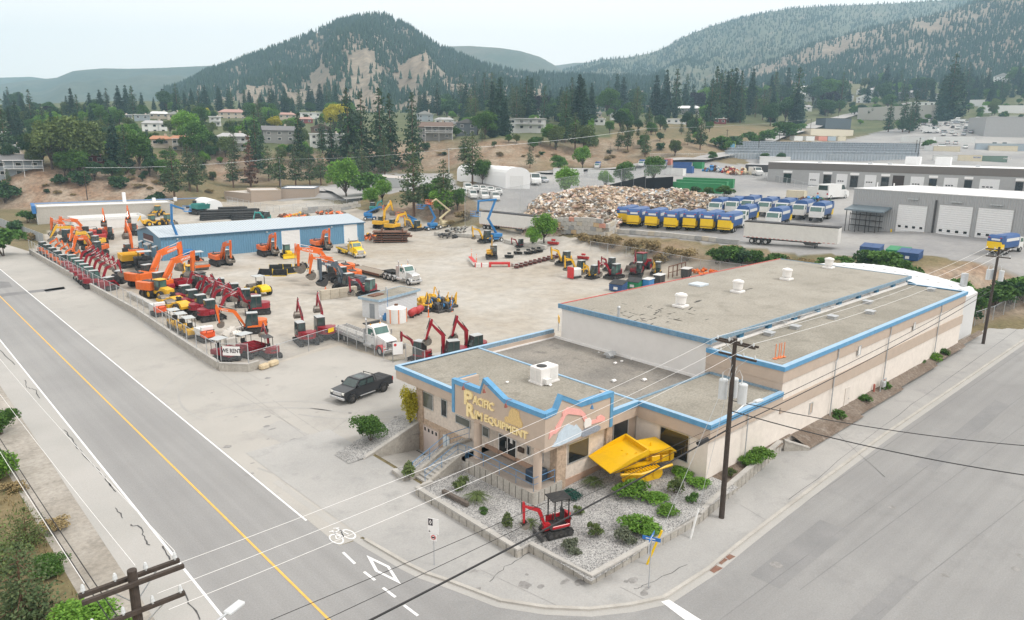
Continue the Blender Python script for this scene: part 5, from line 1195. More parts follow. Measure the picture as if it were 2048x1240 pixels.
def tandem_roller():
 root=empty('small_roller')
 for x in(-.75,.75):MB().cyl((x,-.55,.36),(x,.55,.36),.36,None,18).build('drum',C_STL,root)
 mb=MB();mb.prism([(-1.15,.45),(-1.15,.95),(-.3,1.0),(.2,.7),(.5,.95),(1.15,.9),(1.15,.45)],-.5,.5,'y');mb.build('body',C_YEL,root)
 mb=MB();mb.box(-.35,.05,-.28,.28,.98,1.2,c=.04);mb.box(-.45,-.35,-.28,.28,1.15,1.6,c=.03);mb.cyl((.35,0,.9),(.25,0,1.35),.03,None,6);mb.build('driver_seat',C_BLK,root)
 mb=MB()
 for y in(-.5,.5):mb.tube([(-.5,y,.9),(-.5,y,2.1),(.55,y,2.1),(.6,y,.9)],.035,5)
 mb.build('roll_bar',C_BLK,root);MB().box(-.75,.75,-.55,.55,2.1,2.17,c=.02).build('canopy_roof',C_GRY,root);return root
def track_dumper(tray,canopy=True,cab=False,L=2.8,sc=1):
 def f():
  root=empty('tracked_dumper')
  for s in(-1,1):track(root,L,.4,.62,s*.72)
  MB().box(-L*.42,L*.42,-.5,.5,.4,.75,c=.04).build('chassis',C_DRK,root)
  mb=MB();o=[(-.2,.95),(L/2+.1,.85),(L/2+.45,1.55),(-.35,1.6)];t=.06
  mb.prism(o,-.95,-.89,'y');mb.prism(o,.89,.95,'y');mb.prism([(-.2,.95),(L/2+.1,.85),(L/2+.1,.91),(-.2,1.01)],-.89,.89,'y');mb.prism([(-.2,1.0),(-.35,1.6),(-.29,1.6),(-.14,1.0)],-.89,.89,'y');mb.prism([(L/2+.04,.9),(L/2+.39,1.54),(L/2+.45,1.55),(L/2+.1,.88)],-.89,.89,'y')
  for k in(.1,.6,1.1):mb.box(k,k+.06,-.97,.97,.9,1.5)
  mb.build('dump_tray',tray,root)
  mb=MB();mb.box(-L/2-.1,-.5,-.75,.75,.75,1.35,c=.08);mb.build('engine_cover',tray,root)
  mb=MB();mb.box(-1.0,-.7,-.3,.3,1.35,1.55,c=.03);mb.box(-1.1,-1.0,-.3,.3,1.5,1.95,c=.03);mb.build('driver_seat',C_BLK,root)
  if canopy:
   mb=MB()
   for x in(-1.35,-.45):
    for y in(-.65,.65):mb.cyl((x,y,1.3),(x,y,2.45),.035,None,5)
   mb.build('canopy_frame',C_BLK,root);MB().box(-1.55,-.2,-.78,.78,2.45,2.53,c=.03).build('canopy_roof',C_GRY,root)
  return root
 return f
def small_carrier():
 root=empty('mini_dumper')
 for s in(-1,1):track(root,1.5,.26,.4,s*.38)
 mb=MB();mb.box(-.85,-.1,-.48,.48,.42,1.0,c=.08);mb.build('engine_cover',mat('orange_red_paint',(.75,.10,.02),.45,var=.08),root)
 mb=MB();mb.prism([(-.05,.55),(.8,.5),(1.1,1.05),(-.2,1.1)],-.5,.5,'y');mb.box(-.5,-.2,-.5,.5,1.0,1.35,c=.04);mb.build('dump_tray',C_WH,root)
 mb=MB();mb.tube([(-.85,-.3,.9),(-1.1,-.3,1.15),(-1.1,.3,1.15),(-.85,.3,.9)],.03,5);mb.build('handle_bar',C_BLK,root);return root
def compact_loader(body,name='compact_loader',tracks=True,bucket=True,cabroof=None):
 def f():
  root=empty(name)
  if tracks:
   for s in(-1,1):track(root,2.3,.42,.75,s*.72)
  else:
   for x in(-.65,.65):
    for s in(-1,1):wheel(root,x,s*.72,.42,.32,body,lug=True)
  mb=MB();mb.box(-1.35,1.0,-.5,.5,.4,1.0,c=.06);mb.prism([(-1.4,.9),(-1.4,1.6),(-.6,1.7),(-.6,.9)],-.7,.7,'y');mb.build('body',body,root)
  mb=MB();mb.box(-.6,.75,-.48,.48,1.0,2.05,c=.05);cb=mb.build('cab',C_DRK,root)
  mb=MB();mb.box(-.4,.6,-.495,-.48,1.35,1.95);mb.box(-.4,.6,.48,.495,1.35,1.95);mb.box(.75,.765,-.4,.4,1.1,1.95);mb.build('cab_glazing',C_GLS,cb);MB().box(-.65,.85,-.55,.55,2.05,2.13,c=.03).build('cab_roof',cabroof or C_GRY,cb)
  for s in(-1,1):
   mb=MB();limb(mb,[(-1.2,1.65),(.6,1.45),(1.5,.45)],[.2,.24,.16],.07,y=s*.62);mb.build('lift_arm',body,root)
  if bucket:
   mb=MB();mb.prism([(1.5,.05),(2.2,.03),(2.15,.08),(1.6,.15),(1.55,.75),(1.45,.8)],-.95,.95,'y');mb.prism([(1.5,.05),(2.2,.03),(1.5,.78)],-.98,-.93,'y');mb.prism([(1.5,.05),(2.2,.03),(1.5,.78)],.93,.98,'y');mb.build('bucket',C_DRK,root)
  return root
 return f
def wheel_loader(body,backhoe=False,name='wheel_loader'):
 def f():
  root=empty(name)
  for x in(-1.4,1.3):
   for s in(-1,1):wheel(root,x,s*.95,.72,.5,body,lug=True)
  mb=MB();mb.prism([(-2.6,.8),(-2.6,1.7),(-1.0,1.9),(-.5,1.4),(.3,1.2),(1.6,1.3),(1.6,.8)],-.62,.62,'y');mb.build('body',body,root)
  mb=MB();mb.box(-.9,.55,-.6,.6,1.3,2.95,c=.06);cb=mb.build('cab',C_DRK,root);mb=MB();mb.box(-.7,.4,-.615,-.6,1.9,2.8);mb.box(-.7,.4,.6,.615,1.9,2.8);mb.box(.55,.565,-.5,.5,1.6,2.8);mb.box(-.915,-.9,-.5,.5,1.9,2.8);mb.build('cab_glazing',C_GLT,cb)
  MB().box(-1.0,.65,-.7,.7,2.95,3.05,c=.04).build('cab_roof',body,cb)
  for s in(-1,1):mb=MB();limb(mb,[(.7,1.5),(1.9,1.35),(2.7,.6)],[.25,.3,.2],.08,y=s*.4);mb.build('lift_arm',body,root)
  mb=MB();mb.prism([(2.6,.1),(3.5,.05),(3.45,.12),(2.75,.25),(2.7,1.1),(2.55,1.1)],-1.2,1.2,'y');mb.prism([(2.6,.1),(3.5,.05),(2.65,1.1)],-1.23,-1.18,'y');mb.prism([(2.6,.1),(3.5,.05),(2.65,1.1)],1.18,1.23,'y');mb.build('bucket',C_STL,root)
  if backhoe:
   mb=MB();limb(mb,[(-2.6,1.0),(-3.3,2.3),(-3.0,3.0)],[.3,.34,.2],.12);limb(mb,[(-3.0,3.0),(-3.9,1.6)],[.26,.2],.1);mb.build('backhoe_arm',body,root)
  return root
 return f
def dozer(body):
 def f():
  root=empty('bulldozer')
  for s in(-1,1):track(root,2.9,.5,.9,s*.85)
  mb=MB();mb.prism([(.2,.6),(.2,1.5),(1.6,1.4),(1.7,.6)],-.5,.5,'y');mb.box(-1.5,-.9,-.6,.6,.6,1.5,c=.05);mb.build('body',body,root)
  mb=MB();mb.box(-.95,.2,-.6,.6,.8,2.7,c=.05);cb=mb.build('cab',C_DRK,root);mb=MB();mb.box(-.8,.1,-.615,-.6,1.6,2.55);mb.box(-.8,.1,.6,.615,1.6,2.55);mb.box(.2,.215,-.5,.5,1.6,2.55);mb.build('cab_glazing',C_GLT,cb);MB().box(-1.05,.3,-.7,.7,2.7,2.8,c=.03).build('cab_roof',C_GRY,cb)
  mb=MB();mb.prism([(2.0,.05),(2.15,.1),(2.05,.6),(2.2,1.1),(2.1,1.1),(1.92,.6)],-1.5,1.5,'y');mb.box(.2,2.0,-1.2,-1.1,.4,.55);mb.box(.2,2.0,1.1,1.2,.4,.55);mb.build('dozer_blade',body,root);return root
 return f
def dumpster(col,lid=None,W=1.9,D=1.5,H=1.35):
 def f():
  root=empty('dumpster');mb=MB();mb.prism([(-D/2,.1),(D/2,.1),(D/2,H*.72),(-D/2,H)],-W/2,W/2,'y');mb.box(-D/2-.04,D/2+.04,-W/2-.05,W/2+.05,H*.5,H*.56);b=mb.build('bin_body',col,root)
  mb=MB()
  for s in(-1,1):mb.prism([(-D/2-.02,H+.01),(D/2+.05,H*.72+.01),(D/2+.05,H*.72+.06),(-D/2-.02,H+.06)],s*.02,s*(W/2+.03),'y')
  mb.build('lid',lid or C_TAR,root);mb=MB();mb.box(D/2,D/2+.012,-.3,.3,.3,.75);mb.build('bin_label',C_WH,root);return root
 return f
def container(col,L=12.2,W=2.44,H=2.6,name='shipping_container',door=True):
 key='ribbed_'+col[0]
 m=corrugated(key,col[1],.28,0,.5,.6,0,.08)if key not in MATS else MATS[key]
 def f():
  root=empty(name);mb=MB();mb.box(-L/2+.05,L/2-.05,-W/2+.05,W/2-.05,.1,H-.05);mb.build('container_panel',m,root)
  mb=MB()
  for x in(-L/2,L/2-.12):
   for y in(-W/2,W/2-.12):mb.box(x,x+.12,y,y+.12,0,H)
  for z in(0,H-.12):
   for y in(-W/2,W/2-.12):mb.box(-L/2+.12,L/2-.12,y,y+.12,z,z+.12)
   for x in(-L/2,L/2-.12):mb.box(x,x+.12,-W/2+.12,W/2-.12,z,z+.12)
  mb.build('container_frame',mat('frame_'+col[0],tuple(c*.85 for c in col[1]),.5),root)
  if door:
   mb=MB()
   for y in(-.7,-.35,.35,.7):mb.cyl((-L/2+.0,y,.15),(-L/2+.0,y,H-.15),.03,None,6)
   mb.box(-L/2+.02,-L/2+.05,-.02,.02,.12,H-.12);mb.build('door_bar',M_GALV,root)
  return root
 return f
# -------- machines standing in the yard
def put(key,build,p,to,label,cat,group=None,sc=1,dz=0):
 a=at(*p);b=at(*to,a.z)
 return inst(key,build,(a.x,a.y,a.z+dz),heading(a,b),label,cat,group,sc)
def exc(key,p,to,label,group=None,sc=1):return put(key,EXB[key],p,to,label,'excavator',group,sc)
EXB={'o_big':excavator('excavator','big',C_OR,pose=(36,-93,-25)),'o_bigt':excavator('excavator','big',C_OR,pose=(36,-80,-30),text='HITACHI'),'o_low':excavator('excavator','big',C_OR,pose=(30,-62,-50),text='HITACHI'),'o_up':excavator('excavator','big',C_OR,pose=(68,-62,-40)),'o_huge':excavator('excavator','huge',C_OR,pose=(38,-88,-20),text='HITACHI'),'o_hugel':excavator('excavator','huge',C_OR,pose=(33,-95,-20),text='HITACHI'),'slate':excavator('excavator','big',C_SLT,pose=(40,-90,-20),text='DEERE'),'r_midi':excavator('midi_excavator','midi',C_RED,pose=(50,-82,-30),text='YANMAR',glass=C_GLT),'r_midi2':excavator('midi_excavator','midi',C_RED,pose=(44,-70,-40),text='YANMAR'),'r_reach':excavator('midi_excavator','midi',C_RED,pose=(38,-95,-20),text='YANMAR',glass=C_GLT),'r_up':excavator('midi_excavator','midi',C_RED,pose=(70,-62,-60)),'r_tall':excavator('midi_excavator','midi',C_RED,pose=(74,-72,-40)),'r_mini':excavator('mini_excavator','mini',C_RED,pose=(45,-88,-30)),'r_can':excavator('mini_excavator','mini',C_RED,pose=(66,-55,-50),canopy=True,roof=C_DRK),'o_midi':excavator('midi_excavator','midi',C_OR,pose=(42,-95,-20),text='HITACHI'),'o_mini':excavator('mini_excavator','mini',C_OR,pose=(48,-75,-40)),'y_big':excavator('excavator','big',C_YEL,pose=(60,-70,-30)),'y_low':excavator('excavator','big',C_YEL,pose=(28,-60,-50)),'y_midi':excavator('midi_excavator','midi',C_YEL,pose=(42,-95,-20)),'y_mini':excavator('mini_excavator','mini',C_YEL,pose=(50,-92,-20)),'y_face':excavator('midi_excavator','midi',C_YEL,pose=(70,-100,10)),'teal':excavator('excavator','midi',mat('teal_machine_paint',(.03,.30,.28),.45,dirt=.2),pose=(30,-70,-30)),'garden':excavator('mini_excavator','micro',mat('bright_red_paint',(.42,.01,.018),.35,var=.06,coat=.3),pose=(52,-92,-10),canopy=True)}
G1='orange excavators lined up before the blue shed'
exc('o_big',(442,530),(486,545),'orange excavator by the blue shed wall, nearest the gable end',G1)
exc('o_big',(535,511),(577,527),'orange excavator before the closed white shed door, beside the yellow dozer',G1)
exc('o_big',(641,500),(683,514),'orange excavator by the shed just behind the yellow flatbed truck',G1)
exc('o_huge',(672,557),(597,563),'large orange excavator with its long arm raised over a black bucket in mid yard')
exc('o_bigt',(690,566),(618,572),'orange excavator between the large orange one and the slate one')
exc('slate',(698,580),(628,592),'slate grey excavator with digging bucket down beside the stacked block wall')
exc('o_huge',(297,571),(398,553),'large orange excavator with arched boom, the one nearer the blue shed of a pair')
exc('o_hugel',(322,589),(404,571),'large orange excavator of the pair standing nearer the concrete block row')
exc('o_up',(268,517),(224,497),'orange excavator with boom folded up, before the blue shed gable')
exc('o_bigt',(180,476),(112,479),'orange excavator with boom stretched over the far corner of the fenced yard')
exc('o_bigt',(146,484),(82,480),'orange excavator whose stick reaches the grey corner fence')
exc('y_low',(176,488),(128,490),'yellow excavator with low boom among orange ones in the far corner')
exc('o_up',(214,478),(207,494),'orange excavator facing out from the long white wall')
exc('o_up',(263,470),(254,483),'orange excavator in front of the white wall, close behind the blue shed')
exc('o_low',(176,490),(118,506),'orange excavator with boom laid low toward the chain-link fence, farther one')
exc('y_low',(188,498),(138,511),'yellow excavator with rounded tail, between two low orange booms')
exc('o_low',(192,511),(140,524),'orange excavator with boom laid low, next to the dark red row')
for i,(p,n)in enumerate((((88,507),'first'),((98,513),'second'),((108,520),'third'),((118,527),'fourth'),((129,535),'fifth'))):
 exc('o_mini',p,(p[0]+60,p[1]-8),f'small orange excavator by the chain-link fence, {n} from the far fence corner','small orange excavators by the fence')
for i,(p,n)in enumerate((((144,540),'first'),((152,547),'second'),((160,553),'third'),((169,560),'fourth'),((178,567),'fifth'),((188,575),'sixth'))):
 exc('r_midi',p,(p[0]+70,p[1]-7),f'dark red excavator with green cab by the street fence, {n} from the orange ones','dark red excavators along the street fence')
G2='dark red excavators in two facing rows'
for p,n in(((420,640),'nearest the wall signs'),((402,629),'second from the front'),((385,618),'third from the front'),((371,608),'fourth and last from the front')):
 exc('r_midi2',p,(p[0]+80,p[1]-12),f'dark red excavator in the row beside the concrete blocks, {n}',G2)
for p,n in(((519,627),'nearest the front'),((497,612),'second from the front'),((474,600),'third from the front'),((446,589),'last from the front')):
 exc('r_midi2',p,(p[0]-85,p[1]+6),f'dark red excavator in the row next to the yellow roller, {n}',G2)
exc('o_midi',(511,664),(452,669),'orange compact excavator with bucket down beside white bags')
exc('r_up',(613,687),(585,664),'dark red mini excavator behind the front fence, the one nearer the banner','pair of red mini excavators by the gate')
exc('r_up',(652,677),(625,654),'dark red mini excavator behind the front fence, nearer the yellow tag','pair of red mini excavators by the gate',1.05)
exc('r_reach',(738,590),(680,606),'dark red compact excavator reaching over the stacked block wall with open grab')
exc('r_mini',(846,722),(812,715),'dark red mini excavator with dark cab just behind the gate sign')
exc('r_tall',(908,724),(872,728),'dark red excavator standing behind the roof edge, boom peak nearer the gate')
exc('r_tall',(950,712),(915,720),'dark red excavator standing behind the roof edge, boom peak farther from the gate')
exc('r_can',(543,714),(512,694),'dark red canopied mini excavator beside the banner fence')
exc('y_face',(983,516),(990,536),'yellow excavator facing the open yard beside orange markers')
exc('y_midi',(973,484),(934,489),'yellow excavator with green cab in front of the tall blue boom lift')
exc('y_big',(765,456),(822,447),'yellow excavator with high boom beyond the blue shed')
exc('y_low',(788,462),(838,452),'yellow excavator with low boom beyond the rusty beam rack')
exc('y_midi',(833,461),(803,465),'yellow compact excavator by the two blue lifts')
exc('y_midi',(1130,529),(1088,537),'yellow excavator with green cab at the row of rusty buckets')
exc('y_midi',(1160,547),(1122,553),'yellow excavator with paper notice next to the red and white tank',None,.95)
exc('y_mini',(1186,556),(1160,562),'small yellow excavator between the white tank and dark red ones')
exc('r_reach',(1229,556),(1190,563),'dark red excavator with bucket on the pavement by the blue bin')
exc('r_mini',(1221,540),(1200,545),'dark red mini excavator parked close behind a larger dark red one')
exc('r_tall',(1272,553),(1259,568),'dark red excavator with upright arm behind the green bin')
exc('y_mini',(1312,549),(1300,560),'small yellow excavator by the bank fence behind the white-topped generators')
exc('r_mini',(1041,494),(1019,496),'tiny dark red excavator beside black buckets under the bank',None,.75)
exc('teal',(748,424),(770,420),'teal compact excavator by the stone wall beyond the blue shed')
put('td',track_dumper(C_RED),(452,722),(495,730),'dark red tracked dumper with canopy behind the white banner','dumper','red tracked dumpers by the banner')
put('td',track_dumper(C_RED),(500,712),(540,722),'dark red tracked dumper with canopy between the banner and the mini excavator','dumper','red tracked dumpers by the banner')
put('tdy',track_dumper(C_YEL,False),(258,533),(272,541),'yellow tracked dumper with empty tray before the shed gable','dumper',None,1.7)
put('tdb',track_dumper(C_TAR,True),(290,541),(282,533),'black tracked dumper with canopy by the shed corner','dumper',None,1.5)
put('tdr',track_dumper(C_RED,False),(352,586),(372,582),'dark red dumper without canopy beside the two big orange excavators','dumper',None,1.3)
put('tdr2',track_dumper(mat('red_tray',(.40,.03,.03),.5,dirt=.2),False),(200,486),(190,474),'bright red tracked dumper in front of the long white wall','dumper',None,1.7)
for p,n in(((350,656),'farthest from the gate'),((364,664),'middle'),((380,673),'nearest the gate')):
 put('tr',tandem_roller,p,(p[0]-20,p[1]-14),f'small yellow roller with canopy by the street fence, {n} of three','roller','three small yellow rollers',1.15)
put('mc',small_carrier,(318,631),(298,622),'orange mini dumper with white tray by the fence, beyond the yellow rollers','dumper','orange mini dumpers',1.45)
put('mc',small_carrier,(412,682),(392,673),'orange mini dumper with white tray by the fence, nearer the banner','dumper','orange mini dumpers',1.45)
put('dr0',drum_roller(C_YEL,False),(345,612),(322,604),'ochre drum roller without canopy behind the concrete blocks, farther one','roller','ochre drum rollers')
put('dr0',drum_roller(C_YEL,False),(357,622),(334,614),'ochre drum roller without canopy beside the nearest dark red cab','roller','ochre drum rollers')
put('dr1',drum_roller(C_YEL2),(518,588),(494,580),'bright yellow drum roller with canopy standing alone in the yard','roller')
put('dr2',drum_roller(C_OR),(398,537),(415,546),'orange drum roller with canopy at the corner of the blue shed','roller',None,1.1)
put('wl',wheel_loader(C_YEL),(322,597),(302,593),'yellow wheel loader with dark cab at the end of the block row','loader')
put('bh',wheel_loader(C_YEL,True,'backhoe_loader'),(384,566),(406,576),'yellow backhoe loader under the big orange booms','loader')
put('wl2',wheel_loader(C_DRK),(404,582),(428,590),'black wheel loader with yellow roof lamp next to the backhoe','loader')
put('cl1',compact_loader(C_RED,bucket=False),(218,580),(240,575),'dark red tracked loader at the end of the street fence row','loader')
put('cl2',compact_loader(C_DRK,cabroof=C_GRY),(240,566),(252,560),'black tracked loader standing alone behind the red row','loader')
put('dz',dozer(C_YEL2),(575,515),(592,522),'bright yellow bulldozer with pale blade before the white shed door','bulldozer')
put('wl3',wheel_loader(C_RED),(1281,541),(1262,546),'dark red wheel loader with big green cab by the bank fence','loader',None,1.1)
put('bh',None,(306,452),(330,450),'yellow backhoe loader behind the blue shed roof, nearest the white wall','loader','yellow plant behind the shed')
put('wl',None,(336,450),(350,452),'yellow wheel loader behind the blue shed roof, beside the tall blue lift','loader','yellow plant behind the shed')
put('wl',None,(316,432),(300,435),'yellow wheel loader with green cab beyond the white wall end','loader','yellow plant behind the shed')
put('tg',track_dumper(mat('teal_paint2',(.03,.25,.23),.5,dirt=.2),False),(398,428),(425,432),'teal tracked screener beside the white tent','screener',None,2.0)
put('semi',semi_tractor,(806,564),(833,570.7),'white and silver truck tractor with chrome stacks pulling the low trailer','truck')
a_,b_=at(806,564),at(833,570.7);hd=heading(a_,b_);q_=a_-Vector((cos(hd),sin(hd),0))*4.3
inst('low',lowboy,q_,hd,'rusty lowbed trailer with plank deck behind the silver truck tractor','trailer')
put('ft1',flatbed(C_YEL2,C_YEL2,6.0,mat('deck_boards',(.25,.22,.19),.9,var=.3,vs=5),box=True),(705,511),(742,524),'yellow flatbed truck with bare deck at the blue shed','truck')
C_TOWF=mat('red_mudguard',(.55,.02,.025),.35,coat=.3,var=.05)
put('ft2',flatbed(C_WH,C_WH,7.4,mat('grey_deck',(.38,.37,.35),.7,var=.15),C_TOWF,name='tow_truck',axles=(-3.9,-5.2)),(740,694),(773,706.5),'white and red tow truck with long grey deck inside the yard gate','truck')
a_,b_=at(775,781),at(701.5,808);d_=(b_-a_).normalized();n_=Vector((d_.y,-d_.x,0));n_=n_ if n_.dot(FH)>0 else-n_
c_=(a_+b_)/2+n_*.95
inst('pk',pickup('pickup_truck',mat('dark_slate_car_paint',(.011,.013,.018),.35,0,var=.03,coat=.35)),c_+Vector((0,0,.016)),heading(a_,b_),'dark grey crew cab pickup with black bed cover on the pale forecourt','pickup')
LFT='blue boom lifts in the yard'
put('bl1',boom_lift(C_BLU,[(-.6,1.6),(1.7,5.2),(-.2,9.4),(4.2,9.2),(4.4,6.4)]),(989,483),(950,486),'tall blue boom lift with hooked arm and basket by the grey trailer','boom lift',LFT)
put('bl2',boom_lift(C_BLU,[(0,1.6),(-1.2,3.2),(.7,6.8),(2.3,6.2)]),(862,460),(830,462),'blue boom lift with short raised arm by the yellow compact excavator','boom lift',LFT)
put('bl3',boom_lift(C_CRM,[(0,1.6),(.8,2.6),(-1.9,4.6),(1.9,7.6),(3.3,6.9)],C_OR,base=C_CRM),(886,456),(850,458),'cream boom lift with orange basket under the trees','boom lift')
put('bl4',boom_lift(C_BLU,[(-1.4,1.8),(2.6,3.6),(3.6,3.4)],C_OR),(740,440),(770,440),'low blue boom lift with folded arm beyond the blue shed','boom lift',LFT)
put('bl5',boom_lift(C_BLU,[(0,1.5),(1.6,7.4),(1.4,10.8),(-.8,9.9)]),(368,517),(340,519),'blue boom lift rising up against the wall of the blue shed','boom lift',LFT)
put('bl4',None,(822,452),(800,455),'low blue boom lift behind the yellow compact excavator','boom lift',LFT)
# -------- buckets and attachments lying about
def loose_bucket(m,edge=None,w=1.3):
 def f():
  root=empty('digger_bucket');mb=MB();k=.8;arc=[(-.1+k*.6*cos(radians(200+t*20)),.55+k*.6*sin(radians(200+t*20)))for t in range(9)];inn=[(p[0]*.86+.02,.1+p[1]*.86)for p in arc[::-1]]
  mb.prism(arc+inn,-w/2,w/2,'y');mb.prism(arc,-w/2-.04,-w/2,'y');mb.prism(arc,w/2,w/2+.04,'y');mb.box(-.3,.05,-.3,.3,.62,.9,c=.03);b=mb.build('bucket_shell',m,root)
  mb=MB()
  for t in range(5):y=-w*.44+w*.22*t;mb.prism([arc[-1],(arc[-1][0]+.22,arc[-1][1]+.02),(arc[-1][0],arc[-1][1]+.1)],y-.04,y+.04,'y')
  mb.build('bucket_teeth',edge or C_STL,root);return root
 return f
def box_bucket():
 root=empty('loader_bucket');mb=MB();mb.prism([(-.5,0),(.7,0),(.6,.06),(-.42,.1),(-.4,.95),(-.5,1.0)],-1.1,1.1,'y');mb.prism([(-.5,0),(.7,0),(-.45,1.0)],-1.14,-1.1,'y');mb.prism([(-.5,0),(.7,0),(-.45,1.0)],1.1,1.14,'y');mb.build('bucket_shell',C_BLK,root)
 mb=MB();mb.box(.6,.78,-1.14,1.14,-.0,.07);mb.box(-.5,-.35,-1.2,-1.14,.05,1.05);mb.box(-.5,-.35,1.14,1.2,.05,1.05);mb.build('yellow_edge',C_YEL2,root);return root
for p,t,n in(((530,550),(515,556),'standing apart beside the tyre tracks'),((552,541),(545,550),'farthest from the orange arm'),((560,551),(550,560),'lying flat before the others'),((582,546),(600,552),'under the big orange arm'),((572,538),(585,530),'behind the rest of the heap'),((604,538),(620,542),'nearest the slate excavator')):
 put('bb',box_bucket,p,t,f'black bucket with yellow cutting edge, {n}','bucket','black and yellow loader buckets',1.05)
for p,n in(((1018,516),'nearest the red and white barrier'),((1036,509),'second from the barrier'),((1056,509),'third from the barrier'),((1066,507),'fourth from the barrier'),((1077,505),'nearest the black posts')):
 put('lb',loose_bucket(C_BLK),p,(p[0]-12,p[1]+8),f'black digging bucket on the dirt, {n}','bucket','black digging buckets',1.25)
for k in range(10):
 t=k/9;p=(1033+t*82,537-t*21)
 put('lr',loose_bucket(mat('rusty_red_bucket',(.17,.045,.04),.7,var=.3,dirt=.4),w=.8),p,(p[0]-10,p[1]+8),'narrow rusty red bucket in the row along the pale block line','bucket','row of rusty buckets')
put('lg',loose_bucket(mat('red_grab',(.45,.02,.02),.5,dirt=.15),w=1.6),(1106,490),(1095,494),'large red grab bucket at the top of the bank below the trailer','bucket','large red grabs',1.35)
put('lg',None,(1166,519),(1155,524),'large red grab bucket behind the green cab of a yellow excavator','bucket','large red grabs',1.3)
def attachment(seed):
 def f():
  r=random.Random(seed);root=empty('machine_attachment');mb=MB();mb.box(-.6,.6,-.4,.4,0,.25,c=.03);mb.prism([(-.5,.25),(.4,.25),(.2,.8),(-.3,.9)],-.25,.25,'y');mb.build('frame',r.choice((C_DRK,C_YEL,C_DRK)),root)
  mb=MB();mb.cyl((-.2,-.5,.6),(-.2,.5,.6),.2,None,12);mb.tube([(.2,.1,.7),(.5,.2,1.1+r.random()*.4),(.7,0,.7),(.5,-.2,.3)],.05,6);mb.build('motor',r.choice((C_YEL,C_BLK,C_BLU,C_YEL)),root)
  mb=MB();mb.cyl((.3,.25,.2),(.45,.3,1.3+r.random()*.3),.09,.04,8);mb.build('spindle',r.choice((C_YEL,C_STL)),root);return root
 return f
for k,(p,n)in enumerate((((846,611),'nearest the pump house corner'),((858,622),'by the first orange marker'),((868,612),'behind the first orange marker'),((876,624),'in the middle of the front row'),((886,612),'with blue hose, at the back'),((893,622),'beside the second orange marker'),((904,613),'farthest from the pump house'),((866,604),'at the very back of the heap'))):
 put('att%d'%k,attachment(k),p,(p[0]+15,p[1]+random.randint(-8,8)),f'yellow and black hydraulic attachment, {n}','attachment','attachments beside the pump house',1.5)
def rusty_rack():
 root=empty('beam_rack');mb=MB()
 for x in(-2.4,2.4):
  for y in(-1,1):mb.box(x-.12,x+.12,y-.1,y+.1,0,3.2)
  mb.box(x-.1,x+.1,-1,1,3.0,3.2)
 mb.build('rack_frame',C_RST,root);r=random.Random(4)
 for k in range(5):MB().box(-4.2+r.uniform(-.5,.5),4.2+r.uniform(-.8,.8),-1.6+r.uniform(-.2,.4),1.4,.25+k*.55,.42+k*.55).build('steel_plate',C_RST,root)
 return root
put('rack',rusty_rack,(785,484),(815,484),'rusty rack of steel plates and beams beyond the shed end','rack')
def heap(name,n,r,mats,label,cat,p,kind=None,s=(.3,.9),hgt=1.2):
 c=at(*p);rn=random.Random(len(label));mbs={}
 for k in range(n):
  q=rn.random()**.5;a=rn.random()*6.28;x,y=q*r*cos(a),q*r*sin(a)*.7;z=(1-q)*hgt*rn.random();d=rn.uniform(*s)
  m=rn.choice(mats);mb=mbs.setdefault(m.name,(m,MB()))[1]
  mb.T=Matrix.Translation((x,y,z+d*.3))@Matrix.Rotation(rn.random()*6,4,Vector((rn.random(),rn.random(),rn.random()+.1)))
  if rn.random()<.5:mb.box(-d/2,d/2,-d*.35,d*.35,-d*.2,d*.2,c=.02)
  else:mb.cyl((0,0,-d*.3),(0,0,d*.3),d*.4,None,8)
 root=empty(name,c,rn.random()*3,label,cat)
 for m,mb in mbs.values():o=mb.build('heap_'+m.name.split('_')[0],m,root);o['kind']='stuff'
 return root
heap('scrap_heap',70,4.0,[C_OR,C_RST,C_YEL,C_OR],'heap of orange and rusty spare parts at the end of the blue shed','scrap',(742,478))
heap('scrap_heap',60,3.5,[C_BLK,C_DRK,C_STL],'dark heap of tyres and parts below the trees, before the grey trailer','scrap',(900,474))
heap('scrap_heap',60,4.5,[C_DRK,C_STL,mat('pale_scrap',(.4,.42,.4),.7)],'greyish scrap heap piled beside the cream boom lift','scrap',(918,462))
heap('scrap_heap',40,3.0,[C_OR,mat('orange_netting',(.7,.18,.04),.7)],'tangle of orange netting behind the big gravel roof','scrap',(1410,548),s=(.3,.8))
heap('bag_heap',12,1.8,[mat('white_sack',(.68,.66,.62),.8,var=.1)],'white sacks lying under the orange compact excavator arm','sacks',(470,668),s=(.7,1.1),hgt=.5)
def rust_frame():
 root=empty('steel_frame');mb=MB()
 for x in(-1.6,0,1.6):
  mb.box(x-.06,x+.06,-.06,.06,0,2.2);mb.tube([(x,.0,2.0),(x+1.3,.6,.1)],.05,5)
 mb.box(-1.7,1.7,-.05,.05,2.1,2.25);mb.box(-1.7,1.7,-.05,.05,1.0,1.1);mb.build('frame',C_RST,root);return root
put('rf',rust_frame,(1345,555),(1370,548),'rusty steel frame leaning behind the flat roof, nearer the bins','frame','rusty frames')
put('rf',rust_frame,(1362,550),(1385,543),'rusty steel frame leaning behind the flat roof, beside the lone generator','frame','rusty frames')
def generator(m):
 def f():
  root=empty('light_generator');mb=MB();mb.box(-.9,.9,-.55,.55,.3,1.5,c=.04);mb.build('cabinet',m,root);MB().box(-1.0,1.0,-.65,.65,1.5,1.6,c=.03).build('top_cover',C_WH,root)
  for s in(-1,1):wheel(root,0,s*.62,.3,.18)
  return root
 return f
put('gen1',generator(C_BLU),(1296,577),(1310,572),'blue generator with white top behind the green bin','generator',None,1.1)
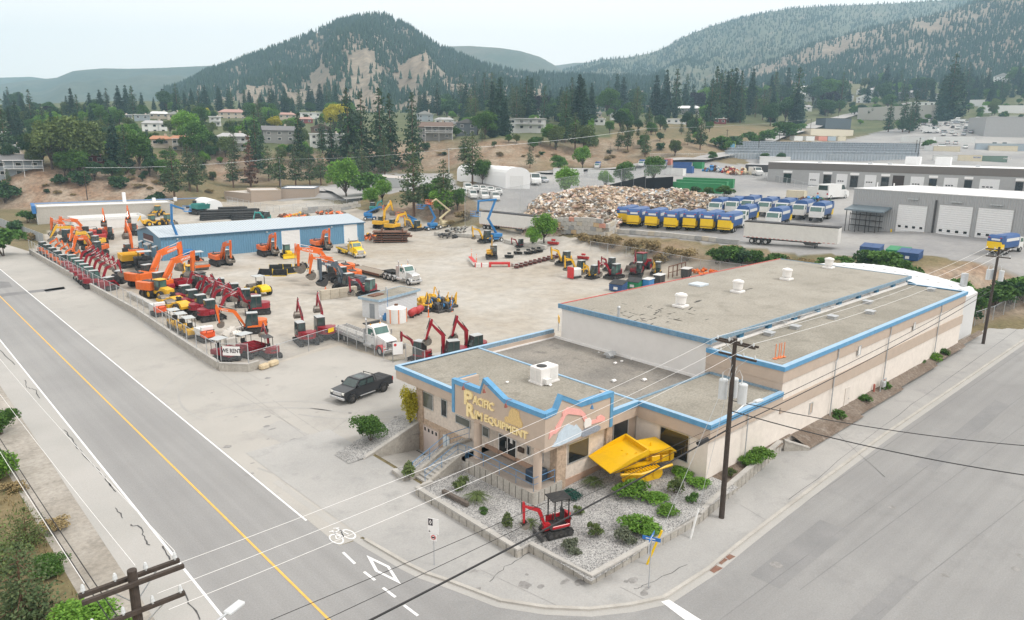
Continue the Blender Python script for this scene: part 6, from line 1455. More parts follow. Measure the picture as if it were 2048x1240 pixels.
put('gen2',generator(C_DRK),(1318,569),(1332,564),'black generator with white top in the middle of three','generator',None,1.15)
put('gen2',None,(1372,556),(1386,550),'black generator with white top next to the orange netting','generator',None,1.15)
put('dump1',dumpster(mat('bin_blue',(.02,.07,.20),.5,dirt=.1)),(1236,582),(1218,588),'blue lidded rubbish bin at the edge of the big roof','bin',None,1.25)
put('dump2',dumpster(mat('bin_green',(.02,.22,.09),.5,dirt=.1)),(1268,577),(1250,584),'green lidded rubbish bin at the edge of the big roof','bin',None,1.25)
def tank_box():
 root=empty('fuel_tank');MB().box(-1,.9,-.6,.6,.3,1.7,c=.2).build('tank_body',C_WH,root);MB().box(.9,1.15,-.65,.65,.1,1.9).build('end_panel',mat('red_panel',(.55,.03,.03),.5),root);MB().box(-1,.9,-.5,.5,.0,.3).build('tank_base',C_DRK,root);return root
put('tk',tank_box,(1150,556),(1136,558),'white tank with red end beside the small yellow excavator','tank',None,1.1)
# -------- concrete blocks, barrier
M_BLK=ground_mat('cast_block',[(.42,.41,.385),(.50,.485,.455),(.34,.33,.31)],.7,5,fvar=.12,bump=.4)
M_BLKT=ground_mat('cast_block_tan',[(.43,.385,.31),(.50,.455,.38),(.36,.32,.26)],.7,5,fvar=.12,bump=.4)
M_BLKS=[M_BLK,M_BLKT,mat('cast_block_grey',(.31,.315,.315),.9,var=.15),mat('cast_block_ochre',(.50,.37,.22),.9,var=.15),mat('cast_block_red',(.52,.26,.20),.9,var=.15)]
BLK={}
def block(p,hd,k,label,group,L=1.5,W=.75,H=.75):
 key=(k,L,W,H)
 if key not in BLK:
  mb=MB();mb.box(-L/2+.012,L/2-.012,-W/2,W/2,0,H-.01,c=.035);BLK[key]=o=mb.build('concrete_block',M_BLKS[k])
 else:o=BLK[key].copy();COL.objects.link(o)
 o.location=p;o.rotation_euler=(0,0,hd);return tag(o,label,'block',group)
def block_row(a,b,label,group,rows=1,mix=(0,),L=1.5,W=.75,H=.75,seed=1,z0=None,stag=True):
 a=at(*a)if not isinstance(a,Vector)else a;b=at(*b)if not isinstance(b,Vector)else b;hd=heading(a,b);D=Vector((cos(hd),sin(hd),0));n=max(1,int((b-a).length/L));r=random.Random(seed)
 for k in range(rows):
  o=L/2 if(k%2 and stag)else 0
  for i in range(n-(1 if o else 0)):
   p=a+D*(L*(i+.5)+o);z=(tz(p.x,p.y)if z0 is None else z0)+k*H
   block((p.x,p.y,z),hd,r.choice(mix),label,group,L,W,H)
block_row((259,592),(446,690),'pale concrete block in the row beside the dark red excavators and the fence','concrete block row in the yard')
block_row((450,690),(480,684),'pale concrete block in the short return behind the canopied dumpers','short concrete block return')
block_row((641,600),(716,590),'tan concrete block in the stacked wall below the dark red excavator','stacked tan block wall',2,(1,),stag=False)
block_row((1024,533),(1116,512),'pale concrete block in the line behind the rusty buckets','pale block line at the buckets',1,(0,),H=.6)
block_row((870,470),(1010,485),'concrete block in the low line behind the yellow excavators','low block line under the bank',1,(0,),H=.8)
block_row((1010,485),(1095,500),'concrete block in the low line behind the black buckets','low block line under the bank by the buckets',1,(0,),H=.8)
a,b,c=at(940,519),at(950,534),at(1020,533)
M_BARW=mat('barrier_white',(.72,.70,.68),.6,dirt=.1);M_BARR=mat('barrier_red',(.55,.03,.03),.5,var=.06)
r=empty('loading_ramp_barrier',(0,0,0),0,'white low barrier with red frame in front of the lone yellow excavator','barrier')
def run(mb,a,b,w,z0,z1,t0=0,t1=1):
 d=(b-a);L=d.length;h=atan2(d.y,d.x);mb.T=Matrix.Translation(a)@Matrix.Rotation(h,4,'Z');mb.box(L*t0,L*t1,-w/2,w/2,z0,z1);mb.T=None
mb=MB();run(mb,a,b,.7,0,.6);run(mb,b,c,.7,0,.75,.02,.38);mb.build('barrier_block',M_BARW,r)
mb=MB();run(mb,b,c,.75,.55,.95,.4,1);run(mb,b,c,.75,0,.55,.4,.46);run(mb,b,c,.75,0,.55,.94,1);run(mb,b,c,.72,0,.8,0,.02);run(mb,b,c,.72,0,.8,.17,.2);run(mb,a,b,.72,.6,.66);mb.build('barrier_frame',M_BARR,r)
def marker(p,label,h=1.3):
 c=at(*p);mb=MB();mb.cyl((0,0,0),(0,0,.06),.2,.18,10);mb.cyl((0,0,.06),(0,0,h),.07,.05,8);o=mb.build('traffic_marker',mat('orange_marker',(.80,.17,.03),.5));o.location=c
 mb=MB();mb.cyl((0,0,h*.6),(0,0,h*.72),.075,None,8);mb.cyl((0,0,h*.8),(0,0,h*.9),.07,None,8);mb.build('reflective_band',C_WH,o);tag(o,label,'marker','orange traffic markers')
for p,l in(((943,517),'orange marker post at the far corner of the white barrier'),((953,527),'orange marker post on the near corner of the white barrier'),((857,634),'orange marker post in front of the attachment heap'),((903,623),'orange marker post at the end of the attachment heap'),((651,578),'orange marker post behind the stacked tan block wall')):marker(p,l,1.9)
# -------- pump house and tanks
L_,C_,R_=at(730,632),at(758,639),at(834,616);hd=heading(C_,R_);W_,D_=(R_-C_).length,(L_-C_).length
root=empty('pump_house',C_,hd,'small white pump house with flat roof and blue edge in mid yard','shed')
M_SID=corrugated('white_siding',(.62,.65,.68),.22,2,.55,.4)
MB().box(0,W_,0,D_,0,2.6).build('siding_wall',M_SID,root);MB().box(-.35,W_+.35,-.35,D_+.35,2.62,2.8).build('roof',M_ROOFG,root)
mb=MB()
for q in((-.4,-.35,-.4,D_+.4),(W_+.35,W_+.4,-.4,D_+.4),(-.35,W_+.35,-.4,-.35),(-.35,W_+.35,D_+.35,D_+.4)):mb.box(*q,2.52,2.86)
mb.build('fascia_trim',mat('grey_blue_fascia',(.30,.42,.52),.6,var=.15),root)
MB().box(-.03,0,D_*.25,D_*.55,0,2.05).build('door',mat('grey_door',(.25,.28,.31),.5),root)
mb=MB();mb.cyl((W_*.45,D_*.6,2.8),(W_*.45,D_*.6,3.7),.16,None,10);mb.build('vent_pipe',C_GRY,root)
mb=MB();mb.box(W_*.1,W_*.35,D_*.5,D_*.9,2.81,2.95);mb.build('roof_grating',C_RST,root);MB().box(W_*.2,W_*.24,-.06,-.0,.9,1.4).build('extinguisher',C_RLAMP,root)
c=at(793,643);root=empty('storage_tank',c,0,'round white storage tank beside the pump house','tank');mb=MB();mb.cyl((0,0,0),(0,0,1.9),1.35,None,28);mb.cyl((0,0,1.9),(0,0,2.25),1.35,.4,28);mb.build('tank_body',C_WH,root,smooth=False);MB().cyl((0,0,2.25),(0,0,2.45),.25,None,12).build('hatch',C_RST,root)
mb=MB()
for a in(200,250,320):mb.box(1.36*cos(radians(a))-.05,1.36*cos(radians(a))+.05,1.36*sin(radians(a))-.05,1.36*sin(radians(a))+.05,0,1.9)
mb.build('orange_stripe',mat('orange_paint2',(.75,.2,.05),.5),root)
for p,n in(((826,634),'nearer the white tank'),((838,629),'nearer the attachments')):
 c=at(*p);root=empty('pressure_tank',c,.6,f'small red pressure tank on legs, {n}','tank','red pressure tanks');mb=MB();mb.cyl((-.8,0,.75),(.8,0,.75),.5,None,16);mb.ball((-.8,0,.75),.3,.5,.5,12,6);mb.ball((.8,0,.75),.3,.5,.5,12,6);mb.build('tank_body',mat('red_tank_paint',(.42,.03,.03),.45,dirt=.15),root)
 mb=MB()
 for x in(-.5,.5):mb.box(x-.06,x+.06,-.3,.3,0,.4)
 mb.build('tank_support_frame',C_DRK,root)
c=at(774,640);mb=MB();mb.box(-.5,.5,-.35,.35,0,.7,c=.05);mb.cyl((-.2,0,.7),(-.2,0,1.0),.22,None,10);mb.cyl((.1,-.1,.6),(.1,-.1,4.2),.03,None,6);o=mb.build('water_pump',C_BLU);o.location=c;tag(o,'small blue water pump between pump house wall and white tank','pump')
# -------- blue shed
a,b,c=at(325,522),at(729,482),at(276,502);hd=heading(a,b);LS=(b-a).length;WS=15.0
root=empty('metal_shed',a,hd,'long blue metal shed with pale ribbed roof in the middle of the yard','shed')
M_BSH=corrugated('blue_ribbed_wall',(.115,.26,.40),.5,0,.5,.7);M_BSG=corrugated('blue_ribbed_gable',(.13,.28,.41),.5,1,.5,.7);M_BRF=corrugated('pale_ribbed_roof',(.47,.54,.60),.6,0,.4,.6,.2)
HE_,HR_=4.6,6.0
mb=MB();mb.box(0,LS,0,.1,0,HE_);mb.box(0,LS,WS-.1,WS,0,HE_);mb.build('side_wall',M_BSH,root)
mb=MB();mb.prism([(.1,0),(WS-.1,0),(WS-.1,HE_),(WS/2,HR_-.08),(.1,HE_)],0.02,.12,'x');mb.prism([(.1,0),(WS-.1,0),(WS-.1,HE_),(WS/2,HR_-.08),(.1,HE_)],LS-.12,LS-.02,'x');mb.build('gable_wall',M_BSG,root)
mb=MB();mb.prism([(-.3,HE_-.02),(WS/2,HR_),(WS+.3,HE_-.02),(WS+.3,HE_+.1),(WS/2,HR_+.12),(-.3,HE_+.1)],-.3,LS+.2,'x');mb.build('roof',M_BRF,root)
mb=MB();mb.box(-.32,LS+.22,-.38,-.3,HE_-.1,HE_+.06);mb.build('gutter_trim',mat('dark_blue_trim',(.05,.13,.22),.5),root)
def shed_x(px,py):
 d=ray(px,py);P=Vector((0,0,CH));u=Vector((cos(hd),sin(hd)));n=Vector((-u.y,u.x));t=(Vector((a.x,a.y))).dot(n)/Vector((d.x,d.y)).dot(n);q=Vector((d.x,d.y))*t-Vector((a.x,a.y));return q.dot(u),CH+d.z*t-a.z
for(p0,p1)in(((562,462),(601,494)),((687,450),(715,482))):
 x0,z1=shed_x(*p0);x1,_=shed_x(*p1);d=MB().box(x0,x1,-.05,-.0,0,z1).build('roller_door',corrugated('white_roller_door',(.70,.71,.71),.3,2,.5,.3),root)
 mb=MB();mb.box(x0-.15,x0,-.07,0,0,z1+.15);mb.box(x1,x1+.15,-.07,0,0,z1+.15);mb.box(x0,x1,-.07,0,z1,z1+.15);mb.build('door_frame',M_BLUE,d)
mb=MB();mb.box(-.05,.02,WS*.3,WS*.72,3.2,4.5);sg=mb.build('shed_sign',mat('dark_sign',(.075,.035,.045),.5),root)
MB().box(-.06,-.05,WS*.3,WS*.72,3.1,3.35).build('sign_strip',C_SIGN,sg)
for k,y in enumerate((2.2,6.2,7.8,11.5)):
 w=MB().box(-.04,.02,y,y+.9,1.4,2.6).build('window',M_GLASS,root);mb=MB();mb.prism([(-.04,2.75),(-.9,2.45),(-.9,2.5),(-.04,2.82)],y-.2,y+1.1,'y');mb.build('awning',C_WH,w)
for x in(3,21.5,37):mb=MB();mb.box(x,x+.3,-.35,0,HE_-.6,HE_-.35,c=.03);mb.build('wall_lamp',C_GRY,root)
# -------- fence round the yard
def mesh_mat():
 m=bpy.data.materials.new('chain_link');m.use_nodes=True;t=m.node_tree;b=t.nodes['Principled BSDF'];b.inputs['Base Color'].default_value=(.42,.45,.47,1);b.inputs['Metallic'].default_value=.3;b.inputs['Roughness'].default_value=.5;b.inputs['Alpha'].default_value=.17;return m
M_LINK=mesh_mat()
def chain_fence(name,pts,h,label,z0=0,step=3.0,alpha=None,group=None,rail=True,mt=None):
 root=empty(name,(0,0,0),0,label,'fence',group);P=[Vector(p)for p in pts];posts=[]
 for a,b in zip(P,P[1:]):
  n=max(1,round((b-a).length/step));posts+=[a.lerp(b,k/n)for k in range(n)]
 posts.append(P[-1]);mb=MB();v=[]
 for p in posts:v+=[(p.x,p.y,p.z+z0+.03),(p.x,p.y,p.z+z0+h)]
 mb.add(v,[(2*i,2*i+2,2*i+3,2*i+1)for i in range(len(posts)-1)]);mb.build('chain_link_mesh',mt or M_LINK,root)
 for p in posts:MB().cyl((p.x,p.y,p.z+z0-.1),(p.x,p.y,p.z+z0+h+.08),.045,None,6).build('fence_post',M_GALV,root)
 if rail:mb=MB();mb.tube([(p.x,p.y,p.z+z0+h)for p in posts],.028,5);mb.build('top_rail',M_GALV,root)
 return root
fl=[at(62,507),at(170,570),at(280,632),at(360,687),at(440,739)]
rwall('retaining_wall',[tuple(p.xy)for p in fl[::-1]],.95,'long low concrete wall carrying the yard fence beside the main road',z0=-.2,joint=1.1)
fw=[at(441,741),at(498,743),at(516,737)]
rwall('retaining_wall',[tuple(p.xy)for p in fw[::-1]],.95,'short concrete wall with a carved name at the yard corner',z0=-.2)
tag(wall_name(tuple(at(444,742).xy),tuple(at(495,744).xy),.42,.36,1),'dark carved name panel set in the wall below the white banner','plaque')
n_=Vector((0,0,0))
def inset(P,d):
 q=strip([tuple(p.xy)for p in P],-d,0)[0];return[Vector((p.x,p.y,0))for p in q]
chain_fence('chain_link_fence',[p for p in inset(fl[::-1],-.14)],1.9,'long chain-link fence on the low wall beside the main road',.95)
fr=[at(443,739),at(498,741)]
chain_fence('chain_link_fence',[Vector((p.x+.1,p.y+.15,0))for p in fr],1.9,'short chain-link fence with the white banner at the yard corner',.95,2.2)
f2=[at(498,741),at(556,724),at(618,703),at(677,684)]
chain_fence('chain_link_fence',f2,2.0,'chain-link fence in front of the red mini excavators, ending at the gate',0,3.2)
chain_fence('sliding_gate',[at(678,684),at(732,704),at(786,725)],2.1,'wide chain-link gate standing across the yard entrance before the tow truck',0,1.9)['category']='gate'
chain_fence('chain_link_fence',[at(786,725),at(812,722),at(850,738)],2.0,'short chain-link fence between the gate sign and the office roof',0,2)
for p,q in(((520,741),(537,735)),((538,735),(555,728))):
 a,b=at(*p),at(*q);o=MB();o.T=None;L=(b-a).length;mb=MB();mb.box(-L/2+.03,L/2-.03,-.35,.35,0,.6,c=.15);o=mb.build('boulder',mat('cut_stone_buff',(.55,.45,.30),.9,var=.2,bump=.6,bs=6));o.location=(a+b)/2;o.rotation_euler=(0,0,heading(a,b));tag(o,'buff cut stone by the yard corner, '+('next to the wall end' if p[0]==520 else 'next to the fence post'),'stone','buff kerb stones')
def flat_sign(name,a,b,z0,z1,m,label,lines,cat='sign',off=.05,tm=None):
 """board hung between two ground points"""
 A,B_=a,b;d=(B_-A).normalized();L=(B_-A).length;nn=Vector((d.y,-d.x,0));nn=nn if nn.dot(Vector((0,0,0))-A)>0 else-nn
 T=Matrix(((d.x,0,nn.x,A.x+nn.x*off),(d.y,0,nn.y,A.y+nn.y*off),(0,1,0,A.z),(0,0,0,1)));r=empty(name,(0,0,0),0,label,cat);mb=MB();mb.T=T;mb.box(0,L,z0,z1,0,.02);mb.build('board',m,r)
 for txt,size,x,z,sx,tmx in lines:
  mb=MB();mb.text(txt,size,T@Matrix.Translation((x*L,z0+(z1-z0)*z,.022)),.003,sx=sx,bold=.03);mb.build('lettering',tmx,r)
 return r,T,L
M_INK=mat('sign_ink',(.03,.02,.03),.5)
a,b=fr;d=(b-a)
flat_sign('banner',a+d*.09+Vector((.1,.15,0)),a+d*.72+Vector((.1,.15,0)),1.55,2.55,C_SIGN,'white banner hung on the corner fence over the carved name',[('WE RENT',.62,.5,.5,.8,M_INK)],'banner')
a,b=at(786,725),at(806,723)
r,T,L=flat_sign('entrance_sign',a,b,.9,2.3,C_SIGN,'white notice board with red disc on the gate post',[],'sign');mb=MB();mb.T=T;mb.cyl((L*.25,2.0,.02),(L*.25,2.0,.03),.16,None,14);mb.build('red_disc',M_BARR,r)
a,b=at(657,691),at(668,687)
flat_sign('warning_sign',a,b,1.55,2.05,C_YEL2,'small yellow notice on the fence by the gate',[],'sign')
# -------- buildings behind the yard
LAND=[]
M_RWH=mat('white_membrane_roof',(.74,.75,.76),.6,var=.05,vs=.5,dirt=.1)
M_GRYW=mat('grey_block_wall',(.36,.365,.37),.8,var=.06,vs=1,dirt=.1)
M_FASD=mat('dark_taupe_fascia',(.15,.135,.125),.6,var=.06)
M_GRIB=corrugated('grey_ribbed_wall',(.36,.37,.38),.45,0,.5,.6)
M_WRIB=corrugated('white_ribbed_wall',(.66,.67,.68),.45,0,.5,.4)
M_TAN=mat('tan_block_wall',(.37,.30,.245),.85,var=.06,dirt=.08)
M_CRW=mat('cream_wall',(.66,.61,.50),.7,var=.06,dirt=.1)
M_FABW=mat('white_fabric',(.80,.81,.82),.5,var=.03)
def pxh(p,n):return n*mpp(at(*p))
def wallbox(name,a,b,depth_,h,wall,roof,label,cat='building',par=.35,fas=None,fasw=None,z=None):
 """flat-roofed building standing on the photo base line a-b (its face towards us); returns root, length, point mapper"""
 A,B_=at(*a),at(*b);z0=min(A.z,B_.z)if z is None else z;hd=heading(A,B_);L=(B_.xy-A.xy).length
 root=empty(name,(A.x,A.y,z0),hd,label,cat);LAND.append(((a[0]+b[0])/2,(a[1]+b[1])/2,label))
 MB().box(0,L,0,depth_,-2.5,h-par).build('wall',wall,root);MB().box(.25,L-.25,.25,depth_-.25,h-par,h-par+.06).build('roof',roof,root)
 mb=MB()
 fh=fasw or par
 for q in((-.08,L+.08,-.08,.25),(-.08,L+.08,depth_-.25,depth_+.08),(-.08,.25,.25,depth_-.25),(L-.25,L+.08,.25,depth_-.25)):mb.box(*q,h-max(fh,par),h)
 mb.build('parapet',fas or wall,root)
 def X(px):
  d=ray(px,a[1]);u=Vector((cos(hd),sin(hd)));n=Vector((-u.y,u.x));D=Vector((d.x,d.y));t=A.xy.dot(n)/D.dot(n);return(D*t-A.xy).dot(u)
 return root,L,X
def opening(root,name,x0,x1,z0,z1,m,off=.05,fr=None,y=0):
 o=MB().box(x0,x1,y-off,y+.02,z0,z1).build(name,m,root)
 if fr:
  mb=MB();w=.12;mb.box(x0-w,x0,y-off-.03,y,z0,z1+w);mb.box(x1,x1+w,y-off-.03,y,z0,z1+w);mb.box(x0,x1,y-off-.03,y,z1,z1+w);mb.build('door_frame',fr,o)
 return o
def text_on(o_par,body,x,z,size,m,y=-.07,sx=1,name='lettering'):
 T=Matrix(((1,0,0,x),(0,0,-1,y),(0,1,0,z),(0,0,0,1)));mb=MB();mb.text(body,size,T,.004,sx=sx,bold=.02);return mb.build(name,m,o_par)
ra,L,X=wallbox('unit_building',(1534,362),(2075,391),22,pxh((1534,362),41),M_GRYW,M_RWH,'long grey unit building with white roof and dark fascia band',par=.04,fas=M_FASD,fasw=pxh((1534,362),13))
hh=pxh((1534,362),41);M_RD=corrugated('pale_roller_door',(.70,.71,.72),.4,2,.5,.3)
for x0,x1 in((1617,1638),(1672,1694),(1729,1752),(1821,1848),(1888,1916),(1960,2000)):
 o=opening(ra,'roller_door',X(x0),X(x1),0,hh*.56,M_RD);w=(X(x1)-X(x0))/5
 for k in range(3):MB().box(X(x0)+w*(k+.75),X(x0)+w*(k+1.45),-.07,-.05,hh*.22,hh*.27).build('door_pane',M_GLASS,o)
for x in(1574,1654,1708,1770,1866,1937,2040):
 opening(ra,'entrance_door',X(x-7),X(x+7),0,hh*.48,M_GLASS,.06,C_DRK);MB().box(X(x-9),X(x+9),-.12,-.02,hh*.53,hh*.63).build('unit_sign',C_SIGN,ra)
MB().box(X(1785),X(1808),-.03,.02,0,hh*.58).build('open_bay',mat('dark_bay_interior',(.05,.035,.03),.9),ra)  # flat slab on the wall; shade inside the open bay painted as dark colour
for px in(1790,1852):
 x=X(px);MB().box(x,x+4.2,12,15,hh-.4,hh+2.6,c=.05).build('roof_plant_box',M_RWH,ra)
for px in(1618,1720,1760,1940):x=X(px);MB().box(x,x+1.2,8,9.2,hh-.3,hh+.6,c=.05).build('roof_vent',M_GALV,ra)
h2=pxh((1700,459),84);rb,L,X=wallbox('workshop_building',(1699,459),(2110,508),24,h2,M_GRIB,M_RWH,'grey ribbed metal workshop with tall white bay doors',par=.15,fas=M_RWH)
for x0,x1,zz in((1791,1849,.70),(1873,1940,.76),(1951,2022,.76)):
 o=opening(rb,'bay_door',X(x0),X(x1),0,h2*zz,M_RD,.06,M_GRYW);w=(X(x1)-X(x0))/8
 for k in range(4):MB().box(X(x0)+w*(2*k+.6),X(x0)+w*(2*k+1.4),-.08,-.06,h2*.2,h2*.25).build('door_pane',M_GLASS,o)
 MB().box((X(x0)+X(x1))/2-1,(X(x0)+X(x1))/2+1,-.4,-.05,h2*.83,h2*.85).build('wall_lamp',C_GRY,rb)
 for q in(x0-4,x1+4):o=MB().cyl((X(q),-.8,0),(X(q),-.8,1.3),.14,None,10).build('bollard',C_YEL2,rb)
mb=MB();mb.prism([(-3.0,h2*.5),(-3.0,h2*.53),(0,h2*.62),(0,h2*.58)],X(1700),X(1778),'x');mb.build('lean_to_roof',mat('slate_sheet',(.14,.18,.21),.5),rb)
mb=MB()
for k in range(4):x=X(1703+k*20);mb.box(x-.06,x+.06,-2.6,-2.5,0,h2*.5);mb.box(x-.04,x+.04,-1.2,-1.1,0,h2*.45)
for z in(.15,.28,.4):mb.box(X(1703),X(1765),-1.3,-.3,h2*z,h2*z+.1)
mb.build('pipe_rack',C_DRK,rb);MB().box(X(1864),X(1867),-.25,0,.2,h2*.85).build('flue',C_DRK,rb)
for px in(1712,1745,1830,1930):x=X(px);mb=MB();mb.cyl((x,6,h2-.2),(x,6,h2+1.1),.12,None,8);mb.build('vent_pipe',M_RWH,rb)
def shelter(g0,g1,back,h,eave,label,door=True):
 """arched shelter: gable base corners g0,g1 (photo), a far base point for its length"""
 A,B_=at(*g0),at(*g1);z0=min(A.z,B_.z);hd=heading(A,B_);W=(B_-A).length;Q=at(*back,A.z);L=(Q-A).length
 root=empty('fabric_shelter',(A.x,A.y,z0),hd,label,'shelter');LAND.append((g0[0],g0[1],label));n=10
 P=[(0,-1),(0,eave)]+[(W/2-W/2*cos(pi*k/n),eave+(h-eave)*sin(pi*k/n)**.8)for k in range(1,n)]+[(W,eave),(W,-1)]
 d=Q-A;u=Vector((cos(hd),sin(hd),0));lx,ly=d.dot(u),d.dot(Vector((-u.y,u.x,0)))
 v=[(p[0],0,p[1])for p in P]+[(p[0]+lx,ly,p[1])for p in P];m=len(P);mb=MB()
 mb.add(v,[tuple(range(m)),tuple(range(m,2*m))[::-1]]+[(i,m+i,m+(i+1)%m,(i+1)%m)for i in range(m)]);mb.build('fabric_cover',M_FABW,root)
 mb=MB()
 for t in range(1,8):
  f_=t/8;mb.tube([(p[0]+lx*f_,ly*f_,p[1]+.03)for p in P[1:-1]],.05,4)
 mb.build('rib_seam',M_FABW,root)
 if door:MB().box(W*.18,W*.72,-.06,-.01,0,eave*1.05).build('shelter_door',C_WH,root)
shelter((1011,377),(1060,378),(914,366),pxh((1011,377),42),pxh((1011,377),24),'big white arched fabric shelter beside parked white vans')
shelter((412,428),(446,424),(389,421),pxh((412,428),27),pxh((412,428),13),'small white fabric tent behind the black pipe stacks',False)
wallbox('flat_building',(503,405),(563,399),13,pxh((503,405),24),M_TAN,mat('pale_tan_roof',(.52,.49,.46),.8,var=.08),'tan flat-roofed building with lower wing at the bank foot',par=.3,fas=mat('tan_fascia',(.44,.36,.29),.7))
wallbox('flat_building',(563,398),(630,394),12,pxh((563,398),22),M_TAN,M_RWH,'tan flat-roofed wing with pale grey roof below the pines',par=.3,fas=mat('slate_fascia',(.17,.2,.25),.6))
wallbox('flat_building',(449,397),(502,405),9,pxh((449,397),17),M_TAN,mat('pale_tan_roof2',(.50,.47,.43),.8),'low tan side wing with small windows beside the tan building',par=.2)
r,L,X=wallbox('long_building',(77,449),(350,428),11,pxh((77,449),35),mat('weathered_block_wall',(.44,.42,.385),.9,var=.1,dirt=.15),M_RWH,'long weathered block building with blue sign front at the yard corner',par=.4)
hh=pxh((77,449),35);mb=MB();mb.box(-1.0,-.1,-.4,11.4,hh*.62,hh*1.05);sg=mb.build('blue_sign_band',mat('sign_blue',(.03,.16,.42),.5),r)
MB().box(-1.04,-1.0,7.5,11,hh*.68,hh*1.0).build('sign_panel',C_SIGN,sg);MB().box(-.1,-.02,.0,11,-1,hh*.62).build('front_wall',C_WH,r)
for y in(7.2,9.0):MB().box(-.16,-.1,y,y+.8,hh*.12,hh*.5).build('window',M_GLASS,r)
for x in(22,30,36):mb=MB();mb.box(x,x+.9,7,7.9,hh-.3,hh+(2.8 if x==22 else .9),c=.04);mb.build('roof_vent',M_RWH,r)
MB().box(.0,44,10.7,11.15,hh-.05,hh+.25).build('rear_cap',mat('blue_roof_cap',(.16,.25,.42),.5),r)
r,L,X=wallbox('white_building',(147,461),(293,451),9,pxh((147,461),23),M_WALLW,mat('white_grey_roof',(.62,.63,.62),.7,var=.08),'low white building behind the orange excavators',par=.6,fas=C_WH);o=MB().cyl((-.03,4,2.2),(-.09,4,2.2),.9,None,18).build('round_emblem',mat('pale_teal',(.45,.62,.62),.6),r)
wallbox('white_building',(715,380),(812,374),14,pxh((715,380),28),mat('pale_grey_wall',(.56,.57,.58),.7),mat('beige_roof',(.50,.46,.43),.8),'pale grey low building behind the trees by the road bend',par=.25)
wallbox('office_building',(1650,257),(1701,258),9,pxh((1650,257),20),mat('slate_blue_cladding',(.10,.125,.15),.6,var=.1),M_RWH,'dark slate office with two windows on the rising road',par=.25,fas=C_DRK)
wallbox('low_building',(1621,270),(1706,271),10,pxh((1621,270),13),M_CRW,M_RWH,'cream low building under the dark slate office',par=.25,fas=C_DRK)
wallbox('warehouse',(1714,238),(1860,238),26,pxh((1714,238),24),mat('stone_grey_cladding',(.44,.43,.40),.7,var=.08),M_RWH,'grey warehouse with white roof behind tall pines',par=.3)
wallbox('warehouse',(1967,273),(2075,276),22,pxh((1967,273),39),M_GRYW,M_RWH,'grey concrete warehouse with strip windows above the grey trailer',par=.3)
wallbox('white_building',(1963,226),(2075,228),16,pxh((1963,226),16),C_WH,M_RWH,'white long building upslope of the concrete warehouse',par=.25)
wallbox('white_building',(1938,212),(1986,213),12,pxh((1938,212),13),C_WH,M_RWH,'small white building beside the round green tree upslope',par=.25)
wallbox('gable_shed',(1519,328),(1580,330),9,pxh((1519,328),15),C_WH,M_RWH,'small white shed at the left end of the grey units','shed',par=.2)
wallbox('carport',(1490,342),(1542,345),6,pxh((1490,342),15),C_DRK,M_RWH,'dark open carport with pale roof next to the grey units','shed',par=.2,fas=M_RWH)
M_LOCK=corrugated('locker_panel',(.33,.38,.43),1.4,0,.5,.8);M_LROOF=corrugated('locker_roof',(.42,.47,.53),1.4,0,.5,.5)
for k,(y,n)in enumerate(((314,'the front one along the fence'),(308,'second from the fence'),(303,'third from the fence'),(298.5,'fourth from the fence'),(294.5,'the last one below the dry grass strip'))):
 a,b=(1455+k*6,y+(2-k)*.0),(1838,y+3-k*.4);A,B_=at(*a),at(*b);hd=heading(A,B_);L=(B_-A).length
 r=empty('storage_row',A,hd,f'long row of blue-grey storage lockers, {n}','storage','storage locker rows');h=2.7
 MB().box(0,L,0,4,-1.5,h).build('locker_wall',M_LOCK,r);MB().box(-.2,L+.2,-.3,4.3,h,h+.18).build('roof',M_LROOF,r)
CON={'white':(.70,.71,.70),'cream':(.66,.60,.46),'green':(.03,.25,.09),'sage':(.16,.24,.20),'blue':(.03,.10,.30),'salmon':(.62,.26,.20),'bluegrey':(.36,.43,.49)}
def cont(a,b,c,label,H=2.6,name='shipping_container',dz=0,txt=None,group=None):
 A,B_=at(*a),at(*b);L=(B_-A).length;hd=heading(A,B_);W=2.44;n=Vector((-sin(hd),cos(hd),0));m=(A+B_)/2+n*W/2;m.z=min(A.z,B_.z)+dz
 o=inst(('c',c,round(L),H),container((c,CON[c]),round(L)or L,W,H,name),m,hd,label,'container',group)
 if txt:text_on(o,txt[0],txt[1]*L,H*.62,.8,mat(*txt[2]),y=-W/2-.03)
 LAND.append((a[0],a[1],label));return o
cont((1341,379),(1442,388),'green','long bright green container behind the paper pile',2.9)
cont((1352,374),(1452,382),'green','bright green container just behind the longest green one',2.9);cont((1366,370),(1464,377),'green','bright green container third back from the paper pile',2.9)
cont((1105,350),(1166,352),'white','white container beside blue truck cabs under the bank');cont((1175,353),(1242,356),'white','white container with a dark end behind the round green tree')
cont((1330,349),(1366,352),'white','short white container behind the tall green trees');cont((1318,329),(1341,331),'salmon','faded salmon pink container at the bank foot',2.7)
cont((1345,336),(1383,338),'blue','dark blue container next to the green one by the road');cont((1384,336),(1404,338),'green','short green container next to the dark blue one');cont((1352,345),(1384,347),'blue','dark blue skip container in front of the other blue one')
cont((1867,302),(1919,304),'cream','cream container on the upper tier of the container yard');cont((1847,301),(1866,302),'white','short white container beside the upper cream one')
cont((1866,321),(1914,323),'white','white container with painted scrawls at the end of the row');cont((1916,321),(1962,323),'cream','cream container marked with blue SECURE lettering',txt=('SECURE',.3,('secure_blue',(.03,.12,.4),.5)))
cont((1963,322),(2014,325),'sage','sage green container marked with white CAPITAL lettering',txt=('CAPITAL',.5,('capital_white',(.7,.72,.7),.5)))
cont((1979,301),(2034,303),'cream','cream container with small marks before the grey trailer');cont((1951,299),(2060,303),'bluegrey','long blue-grey trailer body above the container row',3.6)
